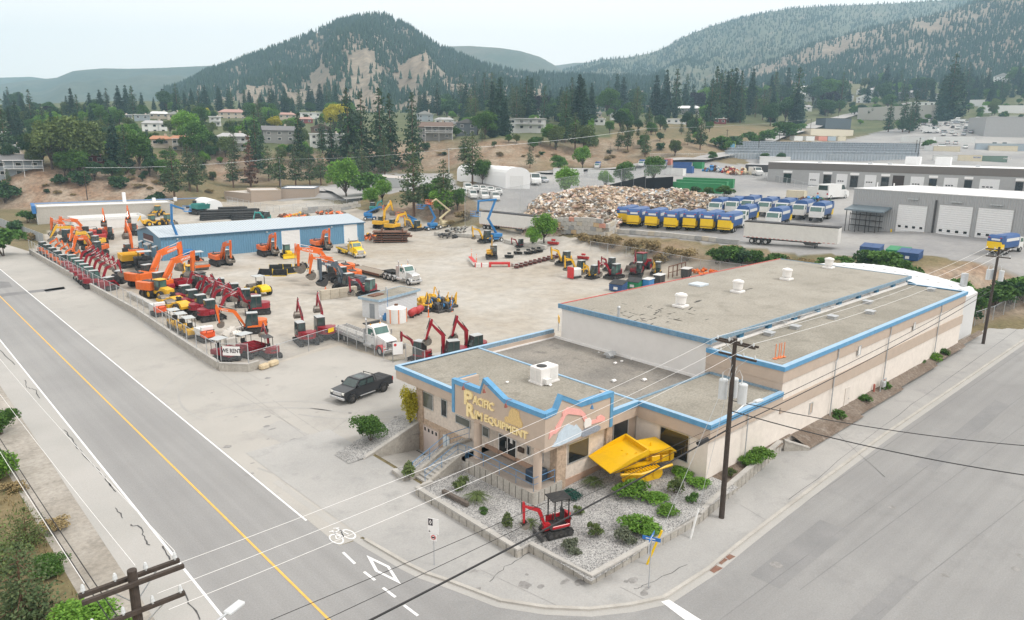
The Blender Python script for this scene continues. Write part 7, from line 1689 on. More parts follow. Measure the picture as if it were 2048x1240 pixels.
for(a,b,l)in(((1800,285),(1866,286),'white box trailer upslope of the lockers, nearer the pines'),((1867,284),(1949,286),'white box trailer upslope of the lockers, with blue top edge')):cont(a,b,'white',l,3.3)
for k,x in enumerate((1588,1612,1637,1655,1675)):
 cont((x,281.5),(x+17,282),('white','white','salmon','bluegrey','cream')[k],('small white box beside the fence end below the slate office','second small white box below the slate office','small faded red box below the slate office','small grey box below the slate office','small cream box below the cream building')[k])
a,b=at(1487,487),at(1671,500);n_=(b-a).normalized();m_=Vector((-n_.y,n_.x,0));LT=(b-a).length*1.02
TRL=box_trailer(LT,None,C_TAR,4.1)
inst('trl',TRL,(a+b)/2+m_*1.3,heading(a,b),'long dull silver trailer with black tarpaulin parked before the blue trucks','trailer');LAND.append((1580,490,'long silver trailer'))
a,b=at(958,458),at(1068,470);m_=Vector((-(b-a).y,(b-a).x,0)).normalized()
inst('trl2',box_trailer((b-a).length,None,C_TAR,4.3),(a+b)/2+m_*1.3,heading(a,b),'grey dusty trailer with dark top behind the hooked blue lift','trailer');LAND.append((1020,460,'grey trailer'))
GT='refuse trucks parked in the recycling yard'
for(x,y),n in zip(((1243,452),(1264,456),(1300,459),(1338,462),(1376,463),(1411,465),(1446,468)),('first from the block wall corner','second from the block wall corner','third from the block wall corner','fourth and middle of the row','fifth from the block wall corner','sixth, next to the last','last beside the silver trailer')):
 a=at(x,y);b=at(x+25,y-8.5,a.z);d=(b-a).normalized();inst('gt',garbage_truck,a+d*6.4,heading(a,b),f'blue refuse truck with yellow tail facing away, {n}','refuse truck',GT,1.2)
for(x,y),n in zip(((1437,430),(1470,428),(1500,425),(1535,429),(1570,432),(1605,435),(1640,440),(1490,447),(1555,452)),('before the tail end of the paper pile','second from the paper pile','third from the paper pile','in the middle of the rear row','fifth from the paper pile','sixth from the paper pile','last of the rear row by the workshop','behind the near end of the silver trailer','behind the middle of the silver trailer')):
 a=at(x,y);b=at(x-25,y+8,a.z);inst('gt',garbage_truck,a,heading(a,b),f'blue refuse truck with pale cab facing us, {n}','refuse truck',GT,1.2)
LAND.append((1340,462,'row of blue refuse trucks'))
put('gt',garbage_truck,(2010,505),(2040,500),'blue refuse truck before the last workshop bay door','refuse truck',GT,.9)
for p,l in(((1195,338),'blue truck cab behind the white containers, nearer the shelter'),((1283,334),'blue truck cab behind the white containers, middle one'),((1328,335),'blue truck cab behind the white containers, nearest the salmon container')):
 put('gt',garbage_truck,p,(p[0]-20,p[1]+8),l,'refuse truck','blue trucks at the bank foot',.85)
for p,c,l in(((1795,515),'bin_green','green steel skip in the grey workshop yard near the curved white roof'),((1818,520),'bin_blue','dark blue steel skip in the grey workshop yard near the curved white roof'),((1742,508),'bin_blue','small dark blue skip half hidden behind the leafy shrub')):
 put('sk'+c,dumpster(MATS[c],MATS[c],3.2,2.2,1.7),p,(p[0]-20,p[1]+6),l,'skip')
def edge(x,y,P):
 m=1e9
 for(ax,ay),(bx,by)in zip(P,P[1:]+P[:1]):
  t=max(0,min(1,((x-ax)*(bx-ax)+(y-ay)*(by-ay)*6)/((bx-ax)**2+(by-ay)**2*6)));m=min(m,hypot(x-ax-t*(bx-ax),(y-ay-t*(by-ay))*2.4))
 return m
def pile():
 rn=random.Random(9);cols=[mat('card_brown',(.54,.41,.29),.9,var=.1),mat('card_pale',(.66,.55,.43),.9,var=.1),mat('paper_white',(.74,.72,.68),.9,var=.05),mat('paper_blue',(.40,.50,.60),.9),mat('paper_dark',(.26,.21,.18),.9),mat('card_pink',(.62,.45,.38),.9)]
 wts=[5,6,7,1,2,3];mb=MB();P=[(1042,446),(1110,462),(1235,462),(1246,438),(1330,431),(1440,424),(1455,414),(1440,402),(1330,392),(1200,390),(1060,404)]
 for i in range(15000):
  x=rn.uniform(1038,1458);y=rn.uniform(388,462)
  if not inpoly(x,y,P):continue
  c=at(x,y)if i<0 else None
  d=ray(x,y);hh=hypot(d.x,d.y);u=d/hh
  g=158+40*(462-y)/70;q=u*g;z=tz(q.x,q.y)
  e=min(1,edge(x,y,P)/34);top=5.0*max(.1,e)**.6*(1+.25*mnoise.noise(Vector((q.x*.12,q.y*.12,2))))+.5*mnoise.noise(Vector((q.x*.5,q.y*.5,5)))
  s=rn.uniform(.25,.8);T=Matrix.Translation((q.x,q.y,z+max(.05,top)))@Matrix.Rotation(rn.random()*6.28,4,'Z')@Matrix.Rotation(rn.uniform(-.9,.9),4,'X')@Matrix.Rotation(rn.uniform(-.6,.6),4,'Y')
  k=rn.choices(range(6),wts)[0];w=s*rn.uniform(.5,1)
  mb.add([tuple(T@Vector(p))for p in((-s,-w,0),(s,-w,0),(s,w,0),(-s,w,0),(0,w*1.3,s*.4))],[(0,1,2,3),(3,2,4)],k)
 o=mb.build('paper_and_card',cols);tag(o,kind='stuff')
 mb=MB();v=[];nx,ny=70,26
 for j in range(ny+1):
  for i in range(nx+1):
   x=1036+424*i/nx;y=462-74*j/ny;d=ray(x,y);u=d/hypot(d.x,d.y);q=u*(158+40*(462-y)/70)
   e=min(1,edge(x,y,P)/34);ins=inpoly(x,y,P)
   v.append((q.x,q.y,tz(q.x,q.y)+(4.8*e**.6-.15 if ins else-.5)))
 mb.add(v,[(j*(nx+1)+i,j*(nx+1)+i+1,(j+1)*(nx+1)+i+1,(j+1)*(nx+1)+i)for j in range(ny)for i in range(nx)]);tag(mb.build('paper_heap',ground_mat('heap_card',[(.46,.36,.27),(.60,.52,.44),(.25,.19,.15)],.8,2.0,fvar=.35)),kind='stuff')
pile()
LAND.append((1250,440,'paper pile'))
block_row((1072,470),(1212,474),'concrete block in the tall stacked wall holding the paper pile','tall stacked block wall',4,(0,0,0,0,0,1,1,2,0,0,3,0,4,0),L=1.5,W=.75,H=.9,seed=3)
block_row((1212,474),(1234,462),'concrete block in the short end of the tall stacked wall','tall stacked block wall end',3,(0,1),H=.9,seed=5)
block_row((1236,466),(1478,489),'concrete block in the single row behind the blue refuse trucks','block row behind the refuse trucks',1,(0,0,0,2,0,1),L=1.5,H=.9,seed=8)
a,b,c=at(1205,398),at(1290,380),at(1345,381);mb=MB()
for p,q in((a,b),(b,c)):mb.add([(p.x,p.y,p.z),(q.x,q.y,q.z),(q.x,q.y,q.z+4.2),(p.x,p.y,p.z+3.6)],[(0,1,2,3),(3,2,1,0)])
tag(mb.build('debris_screen',mat('black_screen_cloth',(.018,.018,.022),.8)),'black cloth screen strung behind the paper pile','screen')
hi=[at(930,452),at(985,440),at(1040,430),at(1105,415),at(1165,405),at(1215,396),at(1290,380),at(1340,380)]
chain_fence('litter_fence',hi,7.5,'tall pole fence behind the paper pile and the grey trailer',0,7,mt=None)
bk=[at(1180,502),at(1290,520),at(1400,541),at(1520,556)]
chain_fence('chain_link_fence',bk,2.0,'chain-link fence along the dry bank behind the parked machines',0,4)
lf=[at(1300,318),at(1450,317),at(1600,318),at(1830,322)]
chain_fence('chain_link_fence',[Vector((p.x,p.y,p.z))for p in lf],2.2,'chain-link fence in front of the storage lockers',0,6)
chain_fence('chain_link_fence',[at(1470,352),at(1530,358),at(1640,388),at(1690,398)],2.2,'chain-link fence between the recycling yard and the grey units',0,5)
chain_fence('chain_link_fence',[at(1948,652),at(1985,640),at(2048,606)],2.0,'chain-link fence with weeds past the far end of the long wall',0,3)
put('wl',None,(1075,452),(1110,452),'yellow wheel loader at the edge of the paper pile','loader')
PIPE={}
def pipe_stack(p,q,rows,label):
 a,b=at(*p),at(*q,at(*p).z);L=(b-a).length;hd=heading(a,b);rn=random.Random(int(p[0]));root=empty('pipe_stack',a,hd,label,'pipes','black pipe stacks')
 for k in range(rows):
  for j in range(7-k):
   y=j*.62+k*.31;x=rn.uniform(-.4,.4);MB().cyl((x,y,.3+k*.52),(x+L,y,.3+k*.52),.29,None,8).build('plastic_pipe',C_BLK,root)
for p,q,n in(((402,442),(462,440),'the one nearest the white tent'),((415,436),(470,434),'behind the one nearest the tent'),((465,441),(528,439),'next to the teal excavator arm'),((472,434),(520,432),'the farthest one from the blue roof'),((440,430),(495,428),'at the very back')):pipe_stack(p,q,4,f'stack of black plastic pipes beyond the blue shed, {n}')
put('teal',None,(533,442),(520,444),'teal compact excavator behind the blue shed roof beside the pipes','excavator')
heap('scrap_heap',50,5,[C_OR,C_RST,C_YEL,C_STL],'orange and yellow attachments behind the blue shed roof','scrap',(590,434),s=(.5,1.2))
heap('scrap_heap',40,5,[C_OR,C_RST,C_STL,C_WH],'mixed machine parts behind the blue shed, near its far end','scrap',(660,428),s=(.5,1.2))
st=[at(655,398),at(700,404),at(745,418)]
block_row((600,428),(725,412),'concrete block in the retaining wall above the blue shed','upper yard block wall',2,(0,2),H=.9,seed=11)
chain_fence('chain_link_fence',[at(455,408),at(510,420),at(560,428),at(640,420),at(720,409)],2.4,'pale panel fence between the blue shed and the tan building',0,4)
chain_fence('sheet_fence',[at(0,452),at(45,470),at(88,487)],2.2,'grey sheet metal fence at the far corner of the machine yard',0,4,mt=mat('grey_sheet_fence',(.36,.39,.41),.6,.2,var=.1))
VW=car('white_van',C_WH,5.6,2.0,2.3,True);PW=pickup('white_pickup',C_WH,bed='open',rim=C_ALU);SV=car('silver_car',mat('silver_car_paint',(.40,.42,.47),.3,.3,var=.03),4.6,1.85,1.6)
for i,((x,y),k,n)in enumerate((((935,381),'v','first from the shelter back'),((950,383),'p','second from the shelter back'),((965,384),'p','third from the shelter back'),((980,386),'p','fourth from the shelter back'),((995,389),'p','nearest the shelter door'),((925,392),'v','front row, by the dark pine'),((945,396),'v','front row, second from the dark pine'),((968,398),'v','front row, third from the dark pine'),((990,400),'v','front row, farthest from the dark pine'))):
 put('van' if k=='v' else 'wpk',VW if k=='v' else PW,(x,y),(x+12,y+6),f'white {"van" if k=="v" else "pickup"} parked below the white shelter, {n}','van' if k=='v' else 'pickup','white vehicles by the shelter')
put('van',None,(1068,368),(1082,372),'white lorry cab behind the arched white shelter','van',None,1.5);put('sc',SV,(1087,364),(1100,366),'silver blue estate car behind the big green tree at the shelter','car',None,1.1)
put('van',None,(1511,350),(1530,352),'white van with coloured marks beside the carport','van',None,1.25);put('wpk',None,(1488,297),(1460,302),'white pickup driving down the rising road','pickup')
put('van',None,(1665,397),(1700,395),'white motorhome parked before the grey units','van',None,1.8);put('van',None,(1862,266),(1885,266),'white bus parked among cars on the terrace','van',None,1.6)
rn=random.Random(21);CK=[('car_w',car('parked_car',C_WH)),('car_s',SV),('car_d',car('parked_car',mat('dark_car_paint',(.03,.03,.035),.3))),('car_r',car('parked_car',mat('wine_car_paint',(.2,.02,.03),.3)))]
for k,(x,y,w)in enumerate(((1868,252,'s'),(1880,252,'w'),(1892,249,'d'),(1902,248,'w'),(1912,247,'s'),(1925,250,'w'),(1938,254,'w'),(1950,256,'s'),(1905,256,'d'),(1918,258,'w'),(1932,262,'s'),(1948,264,'w'),(1860,246,'w'),(1935,246,'s'),(1950,247,'d'))):
 nm={'s':'silver','w':'white','d':'dark'}[w];put('car_'+w,dict(CK)['car_'+w],(x,y),(x+rn.choice((-10,10)),y+rn.uniform(-2,2)),f'{nm} car in the packed car yard below the tall pines','car',f'{nm} cars in the packed yard')
for(x,y),n in(((1915,246),'nearer the pines'),((1955,245),'nearer the warehouse')):
 def boat():
  root=empty('motor_boat');mb=MB();mb.prism([(-4,1.0),(-4,2.2),(4.6,2.4),(3,1.0)],-1.2,1.2,'y');mb.build('hull',C_WH,root);MB().box(-1.5,1.2,-.9,.9,2.3,3.6,c=.3).build('cabin',C_WH,root);mb=MB();mb.box(-1.2,1.23,-.93,.93,2.8,3.2,c=.1);mb.build('glazing',C_GLS,root);MB().box(-3,2,-.9,.9,.2,1.0).build('boat_trailer',C_DRK,root);return root
 put('boat',boat,(x,y),(x+15,y),f'white motor boat on a trailer in the packed car yard, {n}','boat','motor boats on land')
for k in range(46):
 x,y=rn.uniform(1845,2048),rn.uniform(238,272)if k<34 else rn.uniform(286,298);w=rn.choice('wswdsw');nm={'s':'silver','w':'white','d':'dark'}[w]
 if x>1962 and y<276:continue
 put('car_'+w,None,(x,y),(x+rn.choice((-10,10)),y+rn.uniform(-2,2)),f'{nm} car in the packed car yard below the tall pines','car',f'{nm} cars in the packed yard',1.15)
for p,c,n in(((1458,345),(C_RST,C_RED,C_CRM),'red and tan'),((1478,349),(C_RST,C_CRM,C_OR),'orange and tan'),((1425,343),(C_GRY,C_RST,C_BLU),'grey and blue')):heap('pallet_heap',60,4.5,list(c),f'stacked {n} crates and pallets before the carport','crates',p,s=(.8,1.6),hgt=2.6)
cont((1572,398),(1606,401),'cream','cream box body parked before the grey units, nearest the blue trucks');cont((1612,390),(1650,393),'white','white box body parked before the grey units beside the motorhome')
heap('drum_heap',50,5.0,[C_BLU,C_BLK,MATS['bin_green'],C_RST],'blue and green drums stacked before the grey units','drums',(1625,404),s=(.7,1.2),hgt=1.6)
r,L,X=wallbox('curved_roof_building',(1735,620),(1893,640),1,1,M_WRIB,M_RWH,'x')if False else(None,0,None)
A=Vector((97.2,32,0));root=empty('white_metal_building',(97.2,25.8,0),0,'white curved metal building with blue gable behind the flat roofs','building')
mb=MB();n=10;P=[(0,0),(0,5.6),(.8,5.95)]+[(24*(k/n),6.0+1.5*sin(pi*k/n))for k in range(1,n)]+[(23.4,5.9),(24,5.6),(24,0)]
mb.prism([(y,z)for y,z in P],.1,9.0,'x');mb.build('curved_shell',M_WRIB,root)
mb=MB()
for k in range(17):y=1+k*1.35;z=6.0+1.5*sin(pi*y/24);mb.cyl((5.5,y,z-.53),(8.9,y,z-.6),.66,None,10)
mb.build('roof_corrugation',M_RWH,root);mb=MB();mb.prism([(0.2,4.2),(.2,6.0),(6.2,7.5),(6.2,4.2)],-.06,.1,'x');mb.build('blue_gable',corrugated('deep_blue_ribs',(.02,.17,.30),.4,1,.5,.6),root)
mb=MB();mb.cyl((8.4,1.6,5.8),(8.4,1.6,7.9),.42,None,12);mb.build('roof_vent',M_GALV,root)
# -------- houses on the bench
M_HR={'g':mat('grey_shingle',(.17,.17,.175),.9,var=.12),'l':mat('pale_grey_shingle',(.40,.40,.405),.9,var=.1),'o':mat('terracotta_shingle',(.42,.21,.125),.9,var=.12),'w':M_RWH,'b':mat('brown_shingle',(.16,.115,.095),.9,var=.12),'p':mat('dusty_pink_shingle',(.40,.25,.22),.9)}
M_HW={'w':C_WH,'g':mat('grey_siding',(.24,.24,.235),.8,var=.06),'b':mat('blue_grey_siding',(.30,.34,.38),.8,var=.05),'c':mat('beige_siding',(.48,.42,.35),.8,var=.05),'d':mat('dark_blue_grey_siding',(.12,.14,.16),.8),'k':mat('brown_siding',(.16,.11,.08),.8),'m':mat('maroon_siding',(.22,.05,.05),.8)}
def house(w,d,h,wall,roof,style,deck):
 def f():
  root=empty('house');W=M_HW[wall];MB().box(-w/2,w/2,0,d,-3,h).build('wall',W,root);r=.55 if style!='flat' else .15;e=.5
  rh={'flat':.35,'hip':d*.2,'gable':d*.24,'front':w*.22}[style];mb=MB();x0,x1,y0,y1=-w/2-e,w/2+e,-e,d+e
  if style=='flat':mb.box(x0,x1,y0,y1,h,h+.35)
  elif style=='front':mb.prism([(x0,h-.05),(x1,h-.05),(x1,h+.1),(0,h+rh),(x0,h+.1)],y0,y1,'y')
  else:
   i=(w*.22 if style=='hip' else 0);v=[(x0,y0,h),(x1,y0,h),(x1,y1,h),(x0,y1,h),(x0+i,d/2,h+rh),(x1-i,d/2,h+rh)];mb.add(v,[(0,1,5,4),(1,2,5),(2,3,4,5),(3,0,4),(3,2,1,0)]);mb.box(x0,x1,y0-.03,y0,h-.22,h+.02);
  ro=mb.build('roof',M_HR[roof],root);mb=MB();mb.box(w*.2,w*.2+.9,d*.55,d*.55+.8,h,h+rh+.9);mb.build('chimney',M_HW['c'],ro)
  fl=2 if h>4 else 1
  for s in range(fl):
   z=h-1.9-s*2.7
   for k in range(max(2,int(w/4))):
    x=-w/2+w*(k+.5)/max(2,int(w/4));o=MB().box(x-.85,x+.85,-.08,.0,z-.08,z+1.25).build('window',C_WH,root);MB().box(x-.72,x+.72,-.1,-.08,z+.04,z+1.13).build('pane',M_GLASS,o)
  if deck:
   mb=MB();zz=h-2.6;mb.box(-w*.3,w*.5,-2.6,0,zz-.15,zz)
   mb.build('deck_floor',C_WH,root)
   mb=MB()
   for k in range(5):x=-w*.3+w*.8*k/4;mb.box(x-.07,x+.07,-2.6,-2.46,-2 if k%2==0 else zz,h+.05)
   mb.box(-w*.3,w*.5,-2.6,-2.54,zz+.9,zz+1.0)
   for k in range(40):x=-w*.3+w*.8*k/40;mb.box(x-.02,x+.02,-2.58,-2.56,zz,zz+.9)
   mb.build('deck_frame',C_WH,root);MB().box(-w*.32,w*.52,-2.9,-.5,h+.02,h+.16).build('deck_roof',M_HR['w'],root)
  return root
 return f
HS=[((39,346),80,31,'b','g','gable',1,'blue-grey two-storey house with white deck at the edge of the bank'),((17,278),34,14,'w','w','flat',1,'white carport house under the dark firs'),((27,313),24,10,'c','l','hip',0,'small grey-roofed house behind the blue-grey one'),((191,329),18,18,'m','p','flat',0,'maroon hut between dense trees on the bank top'),((247,242),30,12,'b','w','flat',1,'long pale blue flat house high on the slope'),((284,242),26,12,'b','w','flat',0,'short pale blue flat house beside the long one'),((318,238),36,13,'c','w','hip',0,'white gabled house right of the pale blue ones'),((350,240),26,14,'c','l','front',0,'house with arched gable window on the slope'),((310,262),44,19,'w','l','hip',0,'white house with grey hip roof and tall garage'),((322,296),38,22,'c','o','hip',0,'orange-roofed house half hidden by a small fir'),((362,299),42,26,'c','o','hip',1,'orange-roofed house with white porch'),((466,301),58,34,'w','l','hip',1,'white two-storey house with grey roof and long railed deck'),((431,252),20,18,'w','w','flat',1,'white stacked house behind the maple'),((465,236),50,14,'c','p','hip',0,'long pink-roofed house on the skyline street'),((398,246),13,9,'w','w','front',0,'tiny white gabled shed between maples'),((560,287),60,32,'g','g','gable',0,'dark grey house with slate roof behind the tall pines'),((655,296),66,28,'w','w','flat',1,'white house with long two-level deck under a flat roof'),((642,266),36,12,'k','b','front',0,'brown gabled house above the two-level deck house'),((575,240),34,13,'c','p','hip',0,'red-roofed house below the skyline firs'),((622,238),40,12,'w','w','flat',0,'white flat house beside the yellow tree'),((612,247),26,9,'m','p','hip',0,'low red-roofed house beside the yellow tree'),((871,281),66,33,'g','b','gable',1,'grey two-storey house with balcony above the bare bank'),((934,272),40,31,'d','g','front',0,'dark blue-grey gabled house by the weeping willow'),((850,243),32,17,'b','l','front',0,'pale gabled house above the balcony house'),((888,250),36,13,'w','l','hip',0,'white house with railings behind the bare tree'),((905,258),26,10,'c','g','hip',0,'grey-roofed low house behind the bare tree'),((1019,248),24,18,'c','w','flat',0,'cream house with white roof by the dark firs'),((1052,266),70,28,'w','l','flat',1,'long white house with deck and red barbecue'),((1090,236),26,14,'w','w','gable',0,'white gabled house under the purple tree'),((1199,212),14,16,'w','w','hip',0,'narrow white house between the tall firs'),((1234,240),24,12,'w','w','hip',0,'white hip-roofed house behind the round maple'),((1198,250),18,12,'w','w','flat',0,'white house at the fir foot on the bank edge'),((1342,222),52,15,'c','b','hip',0,'beige house with brown roof on the bench'),((1298,224),24,13,'c','b','flat',0,'brown-roofed garage next to the beige house'),((1352,248),40,9,'w','w','flat',0,'white low house behind a pale fence'),((1376,229),50,15,'g','w','hip',0,'white-roofed bungalow behind the big pine clump'),((1492,214),26,14,'g','g','front',0,'grey gabled bungalow among round trees'),((1605,185),40,12,'w','w','hip',0,'white bungalow high on the right slope'),((1618,203),26,16,'w','w','gable',1,'white gabled house with porch on the right slope'),((1610,222),24,10,'w','l','hip',0,'pale roofed house above the bank road'),((1640,192),34,12,'w','l','hip',0,'pale hip-roofed house beside the maple'),((1688,202),32,13,'w','g','front',0,'white house with dark gable over the road'),((1735,190),40,12,'w','l','hip',0,'white house with red chimney on the upper street'),((1728,206),28,13,'w','w','front',0,'white gabled house beside the bank road'),((1822,196),44,13,'g','l','hip',0,'grey house in front of the dark pine group'),((1845,214),40,9,'w','w','flat',0,'white-roofed long bungalow above the warehouse'),((2004,165),30,14,'w','l','front',0,'white house high up beside the round tree'),((1875,200),24,12,'w','g','hip',0,'small house behind the tallest pine pair'),((1440,248),22,10,'m','w','flat',0,'faded red trailer home on the bank edge'),((1195,236),16,10,'c','g','hip',0,'little beige house below the fir gap')]
for p,wpx,hpx,wl,rf,stl,dk,lab in HS:
 a=at(*p);s=mpp(a);w,h=max(6,wpx*s),max(3.0,hpx*s*(.78 if stl in('gable','hip','front')else .95));rz=YAW-pi/2+random.uniform(-.12,.12)+(1024-p[0])*-.0000
 rt=house(w,max(7,min(11,w*.6)),h,wl,rf,stl,dk)();rt.location=a;rt.rotation_euler=(0,0,rz-(p[0]-1024)/F*.9);tag(rt,lab,'house');LAND.append((p[0],p[1],lab))
def drape(name,pts,w,m,z=.3):
 P=[at(*p)for p in pts];Q=[]
 for a,b in zip(P,P[1:]):
  n=max(2,int((b-a).length/6));Q+=[a.lerp(b,k/n)for k in range(n)]
 Q.append(P[-1]);A,B_=strip([tuple(p.xy)for p in Q],-w/2,w/2);k=len(Q);zz=[tz(q.x,q.y)+z+.3 for q in Q];mb=MB()
 mb.add([(a.x,a.y,max(zz[i],tz(a.x,a.y)+z))for i,a in enumerate(A)]+[(b.x,b.y,max(zz[i],tz(b.x,b.y)+z))for i,b in enumerate(B_)],[(i,i+1,k+i+1,k+i)for i in range(k-1)]);o=mb.build(name,m);o['kind']='structure';return o
M_UP=ground_mat('upper_road_asphalt',[(.36,.355,.35),(.42,.41,.40)],.05,4,fvar=.08)
drape('hill_road',[(1470,302),(1530,283),(1590,264),(1650,244),(1700,231),(1760,217),(1830,205)],11,M_UP);drape('hill_road',[(1850,200),(1900,192),(1960,184)],12,M_UP)
drape('back_road',[(1080,348),(1180,340),(1300,328),(1400,322),(1470,310)],8,M_UP);drape('back_road',[(628,385),(660,378),(690,386),(720,402)],9,M_UP)
# -------- plants
leaf_mat('pine_needles',(0.030,0.068,0.034),(0.068,0.113,0.053),.3);leaf_mat('pine_olive',(0.055,0.094,0.040),(0.118,0.156,0.070),.25);leaf_mat('fir_needles',(0.022,0.054,0.039),(0.046,0.088,0.061),.3)
leaf_mat('dead_needles',(0.140,0.070,0.045),(0.220,0.130,0.090),.2);leaf_mat('leaf_mid',(0.055,0.125,0.028),(0.109,0.218,0.047),.25,.15);leaf_mat('leaf_bright',(0.094,0.218,0.031),(0.187,0.343,0.055),.2,.2)
leaf_mat('leaf_yellow',(.36,.33,.025),(.58,.52,.05),.15,.2);leaf_mat('leaf_olive',(0.078,0.118,0.040),(0.156,0.203,0.070),.25,.1);leaf_mat('leaf_purple',(0.018,0.014,0.020),(0.040,0.026,0.035),.2);leaf_mat('leaf_dark',(0.028,0.070,0.028),(0.062,0.125,0.047),.25,.1)
leaf_mat('leaf_greyg',(0.090,0.110,0.075),(0.170,0.190,0.130),.2);leaf_mat('leaf_dry',(0.200,0.150,0.070),(0.320,0.250,0.130),.2);leaf_mat('leaf_bluegreen',(0.020,0.075,0.060),(0.040,0.120,0.095),.1);leaf_mat('bare_twigs',(0.100,0.080,0.065),(0.160,0.130,0.110),.2)
M_BARK=mat('bark',(.09,.065,.05),.9,var=.3,vs=6);M_BARKR=mat('bark_red',(.14,.08,.05),.9,var=.3,vs=6)
def leafquad(V,Fc,c,s,rn,up=.3,el=1.6):
 n=Vector((rn.gauss(0,1),rn.gauss(0,1),rn.gauss(0,1)+up)).normalized();a=n.orthogonal().normalized();a=Matrix.Rotation(rn.random()*6.28,3,n)@a;b=n.cross(a);o=len(V)
 l=s*rn.uniform(.7,1.3);w=l/el
 V+=[tuple(c-a*l*.5),tuple(c+b*w*.5),tuple(c+a*l*.5+n*l*.1),tuple(c-b*w*.5)];Fc.append((o,o+1,o+2,o+3))
TREES={}
def conifer(kind,leaf,bark,seed,h=16,r=3.2,whorls=26,per=6,base=.16,gap=.15,q=7,pointy=1.0,ls=.95):
 def f():
  rn=random.Random(seed);root=empty(kind);mb=MB();lean=rn.uniform(-.3,.3);P=[(lean*t*t,0,h*.98*t)for t in(0,.3,.6,1)];mb.tube(P,[h*.018,h*.014,h*.009,.03],7);V=[];Fc=[]
  for i in range(whorls):
   t=base+(1-base)*(i+rn.random()*.6)/whorls;z=h*t;s=(1-(t-base)/(1-base));rad=r*(s**(.75*pointy))*(.55+.45*min(1,(t-base)*5+.35));m=max(3,int(per*(s+.35)));a0=rn.random()*6.28
   for k in range(m):
    if rn.random()<gap:continue
    a=a0+6.28*k/m+rn.uniform(-.35,.35);L=rad*rn.uniform(.6,1.2)+.2;d=Vector((cos(a),sin(a),0));dr=rn.uniform(-.25,.12)
    if i%3==0 and k%2==0:mb.tube([(lean*t*t,0,z),(lean*t*t+d.x*L*.8,d.y*L*.8,z+dr*L*.8)],[.05,.02],4)
    for j in range(q):
     u=.25+.75*(j+rn.random())/q;c=Vector((lean*t*t,0,z))+d*L*u+Vector((rn.gauss(0,.14),rn.gauss(0,.14),dr*L*u+rn.gauss(0,.12)))*(1+L*.2);leafquad(V,Fc,c,ls*(.65+.5*(1-u))*(.55+.6*s),rn,.8,1.7)
  for j in range(8):leafquad(V,Fc,Vector((lean,0,h*(.94+.06*rn.random()))),.5,rn,0,2.2)
  mb.build('trunk',bark,root);m2=MB();m2.add(V,Fc);m2.build('crown',MATS[leaf],root);return root
 return f
def broadleaf(kind,leaf,seed,h=9,w=7,n=2600,trunk=.25,ls=.5,lobes=9,low=False):
 def f():
  rn=random.Random(seed);root=empty(kind);mb=MB();th=h*trunk;V=[];Fc=[];C=[]
  for k in range(lobes):
   a=6.28*k/lobes+rn.uniform(-.4,.4);q=rn.uniform(.25,.75)if k else 0;z=th+(h-th)*(rn.uniform(.25,.8)if k else .72);rr=w*.5*rn.uniform(.38,.55);C.append((Vector((cos(a)*q*w*.42,sin(a)*q*w*.42,z)),rr,(h-th)*rn.uniform(.2,.32)))
  if not low:
   mb.tube([(0,0,-.3),(rn.uniform(-.1,.1),0,th*.6),(0,0,th*1.3)],[h*.028,h*.022,h*.014],7)
   for c,rr,rz in C:mb.tube([(0,0,th*.8),tuple(c*.55+Vector((0,0,th*.4))),tuple(c)],[h*.013,h*.009,.02],5)
  else:
   for c,rr,rz in C[:5]:mb.tube([(0,0,-.1),tuple(c)],[h*.02,.015],4)
  for j in range(n):
   c,rr,rz=rn.choice(C);d=Vector((rn.gauss(0,1),rn.gauss(0,1),rn.gauss(0,1))).normalized();u=rn.random()**.35
   if d.z<-.6:d.z*=-.5
   leafquad(V,Fc,c+Vector((d.x*rr*u,d.y*rr*u,d.z*rz*u)),ls,rn,.7,1.5)
  mb.build('trunk' if not low else 'stem',M_BARK,root);m2=MB();m2.add(V,Fc);m2.build('crown' if not low else 'foliage',MATS[leaf],root);return root
 return f
KT={}
for i in range(4):KT['P%d'%i]=(conifer('pine_tree','pine_needles',M_BARKR,10+i,16,3.0,32,8,.1,.3,9,.9,.9),16);KT['F%d'%i]=(conifer('fir_tree','fir_needles',M_BARK,30+i,16,3.4,34,9,.05,.08,9,1.15,1.05),16);KT['N%d'%i]=(conifer('pine_tree','pine_olive',M_BARKR,50+i,14,3.3,24,7,.22,.2,12,.8,.7),14)
KT['X0']=(conifer('dead_pine','dead_needles',M_BARKR,70,14,2.0,24,6,.1,.3),14);KT['S0']=(conifer('bare_tree','bare_twigs',M_BARK,71,10,3.0,14,5,.2,.2,5,.6,.5),10)
for nm,lf,kd in(('M','leaf_mid','maple_tree'),('B','leaf_bright','leafy_tree'),('Y','leaf_yellow','yellow_tree'),('O','leaf_olive','olive_tree'),('U','leaf_purple','purple_tree'),('D','leaf_dark','leafy_tree')):
 for i in range(2):KT[nm+str(i)]=(broadleaf(kd,lf,100+ord(nm)+i,9,8.0,5200,.22,.47,12),9)
KT['W0']=(broadleaf('willow_tree','leaf_mid',200,9,8,3600,.12,.5,12),9)
for i in range(2):KT['H%d'%i]=(broadleaf('shrub','leaf_mid',300+i,2,2.6,1300,.05,.26,7,True),2);KT['h%d'%i]=(broadleaf('shrub','leaf_dark',310+i,2,2.6,1300,.05,.26,7,True),2);KT['G%d'%i]=(broadleaf('dry_shrub','leaf_dry',320+i,2,3.2,900,.03,.28,8,True),2)
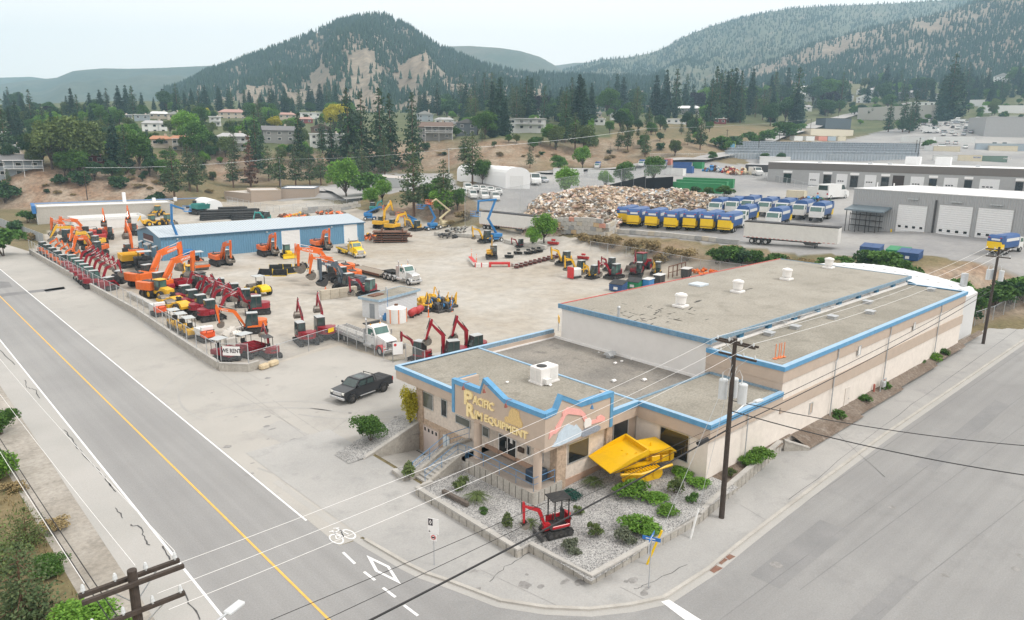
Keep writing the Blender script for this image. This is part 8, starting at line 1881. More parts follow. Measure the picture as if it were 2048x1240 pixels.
DESC={'P':'dark green pine','F':'dark fir','N':'open-crowned green pine','X':'dead brown pine','S':'bare grey tree','M':'green maple','B':'bright green tree','Y':'yellow-leaved tree','O':'olive green tree','U':'dark purple tree','D':'dark green leafy tree','W':'weeping willow','H':'green shrub','h':'dark green shrub','G':'dry tan shrub'}
PLANTS=[]
def plant(k,x,yb,yt=None,dist=None,wide=1.0,z=None,hm=None):
 a=far(x,yb,dist)if dist else at(x,yb,z)if z is not None else at(x,yb);b,h0=KT[k]
 hh=hm or(yb-yt)*mpp(a)*.96
 if dist:d=ray(x,yt);q=d*(depth(a)/(d.x*FH.x+d.y*FH.y));hh=CH+q.z-a.z
 s=max(.3,hh/h0);o=inst('t'+k,b,a-Vector((0,0,.15)),random.random()*6.28,'x','shrub' if k[0]in 'HhG' else 'tree',None,s);o.scale=(s*wide,s*wide,s);PLANTS.append((o,k[0],x,yb))
def label_plants():
 by={}
 for o,k,x,y in PLANTS:
  lm=min(LAND,key=lambda l:hypot(l[0]-x,(l[1]-y)*1.8));rel='behind' if y<lm[1]-4 else 'in front of' if y>lm[1]+4 else 'beside';w=lm[2].split()
  for st in('with','behind','under','before','parked','beside','at','on','and','above','below','between','half','by','high','marked','just','among','next','third','of','from','to','upslope','over','in','right','holding','that','whose','marked','stretched','standing','running','parked','along','near','without','close'):
   if st in w[2:]:w=w[:w.index(st,2)]
  ph=f'{DESC[k]} {rel} the {" ".join(w[:4])}';by.setdefault(ph,[]).append((hypot(lm[0]-x,lm[1]-y),o))
 num=['nearest','second nearest','third nearest','fourth nearest','fifth nearest','sixth nearest','seventh nearest','eighth nearest','ninth nearest','tenth nearest','eleventh nearest','twelfth nearest']
 for ph,L in by.items():
  L.sort(key=lambda t:t[0])
  for i,(_,o)in enumerate(L):
   o['label']=ph if len(L)==1 else f'{ph}, {num[min(i, 11)]} to it'
   if len(L)>12 and i>10:o['label']=f'{ph}, among the farthest ones';o['group']='far '+ph
rn=random.Random(31)
SKY=[(12,197,300),(26,216,292),(40,202,288),(66,181,262),(52,196,255),(148,178,246),(158,190,246),(183,187,240),(205,181,236),(217,178,232),(240,173,232),(255,172,230),(268,173,232),(286,186,232),(330,179,222),(355,169,226),(372,182,222),(386,178,222),(399,181,222),(412,171,222),(440,173,222),(463,179,222),(500,181,226),(523,186,224),(541,177,222),(549,183,222),(571,176,226),(600,181,222),(620,173,222),(641,169,222),(655,166,222),(673,166,230),(1155,152,262),(1143,182,255),(1164,160,258),(1182,168,245),(1215,160,215),(1232,150,225),(1245,156,225),(1270,160,212),(1310,153,232),(1330,143,232),(1350,141,232),(1368,170,228),(1385,170,222),(1372,145,212),(1000,157,270),(985,165,262),(1052,156,250),(1062,158,248),(1040,178,240),(1024,172,235),(1100,182,225),(1120,188,228),(840,185,232),(850,182,232),(866,188,226),(1428,138,244),(1450,146,244),(1465,140,244),(1478,146,240),(1500,141,230),(1540,152,218),(1590,138,246),(1770,129,178),(1790,168,205),(1895,113,240),(1880,152,232),(1912,150,236),(1932,127,190),(1950,152,190),(1988,160,190),(1960,150,186),(1978,165,215),(2040,150,190),(1720,168,192),(1690,178,200),(1650,170,195)]
for i,(x,yt,yb)in enumerate(SKY):plant(('F' if i%3 else 'P')+str(rn.randrange(4)),x,yb,yt,None,rn.uniform(.85,1.15)*(1.25 if(yb-yt)<60 else 1.05))
for i in range(120):
 x=rn.choice((rn.uniform(0,690),rn.uniform(830,1560),rn.uniform(1560,2048)));yb=rn.uniform(213,234)-(10 if x>1500 else 0)-(14 if x>1700 else 0);plant(rn.choice('FPFD')+str(rn.randrange(2)),x,yb,yb-rn.uniform(22,46),None,1.15)
BIG=[('P0',515,345,222),('P1',600,332,226),('P2',645,306,232),('P3',700,350,180),('P0',726,350,186),('P2',762,346,178),('P3',783,340,190),('P1',826,334,186),('N0',828,432,284),('N1',888,436,316),('N2',726,372,290),('N3',704,366,292),('N0',770,358,272),('N1',945,368,262),('N2',930,335,262),('N3',380,382,285),('N0',350,402,290),('N1',395,384,302),('N2',467,374,302),('X0',502,374,268),('N3',560,374,292),('N0',592,374,290),('N1',620,372,302),('N2',642,370,296),('N3',538,362,290),('N2',1060,336,292),('N0',1400,300,236),('N1',1290,314,260),('N2',1255,302,252),('N3',1236,300,262),('P0',1456,245,142),('P1',1436,246,150),('P2',1420,250,160),('P1',1776,264,196),('P2',1805,264,190),('P3',1826,262,186),('P0',1818,266,205),('F0',1895,240,150),('F1',1882,242,165),('F1',1350,236,200),('F2',1545,225,172),('F3',1590,250,175),('F0',1600,248,190),('N0',470,330,262),('F2',130,330,240),('F3',232,330,230),('F1',300,335,262),('P3',255,345,250),('F0',985,275,205),('F1',1010,272,198),('F2',1335,240,205),('N2',1150,300,225),('F3',1165,285,200),('P2',1130,285,190),('P0',665,335,235),('S0',1220,312,285),('S0',880,262,232),('N3',1510,235,190),('N1',1525,240,180),('P2',1480,246,178)]
for k,x,yb,yt in BIG:plant(k,x,yb,yt,None,1.15 if k[0]in 'NX' else 1.0)
LEAF=[('O0',140,345,232),('O1',105,338,245),('O0',175,345,240),('M0',130,352,300),('M1',160,358,298),('O1',85,330,260),('M0',205,262,216),('M1',240,262,220),('U0',100,238,212),('D0',60,320,262),('D1',20,330,285),('M1',280,340,268),('O0',248,322,262),('Y0',235,322,288),('M0',398,308,244),('B0',372,292,222),('B1',410,246,216),('Y1',412,232,216),('Y0',670,266,205),('Y1',549,262,233),('D0',600,262,240),('U1',320,260,240),('B0',692,400,315),('B1',765,405,355),('B0',745,418,372),('M0',930,312,312-22),('W0',912,276,252),('M0',970,278,222),('M1',955,270,232),('D1',1000,262,240),('U0',1078,236,190),('U1',1042,246,213),('B1',1100,290,246),('O0',1170,312,250),('O1',1112,300,252),('M0',1215,232,178),('D0',1130,240,185),('D1',1240,262,220),('M1',1245,258,218),('U0',1395,224,184),('B0',1410,220,176),('M0',1500,216,172),('B1',1470,226,180),('U1',1660,222,186),('M1',1660,205,160),('M0',1680,190,162),('M0',2030,170,135),('D0',1540,252,205),('D1',1570,246,196),('M1',1650,232,200),('B0',1130,396,332),('B1',1210,378,338),('M0',1246,376,322),('M1',1306,368,312),('B0',1165,338,292),('M0',1118,345,310),('B1',1088,486,420),('B0',1065,495,450),('M0',1425,322,302),('D0',1560,326,304),('B1',1720,250,238),('M1',1850,250,238),('M1',965,368,318),('B0',880,436,370),('M0',915,420,375),('M1',860,420,365),('O0',700,300,268),('B0',350,345,318),('M1',330,360,318),('D1',300,352,312),('D0',225,362,318),('D1',190,362,320),('M0',560,352,325),('B1',1395,286,262),('O1',1350,312,280),('M1',1980,206,178),('D1',1930,190,168),('M0',1860,186,165),('B1',1810,190,168)]
for k,x,yb,yt in LEAF:plant(k,x,yb,yt,None,1.25 if yb-yt<40 else 1.0)
for i in range(0):
 x=rn.choice((rn.uniform(200,690),rn.uniform(840,1400),rn.uniform(1400,1750)));yb=rn.uniform(226,282)-(max(0,x-1300)*.1 if x<1500 else 30);plant(rn.choice('MDOMDBMO')+str(rn.randrange(2)),x,yb,yb-rn.uniform(12,30),None,1.35)
HR_=[(p[0],p[1],q)for p,q,*_ in HS]
def fill(n,x0,x1,y0,y1,h0,h1,ks,wd=1.1):
 c=0
 for i in range(n*4):
  x,yb,h=rn.uniform(x0,x1),rn.uniform(y0,y1),rn.uniform(h0,h1)
  if c>=n:break
  if any(abs(x-a)<w*.5+h*.22 and b-10<yb<b+55 and yb-h<b-4 for a,b,w in HR_)and rn.random()<.93:continue
  k=rn.choice(ks);plant(k+str(rn.randrange(2)),x,yb,yb-h*(1.25 if k in 'PFN' else .9),None,wd);c+=1
fill(75,0,690,246,335,24,48,'MDONNPDMFO');fill(70,120,720,228,262,16,34,'MDOFMDBP');fill(60,830,1420,222,270,18,40,'MDNFMDP');fill(60,60,720,236,330,16,34,'MBOBM');fill(95,60,720,234,312,20,40,'ODBOMDB');fill(60,840,1430,228,268,18,36,'ODBMDB');fill(40,1400,2000,175,232,14,28,'ODBMB');fill(26,960,1420,262,300,14,30,'NMOD')
fill(60,1380,1780,178,240,14,34,'MDFMDPB');fill(50,1740,2048,158,205,12,26,'MDFFPD');fill(26,1700,2048,205,262,10,20,'MDB');fill(26,830,1420,225,266,40,66,'FPPN');fill(14,1400,1700,200,245,36,60,'FPN');fill(10,1700,2048,170,215,30,50,'FP');fill(24,0,460,330,372,14,30,'ODN')
SHR=[('H0',1502,292,262),('H1',1530,285,260),('H0',1540,278,258),('H1',1566,276,242),('H0',1580,272,244),('H1',1600,262,246),('H0',1440,296,270),('h0',1468,298,272),('H1',1455,302,280),('h1',10,405,355),('H0',8,512,448),('h0',30,470,440),('G0',60,480,462),('H0',55,445,418),('h1',75,440,415),('H0',735,392,340),('H1',1415,392,372),('H0',1450,395,368),('h0',1390,390,372),('H1',1530,320,305),('h0',1320,300,285),('H0',1068,290,272),('H1',760,372,350),('G0',1195,488,466),('G1',1225,494,470),('G0',1262,498,474),('G1',1300,506,478),('G0',1340,514,488),('G1',1375,522,494),('G0',1165,482,462),('G1',1280,515,492),('G0',1320,525,502),('H0',1432,528,492),('H1',1455,524,486),('h0',1480,528,494),('H1',1510,532,496),('H0',1545,538,500),('h1',1530,546,512),('G0',1575,532,510),('G1',1610,536,514),('H1',1645,530,512),('H0',1690,534,508),('h0',1730,545,500),('H1',1770,556,494),('H0',1800,566,510),('H1',1735,520,496),('H0',1905,605,548),('h1',1925,640,596),('H1',1945,625,585),('H0',1990,615,560),('h0',2020,608,556),('H1',2048,602,545),('H0',1965,600,570),('H1',880,388,352),('H0',860,400,380),('G0',930,440,418),('G1',900,452,438),('h0',160,372,340),('h1',120,368,345),('h0',240,378,352),('H0',640,350,330),('G0',470,392,378),('h1',300,405,388),('h1',318,402,380),('G1',830,350,335),('G0',1000,312,302),('h0',850,300,285),('H0',1855,296,278),('H1',2010,420,400)]
for k,x,yb,yt in SHR:plant(k,x,yb,yt,None,rn.uniform(1.0,1.35))
for i in range(46):
 x=rn.uniform(0,1450);yb={0:375,1:372,2:352,3:345,4:322,5:310,6:300}[min(6,int(x/210))]+rn.uniform(-22,18);plant(rn.choice(('G0','G1','h0','G0')),x,yb,yb-rn.uniform(5,10),None,1.5)
def gp(k,x,y,hm,wide=1.0,z=None):
 p=at(x,y,.55);z_=gz(p.x,p.y)if z is None else z;plant(k,x,y,None,None,wide,z_,hm)
KT['K0']=(broadleaf('shrub','leaf_mid',501,2,2.6,5200,.05,.14,11,True),2);KT['K1']=(broadleaf('shrub','leaf_bright',502,2,2.6,5200,.05,.13,12,True),2);KT['k0']=(broadleaf('shrub','leaf_yellow',503,3,1.9,4200,.05,.14,12,True),3);KT['k1']=(broadleaf('shrub','leaf_dark',504,2,2.6,5200,.05,.13,10,True),2);KT['V0']=(conifer('pine_tree','pine_olive',M_BARKR,505,6,2.3,24,9,.05,.15,16,.7,.34),6);KT['V1']=(conifer('pine_tree','leaf_olive',M_BARKR,506,6,2.6,22,9,.05,.2,16,.6,.34),6)
KT['g0']=(broadleaf('garden_shrub','leaf_olive',401,1,1.1,700,.05,.13,6,True),1);KT['g1']=(broadleaf('garden_shrub','leaf_mid',402,1,1.2,800,.05,.14,6,True),1);KT['g2']=(broadleaf('lavender','leaf_greyg',403,1,1.4,1200,.0,.14,7,True),1);KT['g3']=(broadleaf('juniper','leaf_bluegreen',404,1,2.6,1500,.0,.16,9,True),1);KT['g4']=(broadleaf('garden_shrub','leaf_bright',405,1,1.5,1600,.0,.12,8,True),1)
def grass_tuft():
 rn=random.Random(5);root=empty('ornamental_grass');mb=MB()
 for k in range(150):
  a=rn.random()*6.28;q=rn.random();d=Vector((cos(a),sin(a),0));b=d*.12*rn.random();m=b+d*.3*q+Vector((0,0,.65));t=b+d*(.55+.25*q)*(.5+q)+Vector((0,0,.75-.5*q));s=Vector((-d.y,d.x,0))*.025
  mb.add([tuple(b-s),tuple(b+s),tuple(m+s),tuple(m-s),tuple(t)],[(0,1,2,3),(3,2,4)])
 mb.build('blades',MATS['leaf_dry']if False else MATS['leaf_olive'],root);m=MB();m.ball((0,0,.05),.15,.15,.1,8,4);m.build('crown',MATS['leaf_dry'],root);return root
KT['g5']=(grass_tuft,1)
DESC.update({'g':'garden shrub'})
GL=[('g0',921,978,1.1,1.0,'slim green shrub in the pebbles by the stair wall'),('g5',955,1000,.95,1.2,'ornamental grass beside the old timber in the pebbles'),('g1',968,1025,.55,1.1,'small round green shrub below the porch wall'),('g0',1012,1052,.95,.9,'green shrub just beyond the red excavator arm'),('g5',1060,1050,.7,1.1,'ornamental grass under the red excavator arm'),('g3',1142,992,.55,1.3,'blue-green spreading juniper at the porch corner'),('g5',1186,968,.85,1.2,'ornamental grass below the wide window'),('g0',1157,1029,.75,.9,'small olive shrub behind the red excavator cab'),('g0',1190,1072,1.0,.95,'upright olive shrub in the middle of the pebbles'),('g2',1144,1102,.8,1.15,'grey-green lavender ball near the carved plaque'),('g2',1252,1082,.9,1.15,'grey-green lavender ball before the leafy green mound'),('g4',1275,1060,1.15,1.45,'large leafy green mound near the street wall'),('g4',1300,1068,.9,1.2,'smaller leafy mound against the street wall'),('g4',1265,990,1.2,1.5,'leafy creeper clump beneath the yellow dump body'),('g4',1310,1000,.7,1.8,'creeper clump spreading before the yellow truck'),('g4',1335,1025,.7,1.6,'creeper clump toward the street wall'),('g4',1365,950,.7,1.8,'creeper clump under the cream side wall'),('g4',1398,970,.7,1.6,'creeper clump at the building corner'),('g1',1385,1005,.9,.9,'small green shrub near the utility pole'),('g0',1352,985,1.3,.9,'thin shrub with reddish tips beside the yellow truck'),('g0',815,952,1.15,1.0,'green shrub in the bed left of the stairs')]
for k,x,y,hm,wd,lab in GL:
 gp(k,x,y,hm,wd,.3 if x<820 else None);PLANTS[-1][0]['label']=lab;PLANTS.pop()
for k,x,y,z,hm,wd,lab in(('K0',741,880,.4,2.2,1.15,'big leafy bush on the pebbles beside the driveway wall'),('k0',822,848,.6,3.5,.8,'tall yellow-green bush at the office wall corner'),('g4',1518,916,.9,1.0,1.6,'leafy shrub in the planter behind the utility pole'),('g4',1498,926,.9,.9,1.4,'leafy shrub in the planter, nearest the utility pole'),('g1',1677,838,.4,1.0,1.3,'dark shrub on the bark strip below the first downpipe'),('g1',1728,805,.4,1.0,1.3,'round shrub on the bark strip beside the side door'),('g1',1768,780,.4,1.1,1.2,'shrub on the bark strip behind the red posts'),('g0',1796,751,.4,.7,1.2,'dry little shrub on the bark strip past the red posts'),('g1',1818,740,.4,.9,1.2,'shrub on the bark strip past the gas meter'),('g1',1840,730,.4,.9,1.3,'wide shrub on the bark strip along the long wall'),('g4',1866,722,.4,1.2,1.2,'bright shrub on the bark strip along the long wall'),('g1',1886,712,.4,1.1,1.3,'dark shrub near the far end of the bark strip'),('g0',1462,950,.9,.7,1.2,'small shrub at the foot of the building corner')):
 plant(k,x,y,None,None,wd,z,hm);PLANTS[-1][0]['label']=lab;PLANTS.pop()
for k,x,y,hm,wd,lab in(('V0',50,1250,4.6,1.1,'bushy pine on the grass verge at the lower corner'),('V1',-25,1150,4.6,1.1,'bushy pine cut by the picture edge on the verge'),('K1',165,1268,2.0,1.5,'bright leafy shrub beneath the timber crossarm'),('K1',235,1285,1.5,1.3,'low leafy shrub beside the timber pole'),('K0',6,868,2.2,1.0,'leafy tree at the verge edge, farther one'),('K1',-4,960,2.6,1.1,'leafy tree at the verge edge, nearer one'),('K0',100,1150,1.2,1.4,'green low bush on the dry verge'),('V1',55,1090,2.6,1.2,'low olive pine on the dry verge'),('G1',110,1060,.8,1.5,'dry tan clump beside the gravel'),('G0',30,980,.8,1.5,'dry tan clump above the low pine')):
 plant(k,x,y,None,None,wd,0,hm);PLANTS[-1][0]['label']=lab;PLANTS.pop()
mb=MB();rg=random.Random(77)
for k in range(9000):
 x,y=rg.uniform(-4,6.5),rg.uniform(14,78)
 if x>5.9+.5*mnoise.noise(Vector((x*.5,y*.5,0)))or mnoise.noise(Vector((x*.35,y*.35,7)))<-.25:continue
 a=rg.random()*6.28;h=rg.uniform(.12,.5);w=rg.uniform(.02,.05);b=Vector((x,y,0));s=Vector((cos(a),sin(a),0))*w;t=b+Vector((rg.gauss(0,.14),rg.gauss(0,.14),h));mb.add([tuple(b-s),tuple(b+s),tuple(t)],[(0,1,2)],0 if mnoise.noise(Vector((x*.25,y*.25,2)))<.1 else 1)
tag(mb.build('dry_grass',[MATS['leaf_dry'],MATS['leaf_olive']]),kind='stuff')
label_plants()
# -------- poles, wires, street signs and the things in the garden
M_POLE=mat('dark_timber',(.055,.042,.035),.85,var=.3,vs=5);M_CER=mat('pale_porcelain',(.60,.63,.65),.3,var=.05);M_TRF=mat('transformer_grey',(.58,.61,.63),.45,var=.05);M_WIRE=mat('bare_wire',(.80,.80,.80),.4,var=.02);M_CABLE=mat('black_cable',(.015,.015,.017),.6)
def pole(base,h,label,trf=True,arm_dir=pi/2,lamp=None,lean=(0,0)):
 root=empty('utility_pole',base,arm_dir,label,'utility pole');mb=MB();mb.cyl((0,0,-.3),(lean[0],lean[1],h),.19,.13,12);mb.build('pole',M_POLE,root)
 for z,l,o,n in((h-.35,1.35,.2,4),(h-1.25,1.3,-.2,4)):
  a=MB().box(-l,l,o-.06,o+.06,z-.06,z+.06).build('crossarm',M_POLE,root)
  if o>0:MB().box(-l,l,-o-.06,-o+.06,z-.06,z+.06).build('crossarm',M_POLE,root)
  for k in range(n):
   x=-l+.12+(2*l-.24)*k/(n-1);mb=MB();mb.cyl((x,o,z+.06),(x,o,z+.14),.03,None,6);mb.cyl((x,o,z+.14),(x,o,z+.24),.075,.05,8);mb.cyl((x,o,z+.24),(x,o,z+.32),.06,.03,8);mb.build('insulator',M_CER,a)
  MB().tube([(-.7,o,z-.06),(0,0,z-.75),(.7,o,z-.06)],.025,4).build('arm_brace',M_GALV,a)
 if trf:
  for x,y in((-.68,0),(.62,.1),(.3,-.6)):
   mb=MB();mb.cyl((x,y,h-4.1),(x,y,h-2.9),.28,None,16);mb.cyl((x,y,h-2.9),(x,y,h-2.82),.3,.26,16);t=mb.build('transformer',M_TRF,root);mb=MB();mb.cyl((x+.1,y,h-2.82),(x+.1,y,h-2.4),.05,.03,8);mb.tube([(x+.1,y,h-2.4),(x*.5,y,h-2.0),(0,0,h-2.6)],.015,4);mb.build('bushing',M_CER,t)
 if lamp:
  q=Vector(lamp);mb=MB();mb.tube([(0,0,q.z-.5),tuple(q*.5+Vector((0,0,q.z*.5))),tuple(q)],.05,6);a=mb.build('lamp_arm',M_GALV,root);mb=MB();d=Vector((q.x,q.y,0)).normalized();mb.T=Matrix.Translation(q)@Matrix.Rotation(atan2(d.y,d.x),4,'Z');mb.box(0,.75,-.16,.16,-.07,.07,c=.04);mb.build('lamp_head',M_TRF,a)
 return root
B1,B2_,B3=at(1443,1036),at(1966,688),at(265,1152,11.6)
pole(B1,12.3,'tall dark timber utility pole with three transformers in front of the beige corner block',lamp=(-.3,-2.4,7.6),lean=(.0,.22));pole(B2_,12.2,'dark timber utility pole with transformers by the leafy fence past the long wall')
P3=Vector((B3.x,B3.y,0));L3=at(452,1228,8.2)-P3;pole(P3,11.8,'weathered timber pole with double crossarm over the gravel verge',False,0,(L3.x,L3.y,8.2))
pole(Vector((3.6,82,0)),11.8,'timber pole farther along the gravel verge outside the left picture edge',False,0)
def wire(a,b,sag,r,m,label,group=None):
 a,b=Vector(a),Vector(b);P=[a.lerp(b,t/14)-Vector((0,0,sag*4*(t/14)*(1-t/14)))for t in range(15)];mb=MB();mb.tube(P,r,5);tag(mb.build('power_line',m),label,'wire',group)
for k,n in enumerate(('inner','middle','outer')):
 y=(-1.2,.1,1.2)[k];wire((P3.x+.5,P3.y-.3-y*.9,11.0),(B1.x,B1.y-y,12.2),.5,.008,M_WIRE,f'pale wire strung across the main road to the transformer pole, {n} one','three pale wires over the crossing')
 wire((B1.x,B1.y+y,12.2),(B2_.x,B2_.y+y,12.1),.9,.012,M_WIRE,f'pale wire between the two transformer poles, {n} one','three pale wires along the long wall')
 wire((P3.x+y,P3.y,11.9),(3.6+y,82,11.9),.8,.010,M_WIRE,f'pale wire running along the gravel verge, {n} one','pale wires along the verge')
for z,r,s,n in((6.9,.025,.5,'upper'),(6.3,.035,.5,'lower')):wire((B1.x,B1.y,z),(B2_.x,B2_.y,z+.6),s,r,M_CABLE,f'black cable between the two transformer poles, {n} one','black cables along the long wall')
for e,z,r,n in(((2048,891),6.6,.03,'upper'),((2048,950),5.9,.035,'lower')):wire((B1.x,B1.y,z+1.6),at(*e,z-1.2),.35,r,M_CABLE,f'black cable from the transformer pole over the side road, {n} one','black cables over the side road')
for e,z,r,n in(((735,1243),6.3,.05,'thick'),((535,1243),6.9,.014,'thin upper'),((700,1218),6.6,.014,'thin middle')):wire((B1.x,B1.y,z),at(*e,z-.5)if n!='thin middle' else at(520,1300,6.2),.15,r,M_CABLE,f'{n} black cable from the transformer pole over the street corner')
for z,n in((9.6,'upper'),(8.9,'lower')):wire((P3.x-.2,P3.y,z),(3.3,82,z),.7,.018,M_CABLE,f'black cable along the gravel verge, {n} one','black cables along the verge')
c=at(1080,1010,6.35);mb=MB();mb.cyl((-.55,0,0),(.55,0,0),.11,None,10);o=mb.build('cable_splice',M_CABLE);o.location=at(1405,882,6.3);o.rotation_euler=(0,0,heading(at(735,1243,5.8),B1));tag(o,'black splice case on the thick cable beside the transformer pole','cable splice')
for i,(x,yb,yt,lab)in enumerate(((175,400,336,'timber pole on the bare bank behind the weathered block building'),(562,374,318,'pale pole with fittings below the two-level deck pines'),(898,356,300,'pole with twin floodlights beside the arched shelter'),(75,316,250,'pole rising between the firs above the blue-grey house'),(318,262,238,'thin pole before the orange-roofed house'),(1516,310,278,'timber pole at the front of the storage lockers'),(1558,284,266,'timber pole at the kerb of the rising road'),(1620,266,240,'timber pole beside the dark slate office'),(1452,300,262,'timber pole before the blue and yellow signboard'),(1676,236,208,'timber pole high on the rising road'),(1835,318,278,'timber pole at the container yard corner'),(1830,312,282,'second timber pole at the container yard corner'),(1915,190,158,'pale street pole below the tall pine pair'),(1330,225,188,'pale street pole before the brown-roofed house'))):
 a=at(x,yb);h=(yb-yt)*mpp(a)*1.02;root=empty('street_pole',a,0,lab,'utility pole');MB().cyl((0,0,-.3),(0,0,h),.16,.11,7).build('pole',M_POLE if i in(0,3,5,6,7,8,9,10,11)else M_GALV,root);MB().box(-1.1,1.1,-.07,.07,h-.5,h-.36).build('crossarm',M_POLE,root)
def span(p,q,zp,zq,lab):
 a,b=at(*p),at(*q);wire(a+Vector((0,0,zp)),b+Vector((0,0,zq)),1.0,.04,M_GALV,lab)
span((175,400),(562,374),(400-337)*mpp(at(175,400)),(374-318)*mpp(at(562,374)),'grey wires sagging before the bank between the block building and deck pines');span((562,374),(898,356),54*mpp(at(562,374)),56*mpp(at(898,356)),'grey wires sagging over the bank towards the arched shelter');span((898,356),(1290,318),56*mpp(at(898,356)),58*mpp(at(1290,318)),'grey wires running across the bare bank behind the shelter');span((1290,318),(1620,266),58*mpp(at(1290,318)),26*mpp(at(1620,266)),'grey wires rising up the bank road')
a=at(1461,304);r=empty('billboard',a,-pi/4,'small blue and yellow signboard at the foot of the rising road','sign');MB().box(-2,2,-.08,.08,1.6,4.6).build('board',mat('yellow_board',(.65,.6,.12),.5),r);MB().box(-1.75,1.75,-.12,-.08,1.9,4.3).build('blue_panel',mat('sky_panel',(.18,.42,.6),.5),r);MB().box(-.1,.1,0,.2,0,1.6).build('post',M_GALV,r)
a=at(868,1131);r=empty('lane_sign',a,radians(-62),'white lane sign with black diamond and small red ringed sign on a post','sign');MB().cyl((0,.03,0),(0,.03,3.0),.035,None,8).build('post',M_GALV,r);MB().box(-.34,.34,-.02,.0,2.05,3.0).build('board',C_SIGN,r);mb=MB();mb.box(-.31,-.04,-.03,-.02,2.55,2.97);mb.prism([(-.28,2.13),(-.17,2.13),(-.28,2.24)],-.03,-.02,'y');mb.build('black_panel',M_INK,r)
mb=MB();mb.prism([(-.175,2.6),(-.09,2.76),(-.175,2.92),(-.26,2.76)],-.036,-.03,'y');mb.build('white_diamond',C_SIGN,r);mb=MB();mb.prism([(-.175,2.7),(-.135,2.76),(-.175,2.83),(-.215,2.76)],-.04,-.036,'y');mb.build('diamond_centre',M_INK,r)
MB().box(-.2,.2,-.02,.0,1.6,2.0).build('lower_board',C_SIGN,r);mb=MB();mb.cyl((0,-.02,1.82),(0,-.03,1.82),.15,None,16);mb.build('red_ring',M_BARR,r);mb=MB();mb.cyl((0,-.03,1.82),(0,-.035,1.82),.1,None,14);mb.build('ring_centre',C_SIGN,r)
MB().box(-.09,.09,-.04,-.035,1.77,1.87).build('ring_symbol',M_INK,r)
a=at(1297,1176);r=empty('stop_sign',a,0,'grey-backed stop sign with blue street name blades on a corner post','sign');MB().cyl((0,0,0),(0,0,3.0),.035,None,8).build('post',M_GALV,r);T=Matrix.Rotation(radians(20),4,'Z');mb=MB();mb.T=T;mb.prism([(.36*cos(pi/8+pi*k/4),2.45+.36*sin(pi/8+pi*k/4))for k in range(8)],.05,.065,'y');mb.build('octagon_back',M_GALV,r)
for ang,z in((20,3.05),(-65,2.92)):mb=MB();mb.T=Matrix.Rotation(radians(ang),4,'Z');mb.box(-.5,.5,-.01,.01,z,z+.22);b=mb.build('name_blade',mat('street_blue',(.02,.16,.50),.5),r);mb=MB();mb.T=Matrix.Rotation(radians(ang),4,'Z');mb.box(-.32,.2,-.016,.016,z+.08,z+.14);mb.build('white_stroke',C_SIGN,b)
for p,q,z,m,l in(((1294,1129),(1324,1061),2.3,C_YEL2,'leaning yellow guy wire guard behind the stop sign'),((1381,1077),(1397,1017),1.9,C_WH,'leaning white guy wire guard near the transformer pole')):
 a,b=at(*p),at(*q,z);mb=MB();mb.cyl(a,b,.07,None,8);tag(mb.build('guy_guard',m),l,'guard');mb=MB();mb.tube([b,(B1.x,B1.y,11)],.012,4);tag(mb.build('guy_wire',M_GALV),l.replace('guard','running up from the guard').replace('leaning ',''),'wire')
p=at(1112,1066,.55);g=EXB['garden']();g.location=(p.x,p.y,gz(p.x,p.y));g.rotation_euler=(0,0,heading(p,at(1045,1082,.55)));g.scale=(1.08,)*3;tag(g,'bright red mini excavator with black canopy displayed on the white pebbles','excavator')
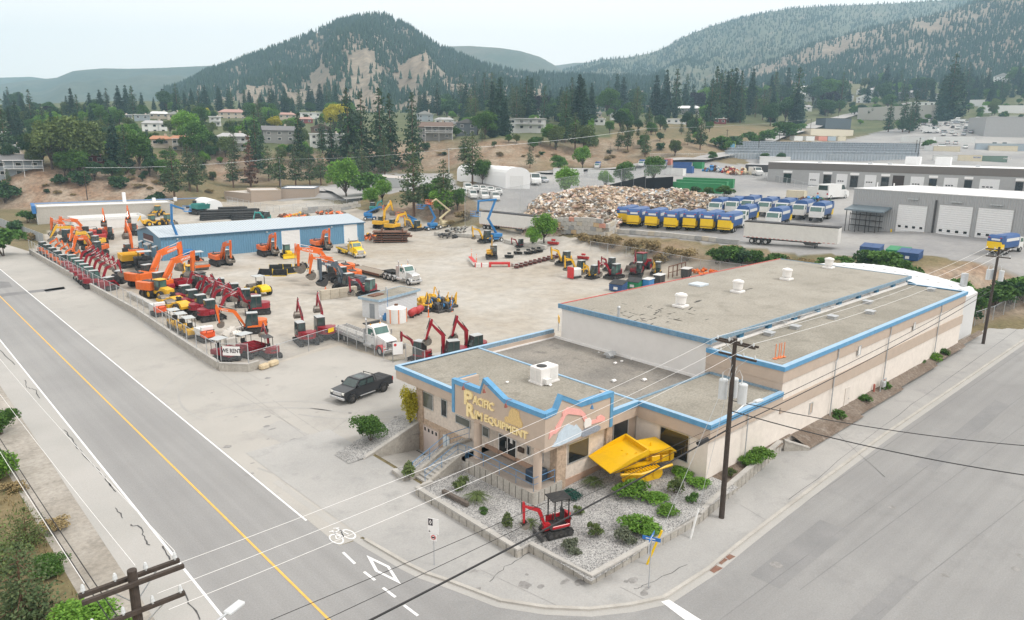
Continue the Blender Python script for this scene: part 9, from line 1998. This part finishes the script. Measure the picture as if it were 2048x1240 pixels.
def display_dumper():
 root=empty('antique_dumper');Y=mat('fresh_yellow_paint',(.80,.47,.0),.4,var=.06,dirt=.1,dcol=(.5,.3,.05))
 for s in(-1,1):
  mb=MB();n=8;L,h=3.1,.85;P=[(L/2-h/2+h/2*sin(pi*k/n),h/2-h/2*cos(pi*k/n))for k in range(n+1)]+[(-L/2+h/2-h/2*sin(pi*k/n),h/2+h/2*cos(pi*k/n))for k in range(n+1)];mb.prism(P,s*.75,s*1.15,'y')
  for k in range(11):x=-L/2+.3+k*.25;mb.box(x-.05,x+.05,s*.72,s*1.18,h,h+.06)
  mb.build('crawler_track',Y,root);mb=MB()
  for k in range(4):mb.cyl((-1.0+k*.66,s*1.14,.42),(-1.0+k*.66,s*1.2,.42),.26,None,12)
  mb.build('track_frame',Y,root);mb=MB();mb.tube([(-2.0,s*1.3,1.0),(-.4,s*1.35,.75),(2.2,s*1.3,.95)],.1,6);mb.build('push_arm',Y,root)
 mb=MB()
 for s in(-.5,.5):mb.box(-2.0,2.4,s-.09,s+.09,.9,1.15)
 for x in(-1.2,0,1.2):mb.box(x-.08,x+.08,-.41,.41,.92,1.1)
 mb.build('chassis',Y,root);mb=MB()
 O=[(-2.9,1.25),(-2.65,1.0),(.1,2.45),(.0,3.05)]
 fl=[(-2.9,-1.35,1.35),(.1,-1.35,2.15),(.1,1.35,2.15),(-2.9,1.35,1.35)];n=Vector((-.42,0,.91));mb.add([tuple(Vector(p))for p in fl]+[tuple(Vector(p)-n*.12)for p in fl],[(0,1,2,3),(7,6,5,4),(0,4,5,1),(1,5,6,2),(2,6,7,3),(3,7,4,0)])
 for s in(-1,1):mb.prism([(-2.9,1.35),(.1,2.15),(.05,2.5),(-1.2,2.1)],s*1.35,s*1.43,'y')
 mb.prism([(.1,2.05),(.2,2.1),(.12,2.55),(.02,2.5)],-1.38,1.38,'y');mb.build('dump_tray',Y,root)
 mb=MB();mb.tube([(-.6,-.3,1.1),(-.9,-.3,1.95)],.08,6);mb.tube([(-.6,.3,1.1),(-.9,.3,1.95)],.08,6);mb.tube([(-1.5,-.6,1.0),(-.4,-.7,2.1)],.06,6);mb.build('lift_strut_frame',Y,root)
 mb=MB();mb.prism([(.55,1.9),(.55,2.1),(2.3,2.1),(2.75,1.75),(2.75,1.6),(2.3,1.9)],-.95,.95,'y');mb.box(.6,2.5,-.5,.5,1.15,1.85,c=.05);mb.build('engine_hood',Y,root);mb=MB();mb.box(2.5,2.8,-.7,.7,.8,1.7,c=.04);mb.build('radiator',Y,root)
 mb=MB();mb.box(.8,1.5,-.85,-.5,1.2,1.6,c=.04);mb.box(1.7,2.3,-.8,-.5,1.0,1.5,c=.04);mb.cyl((1.1,-.2,2.1),(1.1,-.2,2.35),.06,None,8);mb.build('engine_frame',Y,root);return root
p=at(1268,952,.75);q=at(1352,934,.75);o=display_dumper();o.location=(p.x,p.y,gz(p.x,p.y));o.rotation_euler=(0,0,heading(p,q));o.scale=(1.03,)*3;tag(o,'old bright yellow crawler dumper with raised tray on the pebbles beside the building','dumper')
a,b=at(886,985,.55),at(936,1012,.55);mb=MB();L=(b-a).length;mb.box(0,L,-.14,.14,0,.3,c=.03);o=mb.build('timber_beam',mat('weathered_timber',(.12,.10,.085),.9,var=.35,vs=6));o.location=(a.x,a.y,.5);o.rotation_euler=(0,0,heading(a,b));tag(o,'weathered grey timber lying on the pebbles by the low wall','timber')
for x,y,l in((1746,792,'nearer the street corner'),(1765,782,'farther along the wall')):c=at(x,y,.3);mb=MB();mb.cyl((0,0,-.3),(0,0,1.15),.1,None,10);mb.ball((0,0,1.15),.1,nu=8,nv=4);o=mb.build('bollard',mat('faded_red_post',(.36,.10,.07),.7,dirt=.2));o.location=c;tag(o,f'faded red post guarding the gas meter, {l}','bollard','red guard posts')
c=at(1742,778,.5);r=empty('gas_meter',(c.x,24.1,.5),0,'grey gas meter with pipes against the long wall behind red posts','meter');MB().box(-.3,.3,-.2,.2,.5,1.1,c=.06).build('meter_body',M_GALV,r);mb=MB();mb.tube([(-.6,0,-.3),(-.6,0,1.3),(.6,0,1.3),(.6,0,.2),(.3,0,.2)],.05,6);mb.build('gas_pipe',M_GALV,r)
a=at(1117,662);r=empty('yellow_sign',a+Vector((0,0,0)),radians(50),'yellow board standing behind the tall white wall corner','sign');MB().box(-.7,.7,-.05,.05,1.2,2.0).build('board',C_YEL,r);MB().box(-.05,.05,0,.1,0,1.2).build('post',M_GALV,r)
haze()
